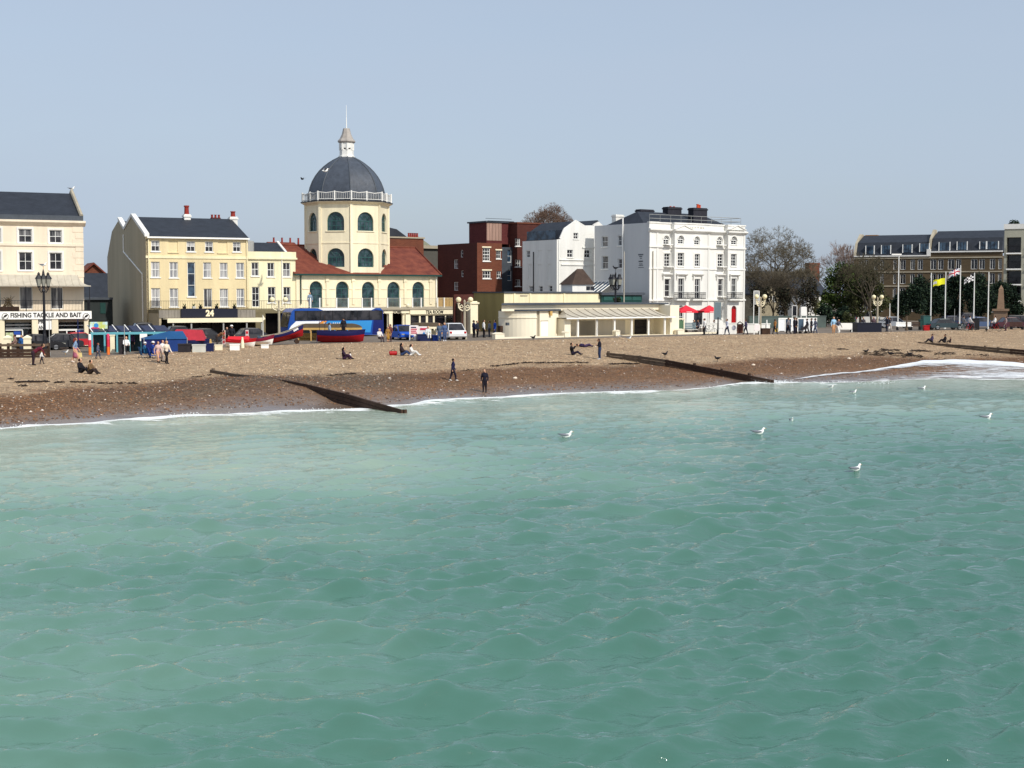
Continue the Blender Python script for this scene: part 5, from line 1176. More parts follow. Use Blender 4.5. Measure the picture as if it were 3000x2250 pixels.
for x0, x1, y0, y1 in ((240, 330, 420, 520), (430, 530, 414, 515), (690, 790, 405, 500), (895, 1000, 392, 490), (1130, 1250, 376, 480), (1350, 1460, 370, 466), (1625, 1700, 370, 455), (1705, 1840, 366, 455)):
    q = ff.rects(Zg, [(x0, y0, x1, y1)], .25)[0]
    dm = B.part(MB().box(q[0]-.12, q[1]+.12, .3, 2.2, q[2], q[3]+.12), 'dormer', 'lead'); n = 3
    for k in range(n): w = (q[1]-q[0])/n; MB().box(q[0]+k*w+.05, q[0]+(k+1)*w-.05, .24, .298, q[2]+.06, q[3]).build('pane', 'pane_blue', dm)
    MB().box(q[0]-.14, q[0]-.02, .2, .35, q[2], q[3]+.1).build('cheek', 'frame_white', dm); MB().box(q[1]+.02, q[1]+.14, .2, .35, q[2], q[3]+.1).build('cheek', 'frame_white', dm)
zq = ff.z(Zg, 1190, 238, bm2)
for a, zt in ((ast+.1, zq), (.1, ff.z(Zg, 440, 300, bm2)+.1)):
    B.part(MB().prismx([(-.1, zc1-.1), (.0, zc1+.4), (bm1-.3, zt-1.4), (bm2-1, zt+.25), (bm2+1, zt+.25), (8, zc1)], a-.18, a+.18), 'party_wall', 'concrete')
chimney(B, ff.a(Zg, 310, 320, 6), 6, zc1+1, ff.z(Zg, 310, 285, 6), 2.0, 1.1, mat('brick_tan', (160, 120, 80), .85, .15, 2), (), .15)
fe = Fr(corner(2938, 196, z0), R(-25)); B = Bld('balcony_tower', 'pale render block with stacked dark balconies at the right edge', 'building', fe)
aT = fe.hit(3120, 800)[0]; zt = fe.z(Zg, 2000, 212)
bo = fe.rects(Zg, [(1945, 312, 2122, 500), (1945, 525, 2122, 692), (1945, 720, 2122, 880), (1945, 905, 2122, 1080), (2190, 312, 2380, 500), (2190, 525, 2380, 692), (2190, 720, 2380, 880)])
B.part(backshell(wall(MB(), 0, aT, 0, zt, bo, 0, 1.6), 0, aT, 0, 10, 0, zt), 'wall', mat('pale_render', (166, 164, 148), .85, .08, .6, streak=1))
for o in bo:
    bk = B.part(MB().box(o[0], o[1], 1.5, 1.58, o[2], o[3]), 'balcony_back', 'pane_dark'); B.part(MB().box(o[0]-.05, o[1]+.05, -.25, 1.5, o[2]-.18, o[2]), 'balcony_slab', 'white_paint')
    railing(MB(), [(o[0], -.2, o[2]), (o[1], -.2, o[2])], 1.0, .16, .015).build('balcony_railing', 'iron', bk)
B.part(MB().box(-.1, aT, -.1, .5, zt, zt+.7), 'parapet', 'white_wall')
ROOFBUSH = fe.P(fe.a(Zg, 2035, 190, 1.5), 1.5, zt+.01)
# ------------------------------------------------------------------ houses half hidden by the trees on the right
def house(lab, x0, x1, Y, th, zev_px, zri_px, wm, rm, gable=False, name='house', wins=(), dep=7, xr=None):
    fr = Fr(corner(x0, Y, 2.0), R(th)); B = Bld(name, lab, 'house', fr); a1 = fr.hit(x1, 880)[0]; ze = fr.hit((x0+x1)/2, zev_px)[1]
    if gable:
        zr = fr.hit((x0+x1)/2, zri_px)[1]; B.part(MB().prism([(0, 0), (a1, 0), (a1, ze), (a1/2, zr), (0, ze)], 0, dep), 'wall', wm)
        B.part(MB().prism([(-.4, ze-.35), (a1/2, zr+.1), (a1+.4, ze-.35), (a1+.4, ze-.1), (a1/2, zr+.38), (-.4, ze-.1)], -.5, dep+.3), 'roof', rm)
    else:
        zr = fr.hit((x0+x1)/2, zri_px, dep/2)[1]; B.part(MB().box(0, a1, 0, dep, 0, ze), 'wall', wm)
        B.part(MB().add([(-.3, -.4, ze-.1), (a1+.3, -.4, ze-.1), (a1+.3, dep/2, zr), (-.3, dep/2, zr), (a1+.3, dep+.4, ze-.1), (-.3, dep+.4, ze-.1)], [(0, 1, 2, 3), (3, 2, 4, 5), (0, 3, 5), (1, 4, 2)]), 'roof', rm)
    for w in wins:
        q = fr.rects((0, 0, 1), [w], -.01)[0]; B.win([(q[0], q[1], q[2], q[3], False)], b=-.06, nx=2, nz=2, sill=None)
    return B, fr, a1, ze, zr
W_('flint', (150, 140, 118), .9, .25, 2)
B, f_, a1, ze, zr = house('pale gabled cottage half hidden behind the big bare tree', 2232, 2282, 208, 30, 858, 830, 'flint', 'slate', True, 'cottage', [(2243, 868, 2254, 885), (2262, 868, 2273, 885)])
B, f_, a1, ze, zr = house('dark slate-roofed house with a tall brick chimney behind the bare tree', 2200, 2412, 222, 30, 850, 795, 'concrete', 'slate', False, 'slate_house', [(2330, 862, 2345, 880)])
a0, a2 = f_.hit(2365, 780, 3.5)[0], f_.hit(2395, 780, 3.5)[0]; chimney(B, (a0+a2)/2, 3.5, ze, f_.hit(2380, 770, 3.5)[1], a2-a0, 1, 'brick_red', (), .15)
B, f_, a1, ze, zr = house('white house fragment showing between the spring trees', 2362, 2428, 212, 30, 862, 838, 'white_wall', 'slate', False, 'white_house', [(2372, 868, 2386, 886)])
house('red brick gabled house far behind, between terrace and yellow house', 246, 306, 215, 24, 800, 776, 'brick_red', 'tile_red', True, 'brick_house')
house('grey slate-roofed hall in the gap left of the yellow house', 236, 330, 168, 26, 880, 800, 'side_render', 'slate', False, 'slate_hall', dep=9)
# dark yard wall in the gap and low brick walls
f_ = Fr(corner(246, 150, zground(280)), R(26)); a1 = f_.hit(330, 900)[0]; B = Bld('yard_building', 'dark single-storey yard building in the gap left of the yellow house', 'building', f_)
z1 = f_.z(Zf, 800, 1025); B.part(MB().box(0, a1, 0, 5, 0, z1), 'wall', mat('yard_dark', (44, 50, 50), .8, .2, 1)); B.part(MB().box(-.2, a1, -.3, 5, z1, z1+.25), 'roof_edge', 'lead')
q = f_.rects(Zf, [(840, 1050, 885, 1140)])[0]; B.part(MB().box(q[0], q[1], -.05, -.002, q[2], q[3]), 'door', 'dark_green')
# brick blocks behind the cinema
f_ = Fr(corner(1140, 192, 1.9), R(36)); B = Bld('rear_brick_block', 'red brick block with a row of chimney pots rising behind the cinema roof', 'building', f_)
q = f_.rects(Zd, [(985, 1085, 1195, 1260)])[0]; B.part(MB().box(-2, q[1], 0, 8, 0, q[3]), 'wall', 'brick_red'); B.part(MB().box(-2.1, q[1]+.15, -.15, 8, q[3]+.001, q[3]+.2), 'coping', 'concrete')
for k in range(5): a = f_.a(Zd, 1082+k*16, 1075, 2); B.part(MB().lathe([(.16, q[3]+.2), (.13, q[3]+.75), (.17, q[3]+.85)], (a, 2, 0), 8), 'chimney_pot', 'pot_red')
q = f_.rects(Zd, [(935, 1020, 1025, 1085)], 6)[0]; B.part(MB().prism([(q[0]-3, q[2]), (q[1], q[2]), (q[0], q[3]), (q[0]-3, q[3]+.5)], 4, 8), 'roof', 'slate')
f_ = Fr(corner(1243, 205, 1.9), R(36)); B = Bld('flat_roofed_block', 'dark flat-roofed block with a pale roof edge in the gap right of the cinema', 'building', f_)
q = f_.rects(Zr, [(0, 560, 175, 900)])[0]; B.part(MB().box(q[0]-1, q[1]+1, 0, 8, 0, q[3]), 'wall', mat('block_dark', (86, 84, 78), .85, .15, 1)); B.part(MB().box(q[0]-1.3, q[1]+1.3, -.4, 8.3, q[3]+.001, q[3]+.45), 'roof_edge', 'concrete')
B.part(MB().add([(q[0], 2, q[3]+.45), (q[1], 2, q[3]+.45), (q[1], 7, q[3]+.45), (q[0], 7, q[3]+.45), ((q[0]+q[1])/2, 4, q[3]+2.1)], [(0, 1, 4), (1, 2, 4), (2, 3, 4), (3, 0, 4)]), 'roof', mat('roof_green', (120, 122, 104), .8, .1, 1))
f_ = Fr(corner(800, 185, 1.8), R(34)); B = Bld('rear_tiled_terrace', 'strip of red tiled roof with chimney pots behind the pale house', 'building', f_)
q = f_.rects(Zb, [(1830, 440, 2110, 500)])[0]; B.part(MB().box(q[0], q[1], 0, 6, 0, q[2]-.6), 'wall', 'brick_dark'); B.part(MB().prismx([(-.3, q[2]-.7), (3, q[3]), (6.3, q[2]-.7)], q[0], q[1]), 'roof', 'tile_red')
for k in range(4): a = q[0]+1+k*1.2; B.part(MB().lathe([(.15, q[3]-.3), (.12, q[3]+.55), (.16, q[3]+.6)], (a, 3, 0), 8), 'chimney_pot', 'pot_red')
# dark gated passage between cinema and low building
f_ = Fr(corner(1351, 152, zground(1350)), R(36)); B = Bld('gated_passage', 'dark walled passage with a cream gate pier between tea room and shelter', 'gateway', f_)
a1 = f_.hit(1392, 930)[0]; q = f_.rects(Zr, [(345, 1065, 590, 1400)])[0]
B.part(MB().box(-.1, a1+.6, 1.2, 1.5, 0, q[3]), 'back_wall', 'brick_dark')
q = f_.rects(Zr, [(522, 1140, 604, 1400)])[0]; B.part(MB().box(q[0], q[1], 0, .8, 0, q[3]-.3).box(q[0]-.12, q[1]+.12, -.12, .92, q[3]-.299, q[3]-.12).box(q[0]+.05, q[1]-.05, .05, .75, q[3]-.119, q[3]), 'gate_pier', 'cream_paint')
B.part(MB().box(.1, .3, .2, 1.19, 0, q[3]-.2), 'passage_wall', 'wood_dark')
# ================================================================== things on the seafront
def og(x, Y, dz=0): p = at(x, 900, Y); return Vector((p.x, p.y, zground(x)+dz))
def zpx(x, y, Y): return at(x, y, Y).z
# ------------------------------------------------------------------ groynes: posts and planks
def groyne(label, S, path, n_pl=4, dirn=SHN, low=1.2, mats=('wood_grey', 'wood_dark'), split=.5, extra=0):
    S = Vector(S); u = Vector(dirn).normalized(); nn = Vector((u.y, -u.x, 0))
    fr = Fr((S.x, S.y, 0), math.atan2(u.y, u.x))
    root = empty('groyne', label, 'groyne', fr.O, fr.th, 'timber groynes across the beach')
    pts = sorted(fr.hit(x, y) for x, y in path)
    if extra: pts = [(pts[0][0]-extra, pts[0][1]-.3)]+pts
    full = []
    for (a, z), (c, w) in zip(pts, pts[1:]):
        k = max(1, round((c-a)/2.2))
        full += [(a+(c-a)*j/k, z+(w-z)*j/k) for j in range(k)]
    full.append(pts[-1]); L = pts[-1][0]-pts[0][0]
    for i, (a, z) in enumerate(full):
        t = (a-pts[0][0])/L; m = mats[0] if t > split else mats[1]
        h = random.uniform(-.05, .12); MB().box(a-.08, a+.08, -.27, -.10, z-2.4, z+h).build('post', m, root)
    for (a, z), (c, w) in zip(full, full[1:]):
        t = ((a+c)/2-pts[0][0])/L; m = mats[0] if t > split else mats[1]
        for k in range(n_pl):
            d = .235*k; g = .012; o1, o2 = random.uniform(-.012, .012), random.uniform(-.012, .012); th = .07+random.uniform(0, .02)
            MB().add([(a, -th, z-d-.22), (c, -th, w-d-.22), (c, .065, w-d-.22), (a, .065, z-d-.22), (a, -th, z-d-g+o1), (c, -th, w-d-g+o2), (c, .065, w-d-g+o2), (a, .065, z-d-g+o1)],
                  [(0, 3, 2, 1), (4, 5, 6, 7), (0, 1, 5, 4), (1, 2, 6, 5), (2, 3, 7, 6), (3, 0, 4, 7)]).build('plank', m, root)
    return root
groyne('left timber groyne running from pale shingle into the sea below the red boats', atz(1178, 1203, .15), [(617, 1083), (690, 1095), (757, 1101), (814, 1110), (900, 1125), (1010, 1152), (1100, 1178), (1178, 1200)], 6, split=.66)
groyne('middle timber groyne ending in surf below the white hotel', atz(2258, 1117, .15), [(1778, 1033), (1870, 1042), (1950, 1053), (2030, 1068), (2110, 1083), (2190, 1098), (2258, 1112)], 5, split=.55)
groyne('far timber groyne at the right edge of the beach', place(2990, 1041), [(2690, 1002), (2770, 1007), (2844, 1012), (2920, 1018), (3000, 1025)], 5, dirn=place(2702, 1006)-place(2990, 1041), split=.45, extra=9)
# ------------------------------------------------------------------ lamps
def globe_lamp(label, x, Y, yg, dx, yb=None):
    p = og(x, Y); r = empty('globe_lamp', label, 'lamp post', p, 0, 'twin globe seafront lamps'); zg = zpx(x, yg, Y)-p.z; d = dx*Y/F; gr = .26
    MB().lathe([(.24, 0), (.24, .3), (.17, .42), (.13, .6), (.11, zg-1.1), (.16, zg-1.05), (.16, zg-.85), (.1, zg-.8), (.08, zg-.3), (.12, zg-.15), (.02, zg)], n=12).build('post', 'concrete', r)
    for s in (-1, 1):
        a = MB().tube([(0, 0, zg-.95), (s*d*.35, 0, zg-1.05), (s*d*.7, 0, zg-.95), (s*d, 0, zg-.75), (s*d, 0, zg-.4)], [.07, .07, .06, .06, .09], 6)
        a.tube([(s*d*.3, 0, zg-.62), (s*d*.5, 0, zg-.5), (s*d*.75, 0, zg-.6), (s*d*.7, 0, zg-.78), (s*d*.55, 0, zg-.74)], .045, 5).tube([(0, 0, zg-.6), (s*d*.5, 0, zg-.78), (s*d, 0, zg-.68)], .04, 5)
        a.lathe([(.05, -.45), (.14, -.4), (.16, -.33)], (s*d, 0, zg), 10); a.build('bracket', 'cream_paint', r)
        MB().ball((s*d, 0, zg), gr, 14, 8).build('globe', mat('globe_glass', (240, 228, 186), .25, .03, 2), r, smooth=True)
    return r
globe_lamp('twin globe lamp beside the front of the coach', 817, 137, 878, 19.5)
globe_lamp('twin globe lamp beside the tea room', 1361, 134, 878, 17.5)
globe_lamp('twin globe lamp just right of the hotel', 2228, 150, 869, 12)
globe_lamp('twin globe lamp behind the navy kiosk', 2571, 168, 870, 11.5)
def lantern_lamp(label, x, Y, ytop, ylan, dx, n):
    p = og(x, Y); r = empty('lantern_lamp', label, 'lamp post', p, R(25), 'black lantern lamps'); zt = zpx(x, ytop, Y)-p.z; zl = zpx(x, ylan, Y)-p.z; d = dx*Y/F
    MB().lathe([(.3, 0), (.3, .5), (.2, .7), (.16, 1.4), (.12, 1.6), (.1, zl-1.0), (.17, zl-.9), (.1, zl-.7), (.07, zt-.4), (.1, zt-.3), (.02, zt)], n=10).build('post', 'iron', r)
    W_('lantern_glass', (150, 150, 140), .15, .2, 4)
    for k in range(n):
        t = 2*math.pi*k/n; c = (d*math.cos(t), d*math.sin(t)*.8)
        if n == 3 and k == 0: c = (d, 0)
        if n == 3 and k == 1: c = (-d, 0)
        if n == 3 and k == 2: c = (0, 0)
        b = MB().tube([(0, 0, zl-.9), (c[0]*.5, c[1]*.5, zl-1.0), (c[0]*.95, c[1]*.95, zl-.75), (c[0], c[1], zl-.5)], .045, 6).tube([(c[0]*.2, c[1]*.2, zl-.55), (c[0]*.6, c[1]*.6, zl-.6), (c[0]*.85, c[1]*.85, zl-.85)], .03, 5); b.build('bracket', 'iron', r)
        g = MB().lathe([(.12, -.5), (.27, .12), (.29, .15)], (c[0], c[1], zl), 6).build('lantern', 'lantern_glass', r)
        MB().lathe([(.33, .15), (.3, .2), (.16, .42), (.1, .5), (.14, .55), (.03, .72)], (c[0], c[1], zl), 6).build('cap', 'iron', g)
        MB().lathe([(.06, -.62), (.14, -.5), (.14, -.46)], (c[0], c[1], zl), 6).build('foot', 'iron', g)
    return r
lantern_lamp('tall black three-lantern lamp in front of the tackle shop', 129, 119, 788, 822, 13, 3)
lantern_lamp('tall black many-lantern lamp in front of the shaded hotel side', 1803, 152, 795, 822, 15, 5)
def pole(name, label, cat, x, Y, ytop, r=.06, m='grey_metal', group=None, base=0):
    p = og(x, Y); o = MB().lathe([(r*1.6, -.05), (r*1.6, .25), (r, .3), (r*.65, zpx(x, ytop, Y)-p.z), (.01, zpx(x, ytop, Y)-p.z+.05)], n=8).build(name, m); o.location = p; tag(o, label, cat, group); return o, zpx(x, ytop, Y)-p.z
pole('sign_pole', 'thin grey pole beside the black lantern lamp', 'pole', 143, 112, 930, .04)
pole('sign_pole', 'dark post with a blue sign by the tackle shop door', 'pole', 227, 122, 936, .07, 'navy')
pole('sign_pole', 'grey street pole in front of the turquoise shelter', 'pole', 363, 112, 952, .04)
W_('no_entry', (200, 40, 50), .5, .2, 4)
# flag poles
W_('pole_white', (226, 226, 222), .4, .04, 3)
flagp = []
for x, yt, lab in ((2631, 746, 'tallest white pole with a flat lamp head, left of the flag poles'), (2727, 800, 'bare white flagpole left of the yellow flag'), (2769, 797, 'white flagpole flying the yellow flag'), (2812, 778, 'white flagpole flying the union flag'), (2853, 800, 'white flagpole flying the black and white flag'), (2895, 798, 'bare white flagpole left of the obelisk')):
    o, h = pole('flagpole', lab, 'flagpole', x, 172, yt, .09, 'pole_white', 'white flagpoles'); flagp.append((o, h))
o, h = flagp[0]; MB().box(-.9, .3, -.12, .12, h-.05, h+.1).build('lamp_head', 'white_paint', o)
def flag(label, o, h, w, ht, drop, colour_fn, mats, amp=.14):
    nx, nz = 18, 10; V = []; Fs = []; mi = []
    for i in range(nx+1):
        for j in range(nz+1):
            u, v = i/nx, j/nz; V.append((-.1-u*w*.92, amp*math.sin(u*7+v)*u, -v*ht-drop*u*u+.1*math.sin(u*9)*u))
    for i in range(nx):
        for j in range(nz):
            a = i*(nz+1)+j; Fs.append((a, a+1, a+nz+2, a+nz+1)); mi.append(colour_fn((i+.5)/nx, (j+.5)/nz))
    me = bpy.data.meshes.new('flag'); me.from_pydata(V, [], Fs); [me.materials.append(MATS[m]) for m in mats]; me.polygons.foreach_set('material_index', mi)
    f = bpy.data.objects.new('flag', me); col.objects.link(f); f.location = o.location+Vector((0, 0, h)); sm = f.modifiers.new('thickness', 'SOLIDIFY'); sm.thickness = .02
    tag(f, label, 'flag', 'flags on the seafront poles')
W_('flag_yellow', (224, 222, 40), .8, .1, 2); W_('flag_white', (232, 230, 230), .8, .05, 2); W_('flag_red', (180, 40, 60), .8, .08, 2); W_('flag_blue', (44, 50, 110), .8, .08, 2); W_('flag_black', (24, 24, 28), .8, .08, 2)
def fh_(o, h, y): return zpx(2769, y, 172)-o.location.z
flag('yellow flag streaming left from its white pole', flagp[2][0], fh_(*flagp[2], 815), 1.5, .75, .35, lambda u, v: 1 if u > .72 and .3 < v < .7 else 0, ['flag_yellow', 'flag_white'])
def uj(u, v):
    d1, d2 = abs(u-v), abs(u-(1-v)); c = min(abs(u-.5), abs(v-.5))
    return 1 if abs(u-.5) < .07 or abs(v-.5) < .11 else (0 if abs(u-.5) < .13 or abs(v-.5) < .2 or d1 < .13 or d2 < .13 else 2)
flag('union flag in red, white and blue on its pole', flagp[3][0], fh_(*flagp[3], 786), 1.4, .75, .55, uj, ['flag_white', 'flag_red', 'flag_blue'])
flag('black and white patterned flag on its pole', flagp[4][0], fh_(*flagp[4], 806), 1.2, .7, .5, lambda u, v: 0 if (int(u*5)+int(v*4)) % 2 else 1, ['flag_white', 'flag_black'])
# obelisk
p = og(2932, 176); r = empty('obelisk', 'brown stone obelisk monument on a stepped pedestal at the right', 'monument', p, R(-20)); zt = zpx(2932, 835, 176)-p.z
zm = zpx(2932, 905, 176)-p.z
W_('stone_brown', (136, 112, 92), .85, .15, 1.5, .2)
MB().box(-1.1, 1.1, -1.1, 1.1, -.3, .4).box(-.8, .8, -.8, .8, .4, zm-.25).box(-1, 1, -1, 1, zm-.249, zm).build('pedestal', 'stone_brown', r)
MB().lathe([(.62, zm), (.38, zt-.5), (.02, zt)], n=4, ph=math.pi/4).build('shaft', 'stone_brown', r)
# ------------------------------------------------------------------ boats on the crest
def boat(label, x, Y, heading, L, bm, dp, hull, band, sheer=.5, name=True, tilt=0):
    r = empty('fishing_boat', label, 'boat', og(x, Y, .02), heading, 'boats drawn up on the crest'); n = 14
    def sec(t):
        w = bm/2*(1-abs(2*t-1)**2.6)**.8 if t > .5 else bm/2*(.72+.28*math.sin(math.pi*t)); k = dp*.12*(2*t-1)**4; g = dp+sheer*max(0, t-.4)**2*2.2+.12*(1-t)**2
        return w, k, g
    def pts(t, f0, f1, m):
        w, k, g = sec(t); out = []
        for j in range(m+1):
            f = f0+(f1-f0)*j/m; out.append((L*(t-.5)+(.35*f*(t > .9)*(t-.9)*10*.6), max(w, .03)*math.sin(min(1, f*1.15)*math.pi/2)**.75, k+(g-k)*f))
        return out
    def shell(f0, f1, m, off=0):
        mb = MB()
        for s in (1, -1):
            V = []
            for i in range(n+1): V += [(p[0], s*(p[1]+off), p[2]) for p in pts(i/n, f0, f1, m)]
            mb.add(V, [(i*(m+1)+j, (i+1)*(m+1)+j, (i+1)*(m+1)+j+1, i*(m+1)+j+1) for i in range(n) for j in range(m)])
        tp = pts(0, f0, f1, m); V = [(p[0]-.002, s*(p[1]+off), p[2]) for s in (1, -1) for p in tp]; k = m+1
        mb.add(V, [(j, j+1, k+j+1, k+j) for j in range(m)]); return mb
    h = shell(0, .62, 5).build('hull', hull, r, smooth=True); shell(.62, 1, 3, .012).build('sheer_strake', band, r, smooth=True)
    for s in (1, -1): MB().tube([(p[0], s*(p[1]+.01), p[2]+.02) for p in [pts(i/n, 0, 1, 2)[-1] for i in range(n+1)]], .03, 5).build('gunwale', 'concrete' if name else band, r)
    fl = MB(); 
    for i in range(n):
        (w0, k0, g0), (w1, k1, g1) = sec(i/n), sec((i+1)/n); x0, x1 = L*(i/n-.5), L*((i+1)/n-.5); z = dp*.55
        fl.quad((x0, -w0*.86, z), (x1, -max(w1, .02)*.86, z), (x1, max(w1, .02)*.86, z), (x0, w0*.86, z))
    fl.build('deck', 'wood_grey', r)
    for t in (.25, .45, .65): w = sec(t)[0]*.93; MB().box(L*(t-.5)-.13, L*(t-.5)+.13, -w, w, dp*.8, dp*.84).build('thwart', 'wood_pale', r)
    MB().tube([(-L*.48, 0, -.02), (L*.44, 0, .0)], .06, 4).build('keel', 'wood_dark', r)
    if name:
        w, k, g = sec(.86); q = pts(.86, 0, .86, 4)[-1]
        mb = MB(); rnd = random.Random(int(x))
        for j in range(6): mb.box(L*.30+j*.12, L*.30+j*.12+.08, -.02, .02, -.09, .09)
        mb.v = [(vx, -(pts(.5+vx/L, 0, .84, 2)[-1][1]+.03)+vy*.2, pts(.5+vx/L, 0, .84, 2)[-1][2]+vz) for vx, vy, vz in mb.v]; mb.build('registration', 'white_paint', r)
    return r
W_('hull_red', (150, 20, 30), .45, .15, 2); W_('band_navy', (26, 26, 78), .45, .12, 2)
b1 = boat('red fishing boat with a navy band, bow raised to the right, below the coach', 824, 124.5, R(12), 3.9, 1.6, .62, 'hull_red', 'band_navy', .6)
b1.rotation_euler = (0, R(-11), R(14)); b1.location.z += .38
MB().tube([(-1.2, -.5, -.55), (-1.2, .5, -.55)], .1, 6).tube([(1.3, -.4, -.3), (1.3, .4, -.3)], .22, 6).build('chock', 'wood_dark', b1)
b2 = boat('large red fishing boat with a navy rail beside two people, under the coach', 996, 129, R(8), 4.2, 1.7, .98, 'hull_red', 'band_navy', .25, False)
MB().box(-2.15, -2.1, -.5, .5, .05, 1.0).build('transom_panel', 'band_navy', b2)
for dx, h in ((-1.4, 1.9), (-1.9, 1.5)): MB().tube([(dx, 0, .5), (dx, 0, h+.6)], .025, 5).build('spar', 'wood_dark', b2)
b3 = boat('small dark red and white speedboat on the crest by the bar', 752, 123, R(10), 2.6, 1.2, .5, 'white_paint', mat('maroon', (120, 24, 52), .35, .15, 2), .5, False); b3.location.z += .1
MB().add([(.1, -.45, .62), (.1, .45, .62), (.6, .35, .6), (.6, -.35, .6), (.05, -.4, .9), (.05, .4, .9)], [(0, 3, 2, 1), (3, 4, 5, 2), (0, 4, 3), (1, 2, 5), (0, 1, 5, 4)]).build('windscreen', 'pane_blue', b3)
b4 = boat('small red dinghy with white rail in front of the bar posts', 702, 121, R(5), 2.4, 1.2, .62, 'white_paint', 'red_paint', .2, False)
MB().prismx([(-.55, .62), (-.3, .95), (.3, .95), (.55, .62)], -1.0, .8).build('cover', 'red_cloth', b4)
b5 = boat('boat under a bright red cover beside the navy stall', 548, 120, R(8), 3.4, 1.5, .75, 'navy', 'navy', .2, False)
MB().add([(-1.7, -.72, .75), (1.5, -.72, .8), (1.6, .72, .8), (-1.7, .72, .75), (-.9, -.45, 1.75), (1.25, -.4, 1.68), (1.25, .4, 1.68), (-.9, .45, 1.75)], [(0, 1, 5, 4), (1, 2, 6, 5), (2, 3, 7, 6), (3, 0, 4, 7), (4, 5, 6, 7)]).build('cover', mat('cover_red', (178, 50, 64), .8, .15, 1.5), b5)
MB().box(-1.5, -.2, -.85, -.7, .55, .72).build('plank', 'white_paint', b5)
# ------------------------------------------------------------------ fishermen's stall and gear
p = og(420, 113); fr_ = Fr(p, R(20)); st = empty('navy_stall', 'navy canvas stall with a blue sloping top on the beach crest', 'stall', p, R(20))
a1 = fr_.hit(548, 1000)[0]; zt1 = fr_.hit(480, 993)[1]; zt2 = fr_.hit(500, 970, 1.6)[1]; am = fr_.hit(487, 1000)[0]
W_('canvas_blue', (30, 78, 124), .85, .12, 1.5, .2)
W_('canvas_navy', (20, 32, 92), .85, .15, 1.5, .2)
MB().box(0, am-.02, 0, .04, -.1, zt1).build('side_sheet', 'canvas_navy', st); MB().box(am+.02, a1, .0, .04, -.1, zt1).build('side_sheet', mat('canvas_bright', (28, 58, 120), .85, .15, 1.5, .2), st); MB().box(0, .04, .05, 2.4, -.1, zt1).build('side_sheet', 'canvas_navy', st); MB().box(a1-.04, a1, .05, 2.4, -.1, zt1).build('side_sheet', 'canvas_navy', st)
MB().add([(-.05, -.08, zt1-.02), (a1+.05, -.08, zt1-.02), (a1+.05, 2.5, zt1), (-.05, 2.5, zt1), (a1*.62, 1.3, zt2), (a1*.95, 1.3, zt2), (a1*.3, 1.3, zt2-.25)], [(0, 1, 5, 4, 6), (1, 2, 5), (2, 3, 6, 4, 5), (3, 0, 6)]).build('roof_sheet', 'canvas_blue', st)
for a in (0, am, a1): MB().tube([(a, -.05, -.1), (a, -.05, zt1+.1)], .03, 6).build('pole', 'grey_metal', st)
W_('crate_pale', (196, 196, 186), .6, .1, 2); W_('crate_dark', (40, 36, 40), .7, .3, 3)
def crate(label, x0, x1, y0, y1, Y, m, nm='fish_crate', dep=.6):
    p = og((x0+x1)/2, Y); w = (x1-x0)*Y/F; h = max(.15, zpx(x0, y0, Y)-p.z); r = empty(nm, label, 'crate', p, R(10), 'fish crates and boxes by the boats')
    MB().box(-w/2, w/2, 0, dep, -.1, h*.86).build('box', m, r); MB().box(-w/2-.03, w/2+.03, -.03, dep+.03, h*.861, h).build('lid', m, r); return r
crate('dark open crate with a white edge right of the navy stall', 520, 558, 1007, 1028, 112, 'crate_dark'); crate('pale grey double box right of the dark crate', 562, 600, 1009, 1026, 112, 'crate_pale'); crate('navy box at the end of the pale boxes', 602, 624, 1006, 1023, 113, 'navy')
crate('cream box left of the red dinghy', 628, 650, 1010, 1022, 115, 'cream_paint'); crate('white box right of the red dinghy', 672, 700, 1008, 1021, 115, 'white_paint'); crate('white wedge box left of the raised red boat', 764, 786, 1010, 1021, 118, 'white_paint')
def cone(label, x, Y, h, m, cat='marker', nm='marker_buoy', rr=.16):
    r = empty(nm, label, cat, og(x, Y), 0); MB().lathe([(rr, -.05), (rr*.9, h*.5), (rr*.5, h*.85), (rr*.55, h*.95), (.03, h)], n=10).build('body', m, r); MB().lathe([(rr*1.25, -.05), (rr*1.25, .05), (rr*.9, .07)], n=10).build('foot', 'rubber', r); return r
cone('cream plastic canister standing by the red dinghy', 709, 118, 1.0, 'cream_paint', 'canister', 'canister'); cone('brown sack-shaped canister by the bar posts', 615, 119, .9, 'wood_pale', 'canister', 'canister')
# red and white barrier posts by the bar
W_('sign_redwhite', (226, 200, 196), .6, .05, 2)
for x, lab in ((655, 'red and white striped post, left of the pair by the bar'), (723, 'red and white striped post, right of the pair by the bar')):
    p = og(x, 128); r = empty('striped_post', lab, 'post', p, 0, 'red and white posts by the bar'); MB().box(-.14, .14, -.05, .05, -.1, 1.35).build('board', 'sign_redwhite', r)
    for k in range(3): MB().box(-.1, .1, -.07, -.051, .2+k*.4, .42+k*.4).build('red_panel', 'no_entry', r)
# mast with pennant by the boats
o, h = pole('boat_mast', 'white mast with a small flag behind the dark red speedboat', 'mast', 770, 126, 924, .035, 'white_paint')
MB().add([(0, 0, h), (-.05, .0, h-.5), (.22, .05, h-.32), (0, .02, h), (-.05, .02, h-.5), (.22, .07, h-.32)], [(0, 1, 2), (3, 5, 4), (0, 3, 4, 1), (1, 4, 5, 2), (2, 5, 3, 0)]).build('pennant', 'cream_paint', o)
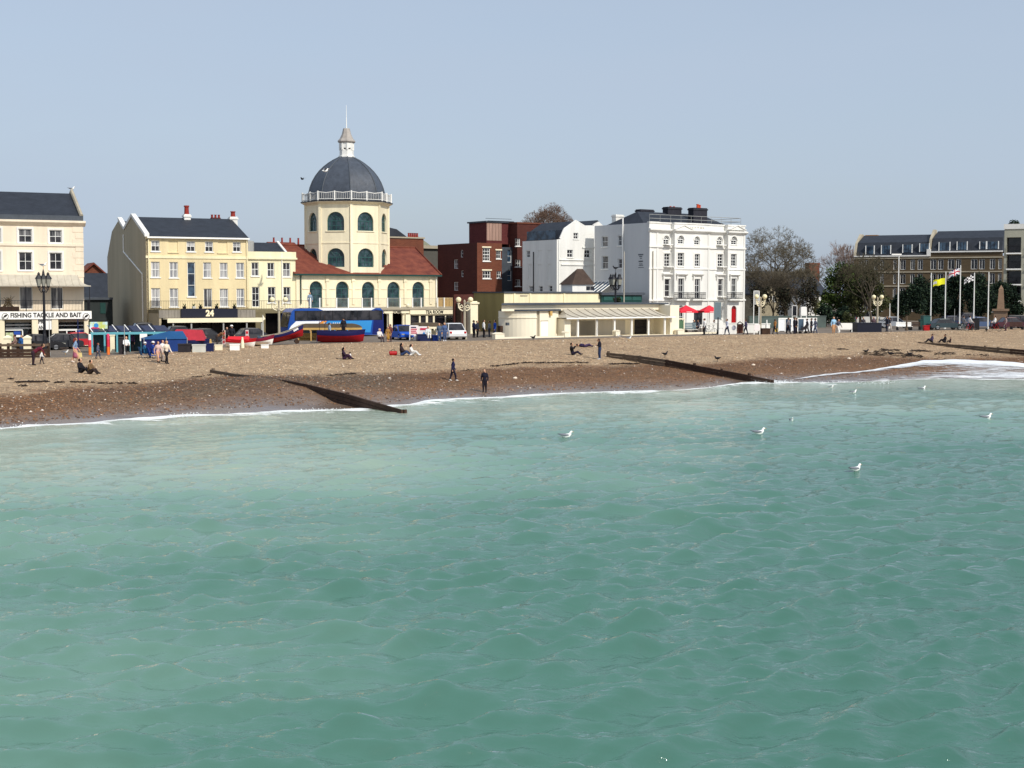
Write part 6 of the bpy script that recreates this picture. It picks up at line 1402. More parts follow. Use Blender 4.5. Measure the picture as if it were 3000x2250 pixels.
# ------------------------------------------------------------------ coach
def wheel(r, x, y, R_, w=.25):
    t = MB(); t.tube([(x, y-w/2, R_), (x, y+w/2, R_)], R_, 16).build('wheel', 'rubber', r); rim = MB().tube([(x, y-w/2-.012, R_), (x, y+w/2+.012, R_)], R_*.6, 12); rim.build('rim', 'alloy', r)
cth = R(29); pc = og(842, 140)
co = empty('coach', 'blue and white touring coach parked in front of the cinema', 'coach', pc, cth)
fcz = Fr(pc, cth); Lc = fcz.hit(1124, 940)[0]; hc = fcz.hit(1000, 903)[1]; wc = 2.55
W_('coach_blue', (24, 74, 156), .25, .06, 1, spec=.5); W_('coach_navy', (22, 34, 100), .25, .06, 1, spec=.5); W_('coach_light', (52, 140, 206), .25, .05, 1, spec=.5); W_('coach_white', (236, 238, 240), .25, .03, 1, spec=.5)
prof_c = [(.12, .35), (0, .9), (.1, 1.5), (.42, hc-.35), (.75, hc-.05), (1.1, hc), (Lc-.35, hc), (Lc-.05, hc-.3), (Lc, .9), (Lc-.05, .35)]
MB().prism(prof_c, 0, wc).build('body', 'coach_blue', co)
MB().prism([(3.2, hc+.004), (Lc-.9, hc+.004), (Lc-1.4, hc-.22), (3.8, hc-.22)], -.03, wc+.03).build('roof_panel', 'coach_white', co)
zw0, zw1 = fcz.hit(960, 938)[1], fcz.hit(960, 911)[1]
MB().box(.75, Lc-.15, -.012, -.002, zw0-.03, zw1+.03).build('window_surround', 'black_paint', co)
nw = 7
for k in range(nw): a0 = .85+k*(Lc-1.1)/nw; MB().box(a0, a0+(Lc-1.1)/nw-.09, -.02, -.013, zw0, zw1).build('side_window', 'pane_dark', co)
MB().add([(-.01, .12, 1.25), (-.01, wc-.12, 1.25), (.40, wc-.2, hc-.4), (.40, .2, hc-.4), (.03, .12, 1.25), (.03, wc-.12, 1.25), (.44, wc-.2, hc-.4), (.44, .2, hc-.4)], [(0, 3, 2, 1), (4, 5, 6, 7), (0, 1, 5, 4), (1, 2, 6, 5), (2, 3, 7, 6), (3, 0, 4, 7)]).build('windscreen', 'pane_dark', co)
MB().prism([(.15, .4), (.12, .95), (.35, 1.35), (.9, zw0-.08), (3.6, zw0-.08), (2.6, 1.1), (2.0, .4)], -.014, -.003).build('livery_front', 'coach_white', co)
MB().prism([(2.2, .8), (2.75, 1.15), (3.7, zw0-.08), (4.2, zw0-.08), (3.3, .9)], -.018, -.015).build('livery_stripe', mat('coach_orange', (226, 150, 60), .3, .06, 1), co)
MB().prism([(3.4, .75), (4.25, zw0-.08), (Lc-1.3, zw0-.08), (Lc-1.5, .6)], -.014, -.003).build('livery_panel', 'coach_light', co)
MB().prism([(Lc-1.3, .4), (Lc-1.0, hc-.1), (Lc-.06, hc-.32), (Lc-.02, .9), (Lc-.07, .4)], -.010, -.001).build('rear_panel', 'coach_navy', co)
# bird mark and a word too blurred to read, as white strokes
a_, z_ = fcz.hit(948, 948); MB().prism([(a_-.22, z_-.18), (a_-.02, z_-.02), (a_+.1, z_+.22), (a_+.14, z_+.02), (a_+.32, z_-.1), (a_+.04, z_-.1)], -.022, -.015).build('bird_mark', 'coach_white', co)
mb = MB()
for k in range(6): a = fcz.hit(974+k*6, 948)[0]; mb.prism([(a, z_-.08), (a+.1, z_-.08), (a+.16, z_+.08), (a+.06, z_+.08)], -.020, -.015)
mb.build('lettering', 'coach_white', co)
for x in (2.5, Lc-3.2): wheel(co, x, .12, .5); wheel(co, x, wc-.12, .5)
for y in (.3, wc-.3): MB().box(-.06, .06, y-.2, y+.2, .62, .82).build('headlight', 'lantern_glass', co)
MB().tube([(.35, -.05, hc-.55), (-.2, -.35, hc-.5), (-.25, -.35, hc-1.1)], .06, 6).build('mirror', 'black_paint', co)
# ------------------------------------------------------------------ cars
def car(label, x, Y, head, c, L=4.2, h=1.45, est=False, van=False, rough=.25):
    cm = c if isinstance(c, str) else mat('car_%d_%d_%d' % c, c, .45, .04, 1, spec=.25)
    r = empty('parked_car', label, 'car', og(x, Y), head, 'cars on the seafront'); w = 1.76; z0, zb = .28, h*.60
    lo_ = [(-L*.49, z0+.1), (-L*.5, z0+.35), (-L*.47, zb-.06), (-L*.3, zb), (L*.18, zb), (L*.42, zb-.12), (L*.5, zb-.32), (L*.5, z0+.1), (L*.46, z0), (-L*.45, z0)]
    ca = [(-L*.46 if est else -L*.36, zb-.01), (-L*.42 if est else -L*.24, h-.06), (-L*.1, h), (L*.06, h-.03), (L*.24, zb-.01)]
    def loft(pr, w0, w1, zl, zh):
        mb = MB(); n = len(pr); V = []
        for s in (-1, 1):
            for px, pz in pr: f = min(1, max(0, (pz-zl)/(zh-zl))); V.append((px, s*(w0+(w1-w0)*f)/2, pz))
        return mb.add(V, [tuple(range(n)), tuple(range(2*n-1, n-1, -1))]+[(i, i+n, (i+1) % n+n, (i+1) % n) for i in range(n)])
    loft(lo_, w, w*.94, z0, zb).build('body', cm, r); loft(ca, w*.93, w*.72, zb, h).build('cabin', 'pane_dark', r)
    rf_ = [(ca[1][0]+.02, ca[1][1]+.008), (ca[2][0], ca[2][1]+.012), (ca[3][0], ca[3][1]+.01), (ca[3][0], ca[3][1]-.05), (ca[1][0]+.05, ca[1][1]-.05)]
    loft(rf_, w*.80, w*.74, h-.1, h).build('roof', cm, r)
    for s in (-1, 1):
        for (xa, za), (xb, zb_) in ((ca[0], ca[1]), (ca[4], ca[3])): MB().tube([(xa, s*w*.465, za), (xb, s*w*.37, zb_)], .035, 4).build('pillar', cm, r)
        MB().tube([(-L*.08, s*w*.465, zb), (-L*.09, s*w*.365, h-.05)], .03, 4).build('pillar', cm, r)
        MB().box(L*.44, L*.502, s*w*.36-.16, s*w*.36+.16, zb-.32, zb-.2).build('headlight', 'lantern_glass', r); MB().box(-L*.503, -L*.46, s*w*.4-.1, s*w*.4+.1, zb-.32, zb-.12).build('tail_light', 'red_paint', r)
        for xx in (L*.31, -L*.30): wheel(r, xx, s*(w/2-.12), .32, .2)
    return r
U = math.degrees(cth)
car('black car parked by the black lamp post, left of the tackle shop', 112, 122, R(26), (24, 24, 28)); car('dark grey car in front of the tackle shop, right of the lamp post', 168, 124, R(206), (36, 38, 44))
car('red car right of the tackle shop beside the bright poster board', 236, 128, R(26), (176, 34, 44)); car('dark car behind the poster board, left of the yellow house', 262, 133, R(30), (50, 48, 54))
car('dark car with its roof showing over the turquoise shelter', 428, 131, R(26), (34, 34, 40), h=2.2); car('black car behind the red covered boat', 530, 128, R(26), (26, 28, 32), h=1.9)
car('dark estate car under the bar awning edge', 604, 134, R(26), (44, 44, 48), est=True); car('grey car behind the dark red speedboat', 742, 131, R(30), (60, 60, 64))
car('blue hatchback in front of the cinema doors', 1182, 134.5, R(-68), (26, 84, 190), 3.8); car('white car with a black roof rack by the tea room', 1326, 134.5, R(108), (232, 232, 232), 3.9, 1.6)
car('silver car beside the tall lamp pole on the right', 2621, 176, R(-10), (150, 154, 160)); car('navy car with a pale roof behind the flagpoles', 2792, 183, R(5), (36, 44, 70)); car('dark green car in front of the flagpoles', 2770, 168, R(10), (44, 60, 66), 4.6, 1.35)
car('blue saloon car right of the flagpoles', 2872, 174, R(8), (70, 88, 120), 5.0); car('black people carrier left of the obelisk foot', 2838, 186, R(8), (22, 24, 30), 4.4, 1.8); car('dark red car right of the obelisk', 2966, 172, R(5), (70, 34, 44), 4.2); car('black estate car at the right edge', 2992, 178, R(5), (24, 26, 32), 4.6, 1.6, True)
car('white van parked behind the prom near the right block', 2548, 196, R(10), (206, 206, 204), 4.6, 1.9, True)
# ------------------------------------------------------------------ wooden prom shelters with curved roofs
def prom_shelter(label, x0, x1, Y, yt, yb, th=10, post='wood_pale', ends=True):
    p = og(x0, Y); fr = Fr(p, R(th)); w = fr.hit(x1, 970)[0]; zt = fr.hit(x0, yt)[1]; zb = fr.hit(x0, yb)[1]; r = empty('prom_shelter', label, 'shelter', p, R(th), 'wooden prom shelters')
    W_('roof_felt', (92, 80, 66), .9, .2, 1.5)
    arc = [(w*.0-.1, zb), (w*.02, zb+(zt-zb)*.55), (w*.07, zt-.06), (w*.13, zt), (w*.87, zt), (w*.93, zt-.06), (w*.98, zb+(zt-zb)*.55), (w+.1, zb)]
    MB().prism(arc, -.1, 1.7).build('roof', 'roof_felt', r); MB().box(-.05, w+.05, -.08, .0, zb-.22, zb-.002).build('fascia', post, r)
    n = 6
    for k in range(n): a = .05+(w-.1)*k/(n-1); MB().box(a-.06, a+.06, -.02, .1, -.1, zb-.2).build('post', post, r)
    for k in range(n-1): a = .05+(w-.1)*k/(n-1); MB().box(a+.07, a+(w-.1)/(n-1)-.07, 1.4, 1.45, .8, zb-.25).build('pane', 'pane_blue', r)
    MB().box(.1, w-.1, .9, 1.3, .38, .45).build('seat', post, r); MB().box(.1, w-.1, 1.3, 1.39, -.05, .8).build('back_panel', post, r); return r
prom_shelter('wooden prom shelter with a brown curved roof in front of the coach', 872, 1059, 133, 949, 960)
prom_shelter('cream prom shelter with a grey curved roof in front of the tea room', 1208, 1298, 138, 946, 957, 12, 'cream_paint')
def board(label, x0, x1, y0, y1, Y, m, nm='notice_board', cat='sign', legs=True, frame='white_paint', th=0):
    p = og((x0+x1)/2, Y); w = (x1-x0)*Y/F; z1, z0 = zpx(x0, y0, Y)-p.z, zpx(x0, y1, Y)-p.z; r = empty(nm, label, cat, p, R(th)); z0 = max(z0, .05)
    MB().box(-w/2, w/2, -.04, .04, z0, z1).build('panel', m, r)
    MB().box(-w/2-.05, w/2+.05, -.03, .03, z1, z1+.06).box(-w/2-.05, w/2+.05, -.03, .03, z0-.06, z0).build('frame', frame, r)
    if legs:
        for s in (-1, 1): MB().box(s*(w/2+.03)-.04, s*(w/2+.03)+.04, -.03, .03, -.1, z1+.06).build('leg', frame, r)
    return r, w, z0, z1
W_('price_white', (244, 232, 232), .7, .04, 2); W_('print_red', (206, 60, 84), .7, .1, 3)
r, w, z0_, z1_ = board('white price board with red print beside the cream prom shelter', 1201, 1224, 955, 980, 132, 'price_white')
for k in range(4): MB().box(-w*.38, w*(.38-.1*(k % 2)), -.06, -.041, z0_+(z1_-z0_)*(.12+.22*k), z0_+(z1_-z0_)*(.12+.22*k)+.1).build('print_line', 'print_red' if k < 3 else 'navy', r)
board('white leaflet board under the white price board', 1212, 1222, 981, 994, 131.5, 'price_white', legs=False)
r, w, z0_, z1_ = board('poster panel on the cream prom shelter wall', 1228, 1256, 958, 984, 136, 'price_white', legs=False)
MB().prism([(-w*.2, z0_+.1), (w*.2, z0_+.1), (0, z0_+.45)], -.06, -.041).build('print_mark', 'coach_light', r); MB().box(-w*.4, w*.4, -.06, -.041, z1_-.3, z1_-.1).build('print_line', 'print_red', r)
# blue low boxes and railing between the blue car and the white car
def bx(label, x0, x1, y0, y1, Y, m, nm='storage_box', cat='box', th=12, dep=.9):
    p = og((x0+x1)/2, Y); w = (x1-x0)*Y/F; h = zpx(x0, y0, Y)-p.z; r = empty(nm, label, cat, p, R(th)); MB().box(-w/2, w/2, 0, dep, -.1, h-.08).build('body', m, r); MB().box(-w/2-.04, w/2+.04, -.04, dep+.04, h-.079, h).build('lid', m, r); return r
bx('long navy storage box right of the blue hatchback', 1223, 1264, 979, 1000, 130.5, 'navy'); bx('bright blue storage box next to the long navy one', 1268, 1284, 982, 1000, 130.5, 'blue')
bx('navy painted kiosk on the crest below a globe lamp', 2511, 2586, 946, 975, 158, 'sign_navy', 'navy_kiosk', 'kiosk', 8, 2.2)
bx('dark bin store left of the flagpole cyclists', 2848, 2871, 933, 963, 165, 'black_paint', 'bin_store', 'bin', 5)
bx('red box on the crest below the bare flagpole', 2709, 2725, 953, 968, 164, 'red_paint', 'red_box', 'box', 5, .5); bx('green and white litter kiosk behind the red box', 2706, 2728, 925, 956, 168, 'frame_green', 'litter_kiosk', 'bin', 5)
bx('dark green bin left of the green and white kiosk', 2697, 2705, 936, 962, 168, 'dark_green', 'litter_bin', 'bin', 5, .6)
bx('dark planter box right of the hotel lamp', 2234, 2258, 962, 977, 149, 'wood_dark', 'planter_box', 'planter', 10)
# ------------------------------------------------------------------ turquoise shelter, poster board and bollards on the left
p = og(268, 116); fr_ = Fr(p, R(20)); a1 = fr_.hit(486, 970)[0]; ts = empty('turquoise_shelter', 'long turquoise framed shelter with dark slanting roof panels', 'shelter', p, R(20)); zb = fr_.hit(350, 975)[1]
MB().box(-.1, a1, -.06, .06, zb-.14, zb+.06).build('beam', 'turquoise', ts)
nb_ = 7
for k in range(nb_): a = a1*k/(nb_-1); MB().box(a-.07, a+.07, -.05, .05, -.1, zb-.141).build('post', 'turquoise', ts)
for k in range(nb_-1):
    a = a1*k/(nb_-1)+.6; MB().add([(a-.5, .05, zb+.08), (a+.75, .05, zb+.08), (a+.45, 1.6, zb+.5), (a-.8, 1.6, zb+.5), (a-.5, .05, zb+.14), (a+.75, .05, zb+.14), (a+.45, 1.6, zb+.56), (a-.8, 1.6, zb+.56)], [(0, 3, 2, 1), (4, 5, 6, 7), (0, 1, 5, 4), (1, 2, 6, 5), (2, 3, 7, 6), (3, 0, 4, 7)]).build('roof_panel', mat('panel_navy', (40, 44, 70), .4, .15, 2), ts)
    MB().tube([(a-.52, .0, zb+.05), (a-.85, 1.55, zb+.62)], .05, 5).build('strut', 'white_paint', ts)
MB().box(.2, a1-.3, 1.5, 1.56, -.05, zb-.1).build('back_panel', mat('teal_dark', (44, 70, 78), .5, .3, 1.5), ts)
for x, w in ((420, 9),): a = fr_.hit(x, 985)[0]; MB().box(a-.3, a+.3, -.1, -.061, 1.0, 1.6).build('hatch', 'white_paint', ts)
p = og(288, 117); ps = empty('poster_screen', 'bright yellow and pink poster board in a black frame by the turquoise shelter', 'sign', p, R(14)); w = 50*117/F; z1_, z0_ = zpx(288, 943, 117)-p.z, zpx(288, 977, 117)-p.z
MB().box(-w/2-.1, w/2+.1, .02, .14, z0_-.1, z1_+.1).build('frame', 'black_paint', ps)
W_('poster_bright', (210, 220, 120), .5, .15, 1.6, c2=(200, 228, 236), mixpos=(.42, .55)); MB().box(-w/2, w/2, -.02, .019, z0_, z1_).build('panel', 'poster_bright', ps)
W_('poster_pink', (220, 70, 110), .5, .2, 2); MB().prism([(-.3+.34*math.cos(t)*1.3, z0_+.32+.24*math.sin(t)) for t in np.linspace(0, 6.0, 11)], -.03, -.021).build('print_shape', 'poster_pink', ps); MB().prism([(-.2+.2*math.cos(t), z1_-.3+.2*math.sin(t)) for t in np.linspace(0, 6.0, 9)], -.03, -.021).build('print_shape', 'coach_light', ps)
for s in (-1, 1): MB().box(s*w/2-.08, s*w/2+.08, .03, .13, -.1, z0_-.1).build('leg', 'black_paint', ps)
for x, yt, lab in ((261, 981, 'red and orange bollard at the left foot of the poster board'), (315, 980, 'magenta topped orange bollard right of the poster board')):
    p = og(x, 113); h = zpx(x, yt, 113)-p.z; r = empty('striped_bollard', lab, 'bollard', p, 0, 'bright bollards on the prom')
    MB().lathe([(.12, -.1), (.12, h*.4)], n=10).build('lower_band', mat('orange_p', (232, 120, 50), .6, .08, 2), r); MB().lathe([(.121, h*.4), (.115, h*.75)], n=10).build('middle_band', mat('red_p', (214, 50, 70), .6, .08, 2), r); MB().lathe([(.122, h*.75), (.12, h), (.05, h+.06)], n=10).build('top_band', 'white_paint' if x < 300 else 'poster_pink', r)
bx('cream litter bin under the turquoise shelter', 321, 334, 981, 1010, 115, 'cream_paint', 'litter_bin', 'bin', 15, .5); bx('dark litter bin beside the people at the turquoise shelter', 346, 366, 988, 1020, 113.5, 'crate_dark', 'litter_bin', 'bin', 15, .7)
# railing with cream piers and dark boards at the far left
p = og(-60, 108); fr_ = Fr(p, R(14)); a1 = fr_.hit(143, 1030)[0]; fe_ = empty('timber_barrier', 'dark weathered timber barrier and rail at the left end of the promenade', 'barrier', p, R(14))
ztop = fr_.hit(60, 1010)[1]; 
MB().box(-.5, a1, -.08, .08, ztop-.12, ztop+.06).build('top_rail', 'wood_grey', fe_)
for k in range(3): MB().box(-.5, a1, -.06, .06, -.1+k*.26, .14+k*.26).build('board', 'wood_dark', fe_)
for x in (0, 24, 52, 100, 142): a = fr_.hit(x, 1030)[0]; MB().box(a-.1, a+.1, .085, .28, -.2, ztop+.12).build('post', 'wood_dark', fe_)
for x, lab in ((20, 'cream square pier behind the timber barrier, left of the pair'), (78, 'cream square pier behind the timber barrier, right of the pair')):
    p = og(x, 112); h = zpx(x, 992, 112)-p.z; r = empty('cream_pier', lab, 'pier', p, R(14), 'cream piers on the prom'); MB().box(-.28, .28, -.28, .28, -.1, h).build('shaft', 'cream_paint', r); MB().lathe([(.46, h), (.46, h+.1), (.05, h+.28)], n=4, ph=math.pi/4).build('cap', 'cream_paint', r)
# ------------------------------------------------------------------ hotel forecourt: wall, parasols, booth, benches
def hw(label, x0, x1, y0, Y, m='white_wall', th=36, thick=.25, nm='forecourt_wall', yb=None):
    p = og(x0, Y); fr = Fr(p, R(th)); w = fr.hit(x1, 960)[0]; h = fr.hit(x0, y0)[1]; r = empty(nm, label, 'wall', p, R(th)); MB().box(0, w, 0, thick, -.15, h-.1).build('wall_run', m, r); MB().box(-.05, w+.05, -.05, thick+.05, h-.099, h).build('coping', m, r); return r, w, h, fr
r, w, h, f_ = hw('white forecourt wall below the red parasols', 2070, 2108, 946, 153, th=30); r, w, h, f_ = hw('white forecourt wall with a round crest left of the brown gate', 2108, 2158, 946, 150, th=24)
q = f_.hit(2150, 960); mb = MB(); disc(mb, q[0], q[1], .26, -.04, -.002, 16); mb.build('crest', mat('crest_grey', (90, 90, 110), .6, .4, 6, c2=(200, 200, 210)), r)
r, w, h, f_ = hw('white wall right of the brown gate, beside the hotel lamp', 2180, 2256, 948, 155, th=22)
p = og(2160, 152); g = empty('brown_gate', 'brown boarded gate between the white forecourt walls', 'gate', p, R(24)); w = 21*152/F
for k in range(6): MB().box(k*w/6+.01, (k+1)*w/6-.01, 0, .05, .05, 1.05).build('board', mat('gate_brown', (84, 50, 40), .8, .15, 3), g)
MB().tube([(0, .03, 1.05), (w*.5, .03, 1.3), (w, .03, 1.05)], .06, 5).build('top_rail', 'wood_dark', g)
p = og(1984, 151); gb_ = empty('green_booth', 'green and white framed booth at the right end of the shelter', 'booth', p, R(20)); w = 22*151/F; h = zpx(1984, 936, 151)-p.z
MB().box(0, w, .0, .9, -.1, h-.1).build('panel', mat('booth_green', (84, 116, 88), .7, .1, 1.5), gb_)
for a in (0, w): MB().box(a-.05, a+.05, -.06, -.003, -.1, h).build('post', 'cream_paint', gb_)
MB().box(-.1, w+.1, -.1, 1, h, h+.12).build('top', 'cream_paint', gb_)
p = og(2007, 152); bn_ = empty('blue_grey_bench', 'long slatted blue-grey bench right of the green booth', 'bench', p, R(20)); w = 36*152/F
for k in range(4): MB().box(0, w, -.03, .02, .55+k*.17, .68+k*.17).build('slat', mat('bench_grey', (112, 128, 134), .6, .1, 2), bn_)
for k in range(3): MB().box(0, w, -.5+k*.15, -.38+k*.15, .42, .46).build('slat', 'white_paint', bn_)
for a in (.08, w-.08): MB().box(a-.05, a+.05, -.48, .02, -.1, .419).build('leg', 'wood_dark', bn_)
def parasol(label, x, Y, yt, ye, wpx):
    p = og(x, Y); zt, ze = zpx(x, yt, Y)-p.z, zpx(x, ye, Y)-p.z; w = wpx*Y/F/2; r = empty('red_parasol', label, 'parasol', p, R(20), 'red cafe parasols')
    MB().tube([(0, 0, -.1), (0, 0, zt)], .04, 6).build('pole', 'grey_metal', r); W_('parasol_red', (222, 44, 60), .75, .06, 2)
    MB().add([(-w, -w*.7, ze), (w, -w*.7, ze), (w, w*.7, ze), (-w, w*.7, ze), (0, 0, zt)], [(0, 1, 4), (1, 2, 4), (2, 3, 4), (3, 0, 4), (3, 2, 1, 0)]).build('canopy', 'parasol_red', r)
    for s in (-1, 1): MB().box(-w, w, s*w*.7-.012, s*w*.7+.012, ze-.2, ze-.001).build('valance', 'parasol_red', r)
    mb = MB()
    for k in range(5): mb.box(-w*.3+k*w*.12, -w*.3+k*w*.12+w*.08, -w*.7-.03, -w*.7-.013, ze-.14, ze-.06)
    mb.build('lettering', 'white_paint', r)
    MB().box(-.25, .25, -.25, .25, -.1, .02).build('base', 'concrete', r)
parasol('red cafe parasol, left of the pair in front of the hotel', 2010, 159, 894, 911, 58); parasol('red cafe parasol, right of the pair in front of the hotel', 2078, 160, 894, 911, 54)
for x in (2030, 2052, 2096):
    t_ = empty('cafe_table', {2030: 'small cafe table under the left red parasol', 2052: 'small cafe table between the red parasols', 2096: 'small cafe table under the right red parasol'}[x], 'table', og(x, 157), 0, 'cafe tables')
    MB().lathe([(.45, .70), (.45, .74)], n=12).build('top', 'wood_dark', t_); MB().tube([(0, 0, -.1), (0, 0, .70)], .04, 6).build('leg', 'iron', t_)
r, w, z0_, z1_ = board('grey tall banner board beside the hotel door', 2093, 2112, 886, 935, 157, 'bench_grey', frame='grey_metal')
pole('sign_pole', 'dark post on the forecourt in front of the parasols', 'pole', 2104, 150, 930, .09, 'black_paint')
board('white a-frame menu board in front of the forecourt wall', 2108, 2117, 941, 962, 149, 'white_paint')
board('white signboard on legs beside the hotel lamp', 2211, 2226, 951, 968, 148, 'price_white'); board('white banner with black print on the crest, right of the walkers', 2462, 2496, 948, 964, 158, 'white_paint')
board('white notice with a round badge behind the walkers', 2348, 2362, 900, 924, 172, 'white_paint'); board('grey road sign back left of the bare tree', 2209, 2223, 853, 890, 166, 'grey_metal')
board('white framed notice left of the round badge notice', 2322, 2334, 896, 925, 174, 'pane_dark')
# white framed glass screens of the putting green
p = og(2282, 160); f_ = Fr(p, R(12)); a1 = f_.hit(2392, 950)[0]; h = f_.hit(2282, 932)[1]; gs = empty('glass_screens', 'row of white framed glass screens behind the walkers', 'screen', p, R(12))
for k in range(7): a = a1*k/6; MB().box(a-.05, a+.05, -.05, .05, -.1, h).build('post', 'white_paint', gs)
for k in range(6): a = a1*k/6; MB().box(a+.055, a+a1/6-.055, -.02, .02, .1, h-.12).build('pane', 'pane_blue' if k in (1, 3) else 'coach_white', gs)
MB().box(-.05, a1+.05, -.06, .06, h-.1, h+.02).build('top_rail', 'white_paint', gs)
r, w, h, f_ = hw('long grey-green hedge wall behind the glass screens', 2196, 2420, 926, 176, mat('hedge_wall', (84, 96, 92), .85, .2, 1), 14, .4, 'garden_wall')
# benches on the right
def bench(label, x, Y, w, m, th=8):
    r = empty('park_bench', label, 'bench', og(x, Y), R(th), 'benches on the right promenade')
    for k in range(3): MB().box(-w/2, w/2, -.02, .02, .5+k*.16, .62+k*.16).build('backrest_slat', m, r)
    for k in range(3): MB().box(-w/2, w/2, -.5+k*.16, -.37+k*.16, .42, .46).build('seat_slat', m, r)
    for a in (-w/2+.1, w/2-.1): MB().box(a-.05, a+.05, -.48, .03, -.1, .419).build('leg', 'iron', r)
bench('white slatted bench right of the navy kiosk', 2648, 166, 1.9, 'white_paint'); bench('dark slatted bench left of the green bin', 2678, 167, 1.6, 'wood_dark'); bench('dark bench at the far right of the prom', 2978, 166, 1.6, 'wood_dark')
pole('wooden_post', 'short wooden post between the white and dark benches', 'post', 2657, 164, 926, .12, 'wood_grey'); pole('wooden_post', 'short wooden post left of the hotel lamp foot', 'post', 2247, 156, 938, .1, 'white_paint')
pole('street_pole', 'thin dark street lamp in front of the slate house', 'pole', 2351, 190, 812, .07, 'iron'); pole('street_pole', 'short white pole left of the tall lamp pole', 'pole', 2607, 174, 890, .06, 'white_paint'); pole('street_pole', 'thin grey sign pole among the cars behind the flagpoles', 'pole', 2797, 170, 906, .04, 'grey_metal')
pole('street_pole', 'tall thin pale pole in front of the hotel side wall', 'pole', 1828, 157, 738, .07, 'zinc')
# small flags of bunting skipped: too fine to see
# ================================================================== trees and bushes
def leaves(name, pts, size, cols, parent, m='leaf', jitter=.35):
    pts = np.asarray(pts, float); n = len(pts); rg = np.random.default_rng(len(pts))
    d1 = rg.normal(size=(n, 3)); d1 /= np.linalg.norm(d1, axis=1)[:, None]; d2 = rg.normal(size=(n, 3)); d2 -= (d2*d1).sum(1)[:, None]*d1; d2 /= np.linalg.norm(d2, axis=1)[:, None]
    s = size*rg.uniform(1-jitter, 1+jitter, (n, 1)); V = np.stack([pts-d1*s*.5, pts+d2*s*.34, pts+d1*s*.5, pts-d2*s*.34], 1).reshape(-1, 3)
    me = fast_mesh(name, V, np.arange(4*n).reshape(-1, 4)); c = np.array([lin(q) for q in cols])[rg.integers(0, len(cols), n)]*rg.uniform(.6, 1.35, (n, 1))
    cattr(me, np.repeat(c, 4, 0)); return link(name, me, vmat('leaf'), parent)
def blob_pts(blobs, n, rg):
    out = []; vol = np.array([b[3]*b[4]*b[5] for b in blobs]); ns = (n*vol/vol.sum()).astype(int)
    for b, k in zip(blobs, ns):
        d = rg.normal(size=(k, 3)); d /= np.linalg.norm(d, axis=1)[:, None]; r = rg.uniform(.35, 1, (k, 1))**.6*(1+.18*rg.normal(size=(k, 1))*.6)
        out.append(np.array(b[:3])+d*r*np.array(b[3:6]))
    return np.concatenate(out)
def leafy(name, label, x, Y, boxes, n, size, cols, group, trunk=None, bark='bark'):
    """crown from uneven clumps inside photo-measured boxes, with trunk and limbs"""
    W_('bark', (78, 66, 54), .9, .25, 2, .4)
    p = og(x, Y); r = empty(name, label, 'tree', p, 0, group); rg = np.random.default_rng(int(x)); bl = []
    for x0, y0, x1, y1 in boxes:
        a, b = at(x0, y0, Y)-p, at(x1, y1, Y)-p; c = (a+b)/2; rx, rz = (b.x-a.x)/2, (a.z-b.z)/2
        for k in range(11):
            d = rg.normal(size=3); d /= np.linalg.norm(d); f = rg.uniform(.3, .75); q = rg.uniform(.28, .5)
            bl.append((c.x+d[0]*rx*f, d[1]*rx*f*.8, c.z+d[2]*rz*f, rx*q, rx*q, rz*q))
    lv = leaves('crown', blob_pts(bl, n, rg), size, cols, r)
    zt = max(b[2] for b in bl); mb = MB(); tr = trunk or .22
    zs = min(b[2]-b[5] for b in bl); zs = max(1.0, min(zs+.8, 3.5))
    mb.tube([(0, 0, -.2), (.05, 0, zs*.5), (.0, 0, zs)], [tr*1.3, tr, tr*.8], 7)
    for b in bl[::3]: mb.tube([(0, 0, zs-.2), ((b[0])*.5, b[1]*.5, (zs+b[2])/2), (b[0], b[1], b[2])], [tr*.6, tr*.35, tr*.1], 5, False)
    mb.build('trunk', 'bark', r); return r
def bare(name, label, base, hgt, spread, lv, seed, group, r0=.3, th0=.25, twig=(104, 94, 80), lean=0, droop=0, br=.76):
    W_('bark_grey', (86, 78, 66), .9, .25, 2, .4); W_('twig_%d' % seed, twig, .9, .2, 3)
    root = empty(name, label, 'tree', base, 0, group); rnd = random.Random(seed); tk, tw = MB(), MB()
    def grow(p, d, L, r, k):
        n = 2; q = p
        pts = [p]; rs = [r]
        for i in range(n):
            d = (d+Vector((rnd.gauss(0, .10), rnd.gauss(0, .10), rnd.gauss(.02, .07)))).normalized(); q = q+d*L/n; pts.append(q); rs.append(r*(1-.28*(i+1)/n))
        (tk if k >= lv-3 else tw).tube(pts, rs, 6 if k >= lv-3 else 3, False)
        if k == 0: return
        m = 5 if k == lv else (rnd.choice((2, 3, 3)) if k > 1 else 4)
        for j in range(m):
            az = 2*math.pi*(j+rnd.random()*.6)/m+rnd.random(); sp = rnd.uniform(.28, .62)*spread
            a = Vector((1, 0, 0)) if abs(d.x) < .8 else Vector((0, 1, 0)); e = d.cross(a).normalized(); f = d.cross(e)
            nd = (d*math.cos(sp)+(e*math.cos(az)+f*math.sin(az))*math.sin(sp)); nd.z += .10-droop*(lv-k)/lv; nd.normalize()
            grow(q, nd, L*rnd.uniform(.66, .86)*(br/.76 if k == lv else 1), max(.017, r*rnd.uniform(.5, .66)), k-1)
    Lt = hgt*th0; grow(Vector((0, 0, -.2)), Vector((lean, 0, 1)).normalized(), Lt, r0, lv)
    tk.build('trunk', 'bark_grey', root); kind(tw.build('twigs', 'twig_%d' % seed, root), 'stuff'); return root
T1 = 'trees on the right of the hotel'
bare('bare_tree', 'big bare spreading tree right of the white hotel', og(2304, 196), 13.4, 1.5, 8, 5, T1, .36, .36, (96, 88, 72), .03, br=.46)
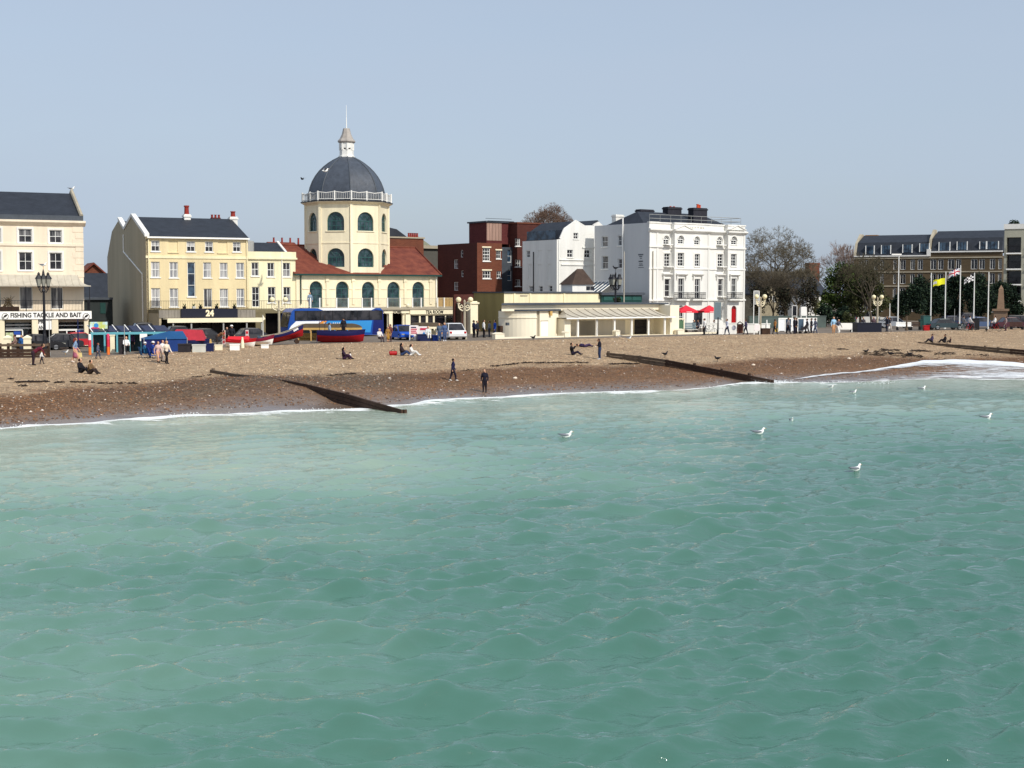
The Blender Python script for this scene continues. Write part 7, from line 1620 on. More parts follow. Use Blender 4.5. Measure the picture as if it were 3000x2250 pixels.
bare('bare_tree', 'lower bare tree leaning out right of the big bare one', og(2336, 192), 9.2, 1.15, 7, 12, T1, .2, .26, (104, 96, 80), .22)
bare('bare_tree', 'bare shrubby tree against the hotel right wall', og(2205, 188), 9.0, 1.1, 7, 23, T1, .18, .25, (92, 84, 70))
bare('bare_tree', 'thin bare tree left of the slate house chimney', og(2262, 186), 7.2, 1.2, 7, 31, T1, .14, .26, (78, 70, 58))
bare('bare_tree', 'russet bare tree top rising behind the white gambrel house', Vector((*og(1634, 245).xy, 1.8)), 19.5, 1.2, 8, 44, T1, .34, .645, (102, 82, 70), br=.17)
bare('bare_tree', 'bare grey tree top at the left end of the mansard flats', og(2497, 240), 13.5, .7, 7, 52, T1, .2, .24, (130, 112, 104))
bare('bare_tree', 'dark bare tree in front of the mansard flats', og(2556, 186), 9.5, 1.0, 7, 61, T1, .18, .26, (78, 72, 56))
G1 = [(70, 92, 40), (84, 106, 46), (56, 74, 36), (96, 108, 60)]; G2 = [(30, 48, 36), (40, 60, 44), (24, 38, 30), (62, 80, 56)]; G3 = [(64, 70, 42), (52, 58, 36), (80, 84, 50), (90, 96, 58)]
leafy('spring_tree', 'fresh green spring tree right of the brick chimney', 2462, 194, [(2402, 772, 2500, 860), (2430, 764, 2550, 850), (2384, 830, 2460, 925), (2440, 820, 2540, 920)], 9500, .30, G1, T1, .2)
leafy('spring_tree', 'olive sparse tree in front of the left end of the mansard flats', 2520, 190, [(2480, 775, 2590, 900), (2450, 850, 2560, 940), (2540, 830, 2610, 930)], 6500, .26, G3, T1, .18)
for x, bxs, lab in ((2226, [(2188, 800, 2262, 935)], 'brown tangled thicket beside the hotel right wall'), (2300, [(2258, 840, 2345, 935)], 'brown tangled thicket round the foot of the big bare tree'), (2366, [(2330, 800, 2400, 930)], 'brown tangled thicket in front of the slate house')):
    leafy('thicket', lab, x, 183, bxs, 2300, .22, [(58, 52, 40), (44, 40, 32), (70, 62, 46), (50, 56, 38)], T1, .08)
leafy('garden_shrub', 'dark green shrub below the spring tree', 2420, 182, [(2392, 888, 2455, 945), (2440, 895, 2500, 950)], 3600, .26, G2, T1, .1)
leafy('garden_shrub', 'olive rounded shrub behind the white banner', 2480, 176, [(2462, 915, 2510, 960)], 1500, .2, G3, T1, .08)
leafy('garden_shrub', 'yellow-green flowering shrub beside the white house fragment', 2388, 184, [(2378, 872, 2402, 930)], 900, .2, [(150, 150, 90), (120, 128, 60), (190, 190, 150)], T1, .06)
for i, (x, bx_, lab) in enumerate(((2640, [(2585, 845, 2690, 935), (2630, 805, 2730, 920)], 'dark evergreen tree behind the tall lamp pole'), (2715, [(2672, 800, 2780, 935), (2690, 850, 2790, 940)], 'dark evergreen tree behind the bare flagpole'), (2790, [(2740, 812, 2860, 938), (2755, 795, 2850, 870)], 'dark evergreen tree behind the union flag'), (2858, [(2815, 800, 2930, 940), (2840, 845, 2935, 940)], 'dark evergreen tree behind the black and white flag'), (2952, [(2895, 818, 2990, 925), (2940, 855, 3015, 930)], 'dark evergreen tree behind the obelisk'))):
    leafy('evergreen_tree', lab, x, 190+3*i % 7, bx_, 9000, .28, G2, 'dark evergreens behind the flagpoles', .2)
pb = empty('roof_bush', 'round dark bush on the roof of the right-hand balcony block', 'bush', ROOFBUSH, 0)
leaves('foliage', blob_pts([(0, 0, .8, .7, .6, .55), (.4, 0, .7, .5, .5, .4)], 500, rng), .2, G2, pb); MB().lathe([(.5, 0), (.6, .5)], n=10).build('tub', 'rubber', pb)
leafy('garden_shrub', 'dark shrub on the flat roof line beside the many-lantern lamp', 1803, 160, [(1786, 866, 1822, 895)], 900, .16, [(46, 56, 34), (60, 68, 40)], T1, .05)
# ================================================================== swash, foam, seaweed, pebbles
def sheet_between(x0, x1, ya, yb, n=160, m=14, lift=.05):
    V = []; S_ = []
    for i in range(n+1):
        x = x0+(x1-x0)*i/n; a = np.interp(x, *zip(*ya)); b = np.interp(x, *zip(*yb))
        for j in range(m+1):
            t = j/m; p = place(x, b+(a-b)*t); V.append((p.x, p.y, p.z+lift*(1-.75*(1-abs(2*t-1)**2)*0)-.0)); S_.append(t)
    idx = np.arange((n+1)*(m+1)).reshape(n+1, m+1); Q = np.stack([idx[:-1, :-1], idx[1:, :-1], idx[1:, 1:], idx[:-1, 1:]], -1).reshape(-1, 4)
    return np.array(V), Q, np.array(S_)
V, Q, S_ = sheet_between(2330, 3390, [(2330, 1112), (2420, 1098), (2520, 1090), (2600, 1078), (2660, 1066), (2706, 1058), (2800, 1055), (2900, 1059), (3000, 1066), (3390, 1060)], [(2330, 1124), (2700, 1112), (3390, 1108)])
V[:, 2] += .04*noise2(V[:, 0]*2.2, V[:, 1]*2.2, 4)+.02-.25*np.exp(-S_*14)
me = fast_mesh('swash_foam', V, Q); fattr(me, 't', S_); me.polygons.foreach_set('use_smooth', [True]*len(me.polygons))
def foam_mat():
    m = bpy.data.materials.new('swash'); m.use_nodes = True; n = m.node_tree; L = n.links.new; b = n.nodes['Principled BSDF']; out = n.nodes['Material Output']
    g = n.nodes.new('ShaderNodeNewGeometry'); a = n.nodes.new('ShaderNodeAttribute'); a.attribute_name = 't'
    t = n.nodes.new('ShaderNodeTexNoise'); t.inputs['Scale'].default_value = 1.1; t.inputs['Detail'].default_value = 8; t.inputs['Roughness'].default_value = .74
    mp = n.nodes.new('ShaderNodeMapping'); mp.inputs['Rotation'].default_value = (0, 0, -TH); mp.inputs['Scale'].default_value = (.5, 1.3, 1); L(g.outputs['Position'], mp.inputs[0]); L(mp.outputs[0], t.inputs['Vector'])
    ed = n.nodes.new('ShaderNodeValToRGB'); e = ed.color_ramp.elements; e[0].position = 0; e[0].color = (.55, .55, .55, 1); e[1].position = .97; e[1].color = (.5, .5, .5, 1)
    for p_, v in ((.12, .12), (.4, 0.0), (.7, .0), (.93, .3)): q = e.new(p_); q.color = (v, v, v, 1)
    L(a.outputs['Fac'], ed.inputs[0])
    ad = n.nodes.new('ShaderNodeMath'); ad.operation = 'ADD'; L(t.outputs[0], ad.inputs[0]); L(ed.outputs[0], ad.inputs[1])
    px_ = n.nodes.new('ShaderNodeSeparateXYZ'); L(g.outputs['Position'], px_.inputs[0])
    mr = n.nodes.new('ShaderNodeMapRange'); mr.inputs[1].default_value = 29; mr.inputs[2].default_value = 39; mr.inputs[3].default_value = -.12; mr.inputs[4].default_value = .09; L(px_.outputs[0], mr.inputs[0])
    a2 = n.nodes.new('ShaderNodeMath'); a2.operation = 'ADD'; L(ad.outputs[0], a2.inputs[0]); L(mr.outputs[0], a2.inputs[1])
    r = n.nodes.new('ShaderNodeValToRGB'); r.color_ramp.elements[0].position = .5; r.color_ramp.elements[1].position = .74; L(a2.outputs[0], r.inputs[0])
    b.inputs['Base Color'].default_value = (*lin((236, 238, 240)), 1); b.inputs['Roughness'].default_value = .6
    tr = n.nodes.new('ShaderNodeBsdfTransparent'); mx_ = n.nodes.new('ShaderNodeMixShader'); L(r.outputs[0], mx_.inputs[0]); L(tr.outputs[0], mx_.inputs[1]); L(b.outputs[0], mx_.inputs[2]); L(mx_.outputs[0], out.inputs['Surface'])
    bp = n.nodes.new('ShaderNodeBump'); bp.inputs['Strength'].default_value = .6; bp.inputs['Distance'].default_value = .12; L(t.outputs[0], bp.inputs['Height']); L(bp.outputs[0], b.inputs['Normal'])
    MATS['swash'] = m; return m
kind(link('swash_foam', me, foam_mat()), 'stuff')
# splashes of white water where the sea meets the stones
def clump(px_list, n, r, seed):
    rg = np.random.default_rng(seed); V = []; F_ = []
    o8 = np.array([(1, 0, 0), (0, 1, 0), (-1, 0, 0), (0, -1, 0), (0, 0, 1), (0, 0, -1)], float); f8 = [(0, 1, 4), (1, 2, 4), (2, 3, 4), (3, 0, 4), (1, 0, 5), (2, 1, 5), (3, 2, 5), (0, 3, 5)]
    for p, k in px_list:
        for _ in range(k):
            c = np.array(p)+rg.normal(size=3)*np.array([r[0], r[1], r[2]]); c[2] = max(c[2], p[2]-.05); s = rg.uniform(.35, 1)*r[3]; b_ = len(V)
            V += list(c+o8*s*rg.uniform(.6, 1.3, 3)); F_ += [tuple(i+b_ for i in f) for f in f8]
    return V, F_
pl = []
for x in np.arange(-20, 3020, 5.):
    y = float(np.interp(x, *zip(*_W))); k = int(3*max(0, math.sin(x*.021)+math.sin(x*.0077+1)-.6)); pl.append((tuple(atz(x, y+1.5, .05)), k))
for x, y, k in ((555, 1210, 60), (520, 1213, 40), (2290, 1112, 130), (2266, 1112, 90), (1430, 1160, 20), (1780, 1146, 30), (2100, 1128, 25), (2540, 1118, 40), (2600, 1116, 40)): pl.append((tuple(atz(x, y+5, .1)), k))
V, F_ = clump(pl, 0, (.55, .3, .06, .032), 4); mb = MB(); mb.v = [tuple(v) for v in V]; mb.f = F_
kind(mb.build('surf_spray', mat('spray', (240, 243, 243), .6, .03, 2)), 'stuff')
# loose stones: a light scatter that breaks up the surface
rg = np.random.default_rng(21); N = 26000; xs = rg.uniform(-60, 3060, N); V = np.zeros((N, 3)); colr = np.zeros((N, 3)); sz = np.zeros(N)
t_ = rg.uniform(0, 2, N); i0 = np.clip(((xs+400)/20).astype(int), 0, nS-2); fx = (xs+400)/20-i0
vi = np.interp(t_, vco, np.arange(len(vco))); j0 = np.clip(vi.astype(int), 0, len(vco)-2); fj = vi-j0
pp_ = lambda i, j: PRF2[i, j]
V = (pp_(i0, j0)*((1-fx)*(1-fj))[:, None]+pp_(i0+1, j0)*(fx*(1-fj))[:, None]+pp_(i0, j0+1)*((1-fx)*fj)[:, None]+pp_(i0+1, j0+1)*(fx*fj)[:, None])
sz = rg.lognormal(-3.0, .32, N).clip(.03, .13); keep = (t_ > .12); 
dryp = np.array([lin(c) for c in ((166, 142, 114), (152, 128, 102), (186, 166, 140), (122, 98, 78), (210, 198, 180))]); wetp = np.array([lin(c) for c in ((92, 66, 48), (120, 88, 62), (66, 52, 44), (140, 120, 104), (190, 180, 170))])
ci = rg.choice(5, N, p=(.37, .35, .12, .14, .02)); colr = np.where((t_ > 1.03)[:, None], dryp[ci], wetp[ci]); V, sz, colr = V[keep], sz[keep], colr[keep]; N = len(V)
o8 = np.array([(1, 0, 0), (0, 1, 0), (-1, 0, 0), (0, -1, 0), (0, 0, .6), (0, 0, -.6)]); a = rg.uniform(0, 6.28, N); ca_, sa_ = np.cos(a), np.sin(a); sx = sz*rg.uniform(.8, 1.5, N)
P = np.zeros((N, 6, 3)); P[:, :, 0] = o8[:, 0]*sx[:, None]*ca_[:, None]-o8[:, 1]*sz[:, None]*sa_[:, None]; P[:, :, 1] = o8[:, 0]*sx[:, None]*sa_[:, None]+o8[:, 1]*sz[:, None]*ca_[:, None]; P[:, :, 2] = o8[:, 2]*sz[:, None]
P += V[:, None, :]; f8 = np.array([(0, 1, 4), (1, 2, 4), (2, 3, 4), (3, 0, 4), (1, 0, 5), (2, 1, 5), (3, 2, 5), (0, 3, 5)])
me = fast_mesh('pebbles', P.reshape(-1, 3), (np.arange(N)[:, None, None]*6+f8).reshape(-1, 3)); cattr(me, np.repeat(colr*1.9, 6, 0)); kind(link('pebbles', me, vmat('stone', .8, .25)), 'stuff')
# strand line of dried weed
rg = np.random.default_rng(5); mb = MB()
def weed(x0, y0, x1, y1, n, spread=.8, s=.11):
    for _ in range(n):
        t = rg.random(); p = place(x0+(x1-x0)*t+rg.normal()*2, y0+(y1-y0)*t+rg.normal()*spread); a = rg.uniform(0, 6.28); L = s*rg.uniform(.5, 2.2)
        d = Vector((math.cos(a)*L, math.sin(a)*L*.6, 0)); mb.tube([p+Vector((0, 0, .03))-d, p+Vector((0, 0, .07)), p+d+Vector((0, 0, .03))], [.012, .03, .01], 4)
for a_ in ((47, 1121, 142, 1119, 120), (160, 1123, 185, 1121, 26), (210, 1120, 275, 1122, 30), (290, 1125, 330, 1124, 22), (340, 1124, 400, 1125, 16), (55, 1132, 75, 1131, 14, 1.5), (28, 1112, 36, 1111, 6), (1360, 1087, 1385, 1085, 10), (1440, 1075, 1540, 1064, 60), (1540, 1064, 1720, 1064, 90), (1780, 1068, 1870, 1067, 70), (2530, 1037, 2590, 1041, 34, 2, .25), (2560, 1030, 2700, 1046, 80, 3, .22), (2580, 1026, 2640, 1027, 26, 1.5, .22), (2670, 1028, 2720, 1030, 36, 1.5, .22), (2740, 1038, 2800, 1036, 30, 2, .22), (2455, 1024, 2485, 1025, 14), (2830, 1040, 2900, 1041, 20, 1.5), (560, 1107, 620, 1100, 12), (950, 1103, 1040, 1096, 20)): weed(*a_)
kind(mb.build('seaweed', mat('seaweed', (40, 30, 24), .8, .3, 4)), 'stuff')
# a few large pale stones lying loose
for x, y, lab in ((1509, 1110, 'pale stone lying on the wet shingle right of the standing boy'), (2207, 1071, 'pale stone on the wet shingle above the middle groyne end'), (2487, 1052, 'pale stone near the weed on the right beach')):
    o = MB().ball((0, 0, 0), .17, 7, 4, .6).build('beach_stone', mat('stone_pale', (226, 210, 190), .8, .1, 3)); o.location = place(x, y)+Vector((0, 0, .05)); tag(o, lab, 'stone')
# ================================================================== birds
def bird_mesh(kindn):
    pass
W_('gull_white', (244, 244, 240), .7, .04, 4); W_('gull_grey', (120, 124, 132), .7, .1, 4); W_('gull_dark', (34, 34, 38), .7, .1, 4); W_('bill', (200, 150, 60), .5, .1, 4)
def gull(label, p, head, s=1.0, float_=True, dark=False, flying=False, cat='gull', grp='gulls'):
    r = empty('crow' if dark else 'gull', label, 'crow' if dark else cat, p, head, grp); w, g, k = ('gull_dark',)*3 if dark else ('gull_white', 'gull_grey', 'gull_dark'); z = 0 if float_ else .16*s
    bd = MB().tube([(-.20*s, 0, z+.10*s), (-.14*s, 0, z+.09*s), (-.02*s, 0, z+.07*s), (.10*s, 0, z+.09*s), (.15*s, 0, z+.14*s), (.165*s, 0, z+.20*s), (.20*s, 0, z+.225*s), (.235*s, 0, z+.215*s)], [.015*s, .04*s, .08*s, .075*s, .05*s, .036*s, .038*s, .012*s], 10); bd.build('body', w, r, smooth=True)
    MB().tube([(.23*s, 0, z+.217*s), (.285*s, 0, z+.205*s)], [.014*s, .004*s], 6).build('bill', k if dark else 'bill', r)
    if flying:
        for sd in (1, -1):
            MB().add([(.06*s, sd*.05*s, z+.11*s), (-.08*s, sd*.05*s, z+.11*s), (-.05*s, sd*.28*s, z+.24*s), (.07*s, sd*.28*s, z+.25*s), (-.14*s, sd*.62*s, z+.20*s), (-.08*s, sd*.60*s, z+.215*s), (.06*s, sd*.05*s, z+.125*s), (-.08*s, sd*.05*s, z+.12*s), (-.05*s, sd*.28*s, z+.25*s), (.07*s, sd*.28*s, z+.265*s), (-.14*s, sd*.62*s, z+.205*s), (-.08*s, sd*.60*s, z+.225*s)], [(0, 1, 2, 3), (3, 2, 4, 5), (6, 9, 8, 7), (9, 11, 10, 8), (0, 3, 9, 6), (3, 5, 11, 9), (1, 7, 8, 2), (2, 8, 10, 4), (4, 10, 11, 5)]).build('wing', g, r)
    else:
        for sd in (1, -1): MB().tube([(.09*s, sd*.06*s, z+.11*s), (-.04*s, sd*.075*s, z+.115*s), (-.18*s, sd*.045*s, z+.125*s), (-.30*s, sd*.02*s, z+.15*s)], [.03*s, .045*s, .03*s, .006*s], 6).build('wing', g if not dark else k, r, smooth=True)
        MB().tube([(-.18*s, 0, z+.12*s), (-.29*s, 0, z+.155*s)], [.03*s, .008*s], 5).build('wing_tips', k, r)
    if not float_ and not flying:
        for sd in (1, -1): MB().tube([(0, sd*.03*s, z+.03*s), (.01*s, sd*.03*s, -.01)], .01*s, 4).build('leg', 'gull_dark' if dark else 'bill', r)
    return r
for x, y, hd, s, lab in ((1658, 1281, 5, 1.15, 'gull with dark wings floating left of the others, mid water'), (2222, 1272, 8, 1.2, 'gull floating below the middle groyne end'), (2318, 1236, -80, .8, 'small gull floating upright, seen from behind'), (2500, 1150, 10, .9, 'pale gull floating close under the right surf'), (2701, 1138, 15, 1.1, 'dark-winged gull floating near the right surf'), (2889, 1228, 10, 1.2, 'gull floating nearest the right edge'), (2506, 1384, 30, 1.0, 'gull half sunk behind a wave in the right foreground'), (2435, 1133, 20, .7, 'tiny gull in the foam line on the right')):
    p = atz(x, y, .05); p.z = float(waves(np.array([p.x]), np.array([p.y]), np.array([40.]))[0]); gull(lab, p+Vector((0, 0, -.01)), R(hd), s*1.1)
gull('gull gliding in front of the dark dome', at(952, 504, 140), R(20), 1.5, True, False, True); gull('tiny gull flying left of the dome', at(886, 527, 170), R(160), 1.1, True, True, True, 'gull')
gull('gull perched on the gable of the left terrace', FISH.P(0, 6.2, zpx(188, 561, 137)-FISH.O.z), R(10), 1.3, False); gull('gull perched on top of the three-lantern lamp', Vector((*og(129, 119).xy, zpx(129, 787, 119))), R(10), 1.3, False); gull('gull perched on top of the many-lantern lamp', Vector((*og(1803, 152).xy, zpx(1803, 794, 152))), R(190), 1.4, False, True)
for x, y, hd, lab in ((1562, 998, 40, 'crow pecking below the shelter sea wall'), (1948, 1047, 30, 'crow standing on the middle groyne shoulder'), (2102, 1060, 200, 'crow right of the middle groyne'), (2537, 1038, 20, 'crow among the weed, leftmost on the right beach'), (2610, 1046, 170, 'crow among the weed, middle of the right beach'), (2665, 1046, 200, 'crow among the weed, rightmost on the right beach'), (2890, 974, 60, 'crow high on the right beach below the flagpoles')):
    gull(lab, place(x, y), R(hd), 1.25, False, True, grp='crows on the beach')
gull('grey gull standing on shingle in front of the shelter', place(1842, 999), R(0), 1.1, False); gull('grey gull standing near the shelter pier', place(1815, 992), R(180), 1.0, False); gull('white gull standing on the promenade left of the woman in a pink skirt', place(192, 1041), R(0), 1.1, False)
# ================================================================== people
def nets(Vv, o, h):
    s = Vv < 0; c = tuple(n-1 for n in Vv.shape); pos = np.zeros(c+(3,)); cnt = np.zeros(c)
    def sl(d): return tuple(slice(k, k+n) for k, n in zip(d, c))
    cs = [(i, j, k) for i in (0, 1) for j in (0, 1) for k in (0, 1)]
    for a in cs:
        for ax in range(3):
            if a[ax]: continue
            b = list(a); b[ax] = 1; b = tuple(b); m = s[sl(a)] != s[sl(b)]
            if not m.any(): continue
            va, vb = Vv[sl(a)], Vv[sl(b)]; t = np.where(m, va/np.where(m, va-vb, 1), 0); p = np.zeros(c+(3,)); p[...] = a; p[..., ax] += t; pos += p*m[..., None]; cnt += m
    act = cnt > 0; idx = np.full(c, -1); idx[act] = np.arange(act.sum()); g = np.stack(np.meshgrid(*[np.arange(n) for n in c], indexing='ij'), -1)
    P = (g[act]+pos[act]/cnt[act][:, None])*h+o; Fs = []
    for ax in range(3):
        u, v = (ax+1) % 3, (ax+2) % 3; sh = [slice(None)]*3; sh[ax] = slice(0, -1); sh2 = [slice(None)]*3; sh2[ax] = slice(1, None); A, Bq = s[tuple(sh)], s[tuple(sh2)]; e = np.argwhere(A != Bq)
        e = e[(e[:, u] > 0) & (e[:, v] > 0) & (e[:, u] < c[u]) & (e[:, v] < c[v])]
        def q(du, dv): w = e.copy(); w[:, u] -= du; w[:, v] -= dv; return idx[w[:, 0], w[:, 1], w[:, 2]]
        f = np.stack([q(1, 1), q(0, 1), q(0, 0), q(1, 0)], 1); fl = A[tuple(e.T)]; f[~fl] = f[~fl][:, ::-1]; Fs.append(f)
    return P, np.concatenate(Fs)
def skel(pose, sk=False):
    """joints for a figure of height 1, facing +y"""
    J = {}
    if pose in ('stand', 'walk', 'bow', 'bend'):
        hp = .51; ln = {'stand': .0, 'walk': .015, 'bow': .01, 'bend': .30}[pose]; st = .13 if pose == 'walk' else .015
        J['hip'] = (0, 0, hp)
        sh = (0, ln, .80-ln*.35); J['chest'] = (0, ln*.8, .72-ln*.2); J['sh'] = sh; J['neck'] = (0, ln*1.1, .845-ln*.4)
        J['head'] = (0, ln*1.3+(.055 if pose == 'bow' else .012), .925-ln*.45-(.03 if pose == 'bow' else 0))
        for s, k in ((1, 'r'), (-1, 'l')):
            J['hp'+k] = (s*.05, 0, hp-.01); J['kn'+k] = (s*.055, s*st*.6+.02, .275); J['an'+k] = (s*.058, s*st, .045 if s > 0 or pose != 'walk' else .06); J['to'+k] = (s*.065, s*st+.085, .018)
            J['sr'+k] = (s*.108, sh[1], sh[2]-.01); sw = -s*st*.9
            if pose == 'bow': J['el'+k] = (s*.14, .03, .62); J['wr'+k] = (s*.08, .13, .66); J['ha'+k] = (s*.04, .16, .69)
            elif pose == 'bend': J['el'+k] = (s*.13, ln+.08, .58); J['wr'+k] = (s*.11, ln+.14, .46); J['ha'+k] = (s*.10, ln+.16, .41)
            else: J['el'+k] = (s*.145, sw*.5-.01, .635); J['wr'+k] = (s*.15, sw+.05, .49); J['ha'+k] = (s*.148, sw+.07, .44)
    elif pose in ('sit', 'armsup', 'sitfwd'):
        J['hip'] = (0, 0, .07); b = -.07 if pose == 'armsup' else (.05 if pose == 'sitfwd' else -.03); J['chest'] = (0, b*.7, .27); J['sh'] = (0, b, .355); J['neck'] = (0, b+.01, .40); J['head'] = (0, b+.035, .475)
        for s, k in ((1, 'r'), (-1, 'l')):
            J['hp'+k] = (s*.055, .02, .07); J['kn'+k] = (s*.075, .21, .20 if pose != 'armsup' else .15); J['an'+k] = (s*.07, .36, .045); J['to'+k] = (s*.075, .43, .05); J['sr'+k] = (s*.105, b, .345)
            if pose == 'armsup': J['el'+k] = (s*.13, b+.11, .30); J['wr'+k] = (s*.09, b+.18, .40); J['ha'+k] = (s*.08, b+.19, .45)
            else: J['el'+k] = (s*.14, b+.07, .22); J['wr'+k] = (s*.09, .17, .22); J['ha'+k] = (s*.07, .21, .22)
    elif pose == 'chair':
        J['hip'] = (0, 0, .27); J['chest'] = (0, -.03, .46); J['sh'] = (0, -.03, .55); J['neck'] = (0, -.02, .595); J['head'] = (0, .0, .675)
        for s, k in ((1, 'r'), (-1, 'l')):
            J['hp'+k] = (s*.05, .02, .26); J['kn'+k] = (s*.07, .23, .27); J['an'+k] = (s*.07, .25, .045); J['to'+k] = (s*.075, .33, .02); J['sr'+k] = (s*.108, -.03, .54); J['el'+k] = (s*.14, .04, .40); J['wr'+k] = (s*.09, .15, .34); J['ha'+k] = (s*.08, .20, .33)
    elif pose == 'lie':
        J['hip'] = (0, 0, .075); J['chest'] = (0, -.2, .10); J['sh'] = (0, -.28, .10); J['neck'] = (0, -.33, .10); J['head'] = (0, -.41, .115)
        for s, k in ((1, 'r'), (-1, 'l')):
            J['hp'+k] = (s*.05, .0, .07); J['kn'+k] = (s*.06, .22, .17 if s > 0 else .09); J['an'+k] = (s*.06, .40, .05); J['to'+k] = (s*.07, .44, .1); J['sr'+k] = (s*.10, -.27, .10); J['el'+k] = (s*.17, -.16, .07); J['wr'+k] = (s*.10, -.06, .15); J['ha'+k] = (s*.06, -.03, .17)
    return J
PN = 0
def person(label, p, hgt, pose, head, top, legs, hair=(50, 36, 28), skin=(206, 160, 130), shoes=(40, 36, 36), bare_arm=False, bare_leg=False, skirt=False, hat=None, longhair=False, bag=None, group=None, scale_w=1.0):
    """one continuous body surface; its regions carry skin and clothing colours, hair is a child"""
    global PN; PN += 1
    J = {k: np.array(v) for k, v in skel(pose).items()}; W = scale_w
    C = []      # a, b, ra, rb, material (0 skin 1 top 2 legs 3 shoes)
    def c(a, b, ra, rb, m): C.append((np.asarray(a, float), np.asarray(b, float), ra, rb, m))
    c(J['hip']+[-.035*W, 0, 0], J['hip']+[.035*W, 0, 0], .072*W, .072*W, 2); c(J['hip']+(J['chest']-J['hip'])*.3, J['chest'], .076*W, .084*W, 1); c(J['chest']+[-.03, 0, 0], J['chest']+[.03, 0, 0], .082*W, .082*W, 1); c(J['srl']*.7+J['sh']*.3, J['srr']*.7+J['sh']*.3, .052, .052, 1)
    c(J['sh'], J['neck'], .05, .038, 1); c(J['neck'], J['head']+[0, 0, -.03], .034, .036, 0); c(J['head']+[0, 0, -.018], J['head']+[0, -.004, .02], .050, .058, 0)
    fw = np.array([0, 1., 0]); c(J['head']+fw*.055+[0, 0, -.012], J['head']+fw*.066+[0, 0, -.02], .011, .012, 0)
    for s in (1, -1): c(J['head']+[s*.056, 0, -.01], J['head']+[s*.06, 0, .006], .011, .011, 0)
    for k in 'rl':
        lm = 0 if bare_leg else 2; c(J['hp'+k], J['kn'+k], .064*W, .046, lm if not skirt else 0); c(J['kn'+k], J['an'+k], .044, .030, lm if not skirt else 0); c(J['an'+k], J['to'+k], .032, .026, 3)
        am = 0 if bare_arm else 1; c(J['sr'+k], J['el'+k], .042, .034, 1); c(J['el'+k], J['wr'+k], .033, .024, am); c(J['wr'+k], J['ha'+k], .022, .024, 0)
    if skirt: c(J['hip']+[0, 0, .02], (J['knr']+J['knl'])/2+[0, 0, .0], .085, .105, 2)
    h = .024; lo = np.min([np.minimum(q[0], q[1]) for q in C], 0)-.14; hi = np.max([np.maximum(q[0], q[1]) for q in C], 0)+.14; n = np.ceil((hi-lo)/h).astype(int)+1
    G = np.stack(np.meshgrid(*[lo[i]+h*np.arange(n[i]) for i in range(3)], indexing='ij'), -1).astype(np.float32)
    def dist(P, q):
        a, b, ra, rb, m = q; ab = b-a; t = np.clip(((P-a)@ab)/(ab@ab+1e-9), 0, 1); return np.linalg.norm(P-a-t[..., None]*ab, axis=-1)-(ra+(rb-ra)*t)
    D = np.full(G.shape[:3], 9., np.float32); kk = .02
    for q in C:
        d = dist(G, q).astype(np.float32); hh = np.clip(.5+.5*(D-d)/kk, 0, 1); D = D*(1-hh)+d*hh-kk*hh*(1-hh)
    P, Fq = nets(D, lo, h)
    dm = np.stack([dist(P, q) for q in C], 1); mi = np.array([q[4] for q in C])[dm.argmin(1)]; fm = mi[Fq[:, 0]]
    # fingers: four and a thumb, small tapered rods closing from the palm
    fb = MB()
    for k, s in (('r', 1), ('l', -1)):
        d = J['ha'+k]-J['wr'+k]; d = d/np.linalg.norm(d); sd = np.cross(d, [0, 1., .3]); sd /= np.linalg.norm(sd)+1e-9; nn = np.cross(sd, d)
        for j, L in enumerate((.030, .036, .034, .026)):
            b0 = J['ha'+k]+d*.015+sd*(j-1.5)*.010; fb.tube([b0, b0+d*L*.55, b0+d*L*.9+nn*L*.35], [.006, .0055, .004], 4)
        b0 = J['wr'+k]+d*.02; fb.tube([b0, b0+sd*-s*.022+d*.012, b0+sd*-s*.026+d*.03], [.008, .0065, .005], 4)
    nv = len(P); Vall = np.concatenate([P, np.array(fb.v)]) if fb.v else P
    me = bpy.data.meshes.new('person'); me.from_pydata((Vall*hgt).tolist(), [], Fq.tolist()+[tuple(i+nv for i in f) for f in fb.f])
    cm = lambda c_, nme: mat('%s_%d_%d_%d' % ((nme,)+tuple(c_)), c_, .85, .12, 6)
    for c_, nm in ((skin, 'skin'), (top, 'cloth'), (legs, 'cloth'), (shoes, 'cloth')): me.materials.append(cm(c_, nm))
    me.polygons.foreach_set('material_index', np.concatenate([fm, np.zeros(len(fb.f), int)]).astype(np.int32)); me.polygons.foreach_set('use_smooth', [True]*len(me.polygons)); me.update()
    o = bpy.data.objects.new('person', me); col.objects.link(o); o.location = p; o.rotation_euler = (0, 0, head-math.pi/2); tag(o, label, 'person', group)
    hc = J['head']*hgt; r = .064*hgt
    # hair / hat, eyes
    hb = MB(); up = Matrix.Identity(3)
    hb.lathe([(r*1.04, -.25*r), (r*1.06, .2*r), (r*.98, .62*r), (r*.72, .98*r), (r*.3, 1.16*r), (.003, 1.2*r)], (hc[0], hc[1]-.02*hgt, hc[2]), 10)
    if longhair: hb.tube([(hc[0], hc[1]-.04*hgt, hc[2]+.02*hgt), (hc[0], hc[1]-.06*hgt, hc[2]-.05*hgt), (hc[0], hc[1]-.06*hgt, hc[2]-.13*hgt)], [.06*hgt, .058*hgt, .03*hgt], 8)
    else: hb.tube([(hc[0], hc[1]-.03*hgt, hc[2]+.02*hgt), (hc[0], hc[1]-.035*hgt, hc[2]-.03*hgt)], [.056*hgt, .04*hgt], 8)
    hb.build('hair', cm(hair, 'hair'), o, None, True)
    eb = MB()
    for s in (1, -1): eb.ball((hc[0]+s*.02*hgt, hc[1]+.052*hgt, hc[2]+.002*hgt), .007*hgt, 5, 4)
    eb.build('eyes', 'rubber', o)
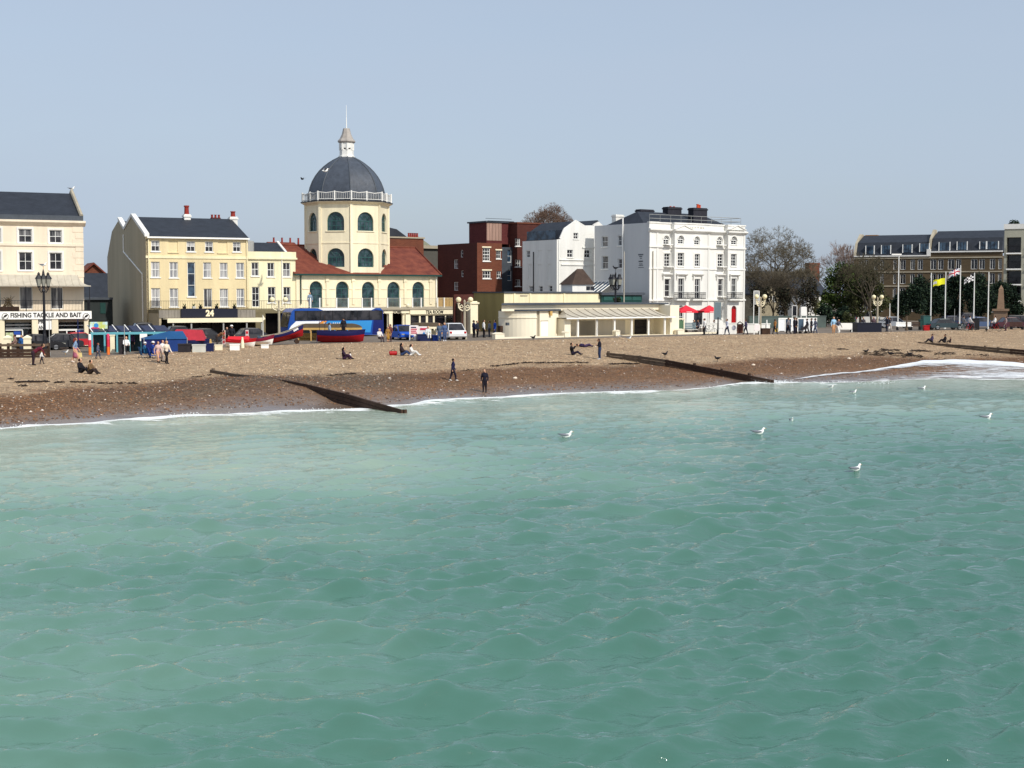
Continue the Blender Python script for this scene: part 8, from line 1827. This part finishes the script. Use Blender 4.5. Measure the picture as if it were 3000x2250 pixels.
    MB().box(hc[0]-.018*hgt, hc[0]+.018*hgt, hc[1]+.046*hgt, hc[1]+.052*hgt, hc[2]-.036*hgt, hc[2]-.030*hgt).build('mouth', cm((150, 80, 74), 'lip'), o)
    if hat: MB().lathe([(r*1.5, .45*r), (r*1.45, .55*r), (r*1.08, .6*r), (r*1.0, 1.15*r), (r*.6, 1.4*r), (.003, 1.45*r)], (hc[0], hc[1], hc[2]), 12).build('hat', cm(hat, 'cloth'), o)
    if bag:
        hp = J['hal']*hgt if len(bag) < 4 else J['har']*hgt
        MB().add([(hp[0]-.05, hp[1]-.16, hp[2]-.42), (hp[0]+.05, hp[1]-.16, hp[2]-.42), (hp[0]+.05, hp[1]+.16, hp[2]-.42), (hp[0]-.05, hp[1]+.16, hp[2]-.42), (hp[0]-.03, hp[1]-.12, hp[2]-.1), (hp[0]+.03, hp[1]-.12, hp[2]-.1), (hp[0]+.03, hp[1]+.12, hp[2]-.1), (hp[0]-.03, hp[1]+.12, hp[2]-.1)], [(0, 3, 2, 1), (4, 5, 6, 7), (0, 1, 5, 4), (1, 2, 6, 5), (2, 3, 7, 6), (3, 0, 4, 7)]).tube([(hp[0], hp[1]-.1, hp[2]-.1), (hp[0], hp[1], hp[2]+.03), (hp[0], hp[1]+.1, hp[2]-.1)], .012, 4).build('bag', cm(bag[:3], 'cloth'), o)
    return o
RATIO = {'stand': 1, 'walk': 1, 'bow': .97, 'bend': .88, 'sit': .54, 'armsup': .54, 'sitfwd': .54, 'chair': .74, 'lie': .3}
def pp(label, x, y, hpx, pose, head, top, legs, Y=None, hm=None, dz=0, **kw):
    """on the beach (or, with Y, on the ground) at photo pixel x,y; size from the height it has in the photo"""
    p = place(x, y) if Y is None else og(x, Y); h = hm or hpx*p.y/F/RATIO[pose]; h = min(max(h, .75), 1.86); return person(label, p+Vector((0, 0, dz-.01)), h, pose, R(head), top, legs, **kw)
BK, NV, DN, WH = (26, 24, 30), (28, 30, 62), (50, 66, 104), (230, 228, 226)
GB, GP = 'people on the beach', 'people on the promenade'
pp('man in a maroon hoodie bending towards the toddler', 97, 1070, 74, 'bend', 20, (96, 26, 44), (44, 28, 38), hm=1.72, group=GB)
pp('toddler in a white top beside the man in maroon', 122, 1066, 46, 'walk', 10, WH, (40, 40, 52), hm=.95, hair=(150, 100, 60), group=GB)
pp('woman in a blue top and pink skirt carrying a straw bag', 221, 1062, 86, 'walk', 20, (126, 150, 180), (168, 96, 118), hm=1.8, hair=(120, 52, 44), skirt=True, bare_arm=True, shoes=(230, 220, 210), longhair=True, bag=(206, 190, 130), group=GB)
pp('child in a grey coat walking right of the woman in a pink skirt', 287, 1051, 50, 'walk', 25, (92, 98, 120), (70, 74, 92), hm=1.2, hair=(120, 60, 50), group=GB)
pp('person in black sitting on the shingle, left of the close pair', 236, 1093, 46, 'sit', -15, BK, (22, 20, 26), hm=1.75, group=GB); pp('person in brown sitting on the shingle, right of the close pair', 262, 1096, 44, 'sitfwd', -15, (112, 88, 60), (46, 36, 34), hm=1.7, hair=(28, 20, 18), group=GB)
def lowchair(label, p, m, hd):
    r = empty('beach_chair', label, 'chair', p, R(hd), 'blue beach chairs')
    MB().box(-.28, .28, -.25, .25, .22, .25).build('seat', m, r); MB().add([(-.28, -.25, .22), (.28, -.25, .22), (.28, -.45, .85), (-.28, -.45, .85), (-.28, -.28, .22), (.28, -.28, .22), (.28, -.48, .85), (-.28, -.48, .85)], [(0, 1, 2, 3), (7, 6, 5, 4), (0, 4, 5, 1), (1, 5, 6, 2), (2, 6, 7, 3), (3, 7, 4, 0)]).build('backrest', m, r)
    for sx in (-.26, .26):
        for sy in (-.22, .22): MB().tube([(sx, sy, -.1), (sx, sy, .22)], .018, 5).build('leg', 'grey_metal', r)
for x, y, m, a, b in ((425, 1049, 'canvas_blue', 'left', (40, 100, 140)), (449, 1050, 'blue', 'right', (30, 60, 140))):
    p = place(x, y); lowchair('low %s beach chair, %s of the pair by the navy stall' % ('teal' if a == 'left' else 'royal blue', a), p, m, -60)
    person('person with a white sun hat in the %s low beach chair' % ('teal' if a == 'left' else 'royal blue'), p+Vector((0, 0, -.02)), 1.62 if a == 'left' else 1.72, 'chair', R(30), b, b, hat=WH, hair=(60, 50, 44), group=GB)
pp('girl in a pale floral top and shorts, left of the three walkers', 463, 1062, 60, 'walk', -40, (206, 176, 170), (200, 150, 140), hm=1.55, bare_leg=True, hair=(84, 44, 36), group=GB); pp('girl in a white top, middle of the three walkers', 476, 1060, 62, 'walk', -30, (226, 220, 216), (150, 140, 134), hm=1.6, hair=(96, 40, 40), group=GB); pp('girl in a cream top and black trousers, right of the three walkers', 488, 1066, 68, 'walk', -35, (222, 208, 190), BK, hm=1.68, hair=(150, 116, 84), longhair=True, group=GB)
pp('person in dark purple sitting on a mat with a small child', 1008, 1053, 38, 'sit', 0, (44, 24, 44), (50, 26, 50), hm=1.7, longhair=True, hair=(30, 22, 24), group=GB); pp('small child in white beside the person in purple', 1025, 1052, 22, 'sit', 170, WH, (120, 90, 100), hm=1.0, group=GB)
o, h = pole('beach_stick', 'thin upright stick with a cross bar beside the person in purple', 'stick', 987, 118, 1018, .03, 'wood_dark'); o.location = place(987, 1053); MB().box(-.2, .2, -.02, .02, 1.0, 1.04).build('cross_bar', 'wood_dark', o); o.scale = (1, 1, .35)
pp('person in a dark top sitting, left of the pair below the blue car', 1178, 1042, 37, 'sit', -10, (40, 28, 34), DN, longhair=True, hair=(30, 22, 22), shoes=WH, group=GB); pp('person in a white top sitting, right of the pair below the blue car', 1206, 1042, 34, 'sit', -10, (222, 218, 212), (200, 200, 196), longhair=True, hair=(44, 26, 24), shoes=WH, group=GB)
bg_ = empty('red_bag', 'red holdall lying on the shingle left of the sitting pair', 'bag', place(1152, 1041), R(10)); MB().tube([(-.32, 0, .16), (-.28, 0, .17), (.28, 0, .17), (.32, 0, .16)], [.1, .17, .17, .1], 10).build('body', 'red_paint', bg_); MB().tube([(-.18, 0, .3), (-.1, 0, .45), (.1, 0, .45), (.18, 0, .3)], .02, 5).build('handle', 'rubber', bg_)
pp('boy in a navy tracksuit walking down the wet shingle', 1327, 1116, 67, 'walk', 15, (30, 30, 66), (28, 26, 44), hair=(36, 24, 22), shoes=(210, 206, 200), group=GB)
pp('boy in black standing at the edge of the water', 1420, 1149, 68, 'stand', -100, (24, 24, 40), (26, 22, 32), hair=(30, 22, 20), group=GB)
pp('person in black sitting back with hands raised, right part of the beach', 1678, 1040, 37, 'armsup', -12, BK, (30, 24, 44), hair=(24, 20, 20), group=GB)
pp('person in dark purple lying on the shingle below the shelter', 1714, 1017, 20, 'lie', 0, (40, 28, 60), (70, 54, 84), hm=1.6, hair=(30, 22, 22), scale_w=1.3, group=GB)
pp('man in a black jacket and jeans standing with bowed head', 1757, 1053, 62, 'bow', 185, (24, 24, 38), (40, 56, 90), hair=(50, 34, 28), shoes=WH, group=GB)
for x, y, lab, c_ in ((2730, 1003, 'person in purple sitting behind the far groyne, left one', (70, 60, 90)), (2768, 1004, 'person in black sitting behind the far groyne, middle one', BK), (2784, 1004, 'small child sitting behind the far groyne, right one', (60, 40, 40))):
    pp(lab, x, y, 18, 'sit', 180, c_, BK, hm=1.0 if x == 2784 else 1.6, group=GB)
# promenade
pp('man in a brown shirt sitting on the left promenade wall', 40, 0, 0, 'chair', -160, (140, 110, 100), (150, 130, 110), Y=110.5, hm=1.75, dz=.45, group=GP, hair=(30, 22, 20)); pp('person in blue leaning at the left cream piers', 62, 0, 0, 'stand', -90, (40, 90, 150), (44, 50, 70), Y=114, hm=1.6, group=GP)
pp('person in white sitting at the turquoise shelter, left one', 368, 0, 0, 'chair', -60, WH, BK, Y=113.5, hm=1.7, dz=.2, group=GP); pp('person in purple behind the turquoise shelter rail', 383, 0, 0, 'stand', -70, (90, 60, 100), BK, Y=118, hm=1.7, group=GP)
pp('man with a white cap behind the red dinghy', 678, 0, 0, 'stand', -90, (34, 34, 42), BK, Y=129, hm=1.8, hat=WH, group=GP); pp('person in dark clothes beside the man with the white cap', 664, 0, 0, 'stand', -60, (44, 40, 44), BK, Y=130, hm=1.6, group=GP)
pp('person in orange and brown beside the bar bicycles', 634, 0, 0, 'bend', 0, (130, 90, 60), (60, 48, 44), Y=127, hm=1.65, group=GP)
pp('person in a pale blue top leaning over the large red boat', 965, 0, 0, 'stand', 20, (150, 170, 190), DN, Y=132.5, hm=1.7, dz=.1, group=GP); pp('man in black with a white shirt standing behind the large red boat', 1006, 0, 0, 'stand', -100, (34, 30, 40), BK, Y=132.5, hm=1.75, dz=.5, hat=(40, 36, 40), group=GP)
pp('man in a pale jacket sitting at the end of the large red boat', 1112, 0, 0, 'chair', -50, (210, 206, 204), (70, 60, 66), Y=128, hm=1.75, hair=(200, 190, 180), group=GP); pp('woman in a maroon patterned coat standing left of the blue hatchback', 1142, 0, 0, 'stand', -120, (120, 70, 60), (80, 50, 50), Y=129.5, hm=1.68, longhair=True, group=GP)
pp('person in a mustard skirt beside the woman in maroon', 1136, 0, 0, 'stand', -60, (150, 110, 60), (160, 120, 50), Y=128.6, hm=1.45, skirt=True, group=GP)
pp('person in white trousers perched on the blue storage box', 1254, 0, 0, 'chair', -70, (200, 206, 206), (230, 228, 222), Y=129.3, hm=1.6, dz=.25, group=GP)
pp('person with a red bag standing left of the white car', 1287, 0, 0, 'stand', -100, (84, 100, 120), (60, 80, 120), Y=130, hm=1.7, hair=(90, 40, 40), group=GP); pp('person in denim standing against the white car', 1302, 0, 0, 'stand', -70, (70, 90, 130), (60, 78, 116), Y=130, hm=1.75, shoes=WH, group=GP)
for x, Y, hd, t_, l_, hm, lab in ((1388, 139, 30, NV, BK, 1.78, 'person in a navy jacket at the passage gate, leftmost'), (1398, 140, -30, (40, 44, 60), BK, 1.7, 'person in dark grey at the passage gate, second from left'), (1417, 139, 10, (224, 222, 220), BK, 1.8, 'person in a white shirt and black jacket at the passage gate'), (1434, 141, 160, (120, 126, 140), (60, 64, 80), 1.65, 'person in grey at the passage gate, beside the blue jacket'), (1450, 140, 200, (30, 74, 170), (40, 50, 90), 1.75, 'person in a bright blue jacket by the rounded shelter end'),
    (2064, 148, 190, WH, BK, 1.75, 'person in a white top and black trousers on the forecourt edge'), (2131, 147, 200, (196, 200, 214), (50, 56, 78), 1.72, 'walker in a striped pale top in front of the forecourt wall'), (2186, 149, 170, (60, 56, 84), (44, 44, 60), 1.66, 'walker in dark clothes by the brown gate'),
    (2271, 149, 20, (160, 110, 60), BK, 1.65, 'walker with a yellow bag right of the hotel lamp'), (2310, 152, -20, (130, 126, 128), BK, 1.75, 'walker in grey in front of the glass screens'), (2328, 151, 10, (36, 34, 44), (40, 40, 56), 1.8, 'walker in a black coat in front of the glass screens'), (2334, 153, 190, BK, BK, 1.72, 'walker in black just behind the black coat'),
    (2366, 152, 170, (34, 34, 44), BK, 1.66, 'person in black pushing a pushchair, left of the group'), (2378, 152, 180, (44, 44, 52), (30, 34, 50), 1.7, 'person in charcoal in the middle of the pushchair group'), (2390, 151, 150, (70, 74, 90), (60, 70, 96), 1.72, 'person in grey-blue at the right of the pushchair group'),
    (2443, 151, -80, (150, 190, 220), (196, 150, 110), 1.85, 'man in a pale blue shirt and tan trousers'), (2457, 151, -60, (70, 70, 84), (224, 222, 216), 1.6, 'person in white trousers left of the white banner'), (2600, 160, 200, (40, 42, 56), (60, 64, 80), 1.75, 'walker in navy right of the navy kiosk'), (2608, 161, 190, (60, 60, 66), (190, 180, 170), 1.65, 'walker with pale trousers right of the navy kiosk'),
    (2530, 163, -90, (60, 56, 64), BK, 1.6, 'person in grey behind the navy kiosk'), (2560, 163, -90, (90, 70, 76), BK, 1.65, 'person in mauve behind the navy kiosk')):
    pp(lab, x, 0, 0, 'walk' if x in (2131, 2186, 2271, 2310, 2390, 2457, 2608, 2366) else 'stand', hd, t_, l_, Y=Y, hm=hm, group=GP, bag=(214, 180, 60) if x == 2271 else None)
for x, hd, lab in ((2034, -60, 'guest in black seated under the left red parasol'), (2046, 200, 'guest in grey seated between the red parasols'), (2092, 190, 'guest in navy seated under the right red parasol')): pp(lab, x, 0, 0, 'chair', hd, BK if x == 2034 else ((90, 90, 100) if x == 2046 else NV), BK, Y=156, hm=1.72, group=GP, dz=.15)
# pushchair and bicycles
pcx = empty('pushchair', 'dark pushchair in the group of walkers by the glass screens', 'pushchair', og(2354, 151.5), R(180)); MB().add([(-.3, -.22, .45), (.3, -.22, .4), (.3, .22, .4), (-.3, .22, .45), (-.42, -.22, .95), (.15, -.22, .62), (.15, .22, .62), (-.42, .22, .95)], [(0, 3, 2, 1), (0, 1, 5, 4), (1, 2, 6, 5), (2, 3, 7, 6), (3, 0, 4, 7), (4, 5, 6, 7)]).build('seat', 'crate_dark', pcx)
for sx in (-.3, .32):
    for sy in (-.24, .24): MB().tube([(sx, sy-.02, .13), (sx, sy+.02, .13)], .14, 10).build('wheel', 'rubber', pcx)
MB().tube([(-.3, -.2, .5), (-.62, -.2, 1.0), (-.62, .2, 1.0), (-.3, .2, .5)], .02, 5).build('handle', 'grey_metal', pcx)
def bike(label, x, Y, hd, m):
    r = empty('bicycle', label, 'bicycle', og(x, Y), R(hd), 'bicycles on the promenade')
    for sx in (-.5, .5):
        mb = MB(); mb.tube([(sx+.33*math.cos(t), 0, .33+.33*math.sin(t)) for t in np.linspace(0, 2*math.pi, 17)], .02, 5, False); w = mb.build('wheel', 'rubber', r)
        sp = MB()
        for t in np.linspace(0, math.pi, 5)[:-1]: sp.tube([(sx+.32*math.cos(t), 0, .33+.32*math.sin(t)), (sx-.32*math.cos(t), 0, .33-.32*math.sin(t))], .005, 3)
        sp.build('spokes', 'grey_metal', w)
    MB().tube([(-.5, 0, .33), (-.18, 0, .85), (.35, 0, .88), (.0, 0, .33), (-.5, 0, .33)], .02, 5).tube([(0, 0, .33), (-.2, 0, .92)], .02, 5).tube([(.5, 0, .33), (.36, 0, .98)], .02, 5).build('frame', m, r)
    MB().tube([(.36, -.26, 1.0), (.34, 0, 1.0), (.36, .26, 1.0)], .018, 5).build('handlebar', 'black_paint', r); MB().box(-.34, -.08, -.07, .07, .92, .98).build('saddle', 'black_paint', r)
    return r
bike('bicycle ridden by the grey cyclist under the union flag', 2824, 160, 20, 'grey_metal'); bike('bicycle ridden by the white-topped cyclist under the union flag', 2843, 160, 15, 'red_paint'); bike('bicycle ridden by the cyclist in white near the obelisk', 2915, 161, 175, 'red_paint'); bike('bicycle leaning by the bar, left of the red dinghy', 640, 126, 20, 'iron'); bike('bicycle propped against the white forecourt wall', 2082, 148.5, 24, 'iron')
for x, hd, t_, lab in ((2824, 20, (110, 112, 118), 'grey cyclist under the union flag'), (2843, 15, (206, 206, 208), 'cyclist in a pale top under the union flag'), (2915, 175, WH, 'cyclist in white near the obelisk')): pp(lab, x, 0, 0, 'chair', hd, t_, (80, 80, 90), Y=160 if x < 2900 else 161, hm=1.75, dz=.5, group=GP)
pp('person in mauve walking left of the obelisk foot', 2948, 0, 0, 'stand', 170, (150, 130, 130), (90, 60, 70), Y=163, hm=1.7, group=GP)
pp('person leaning on the terrace rail of the cinema', 908, 0, 0, 'stand', -70, (130, 150, 170), (120, 130, 150), Y=147.2, hm=1.65, dz=DOME.O.z+ztd-zground(908)+.01, group=GP)
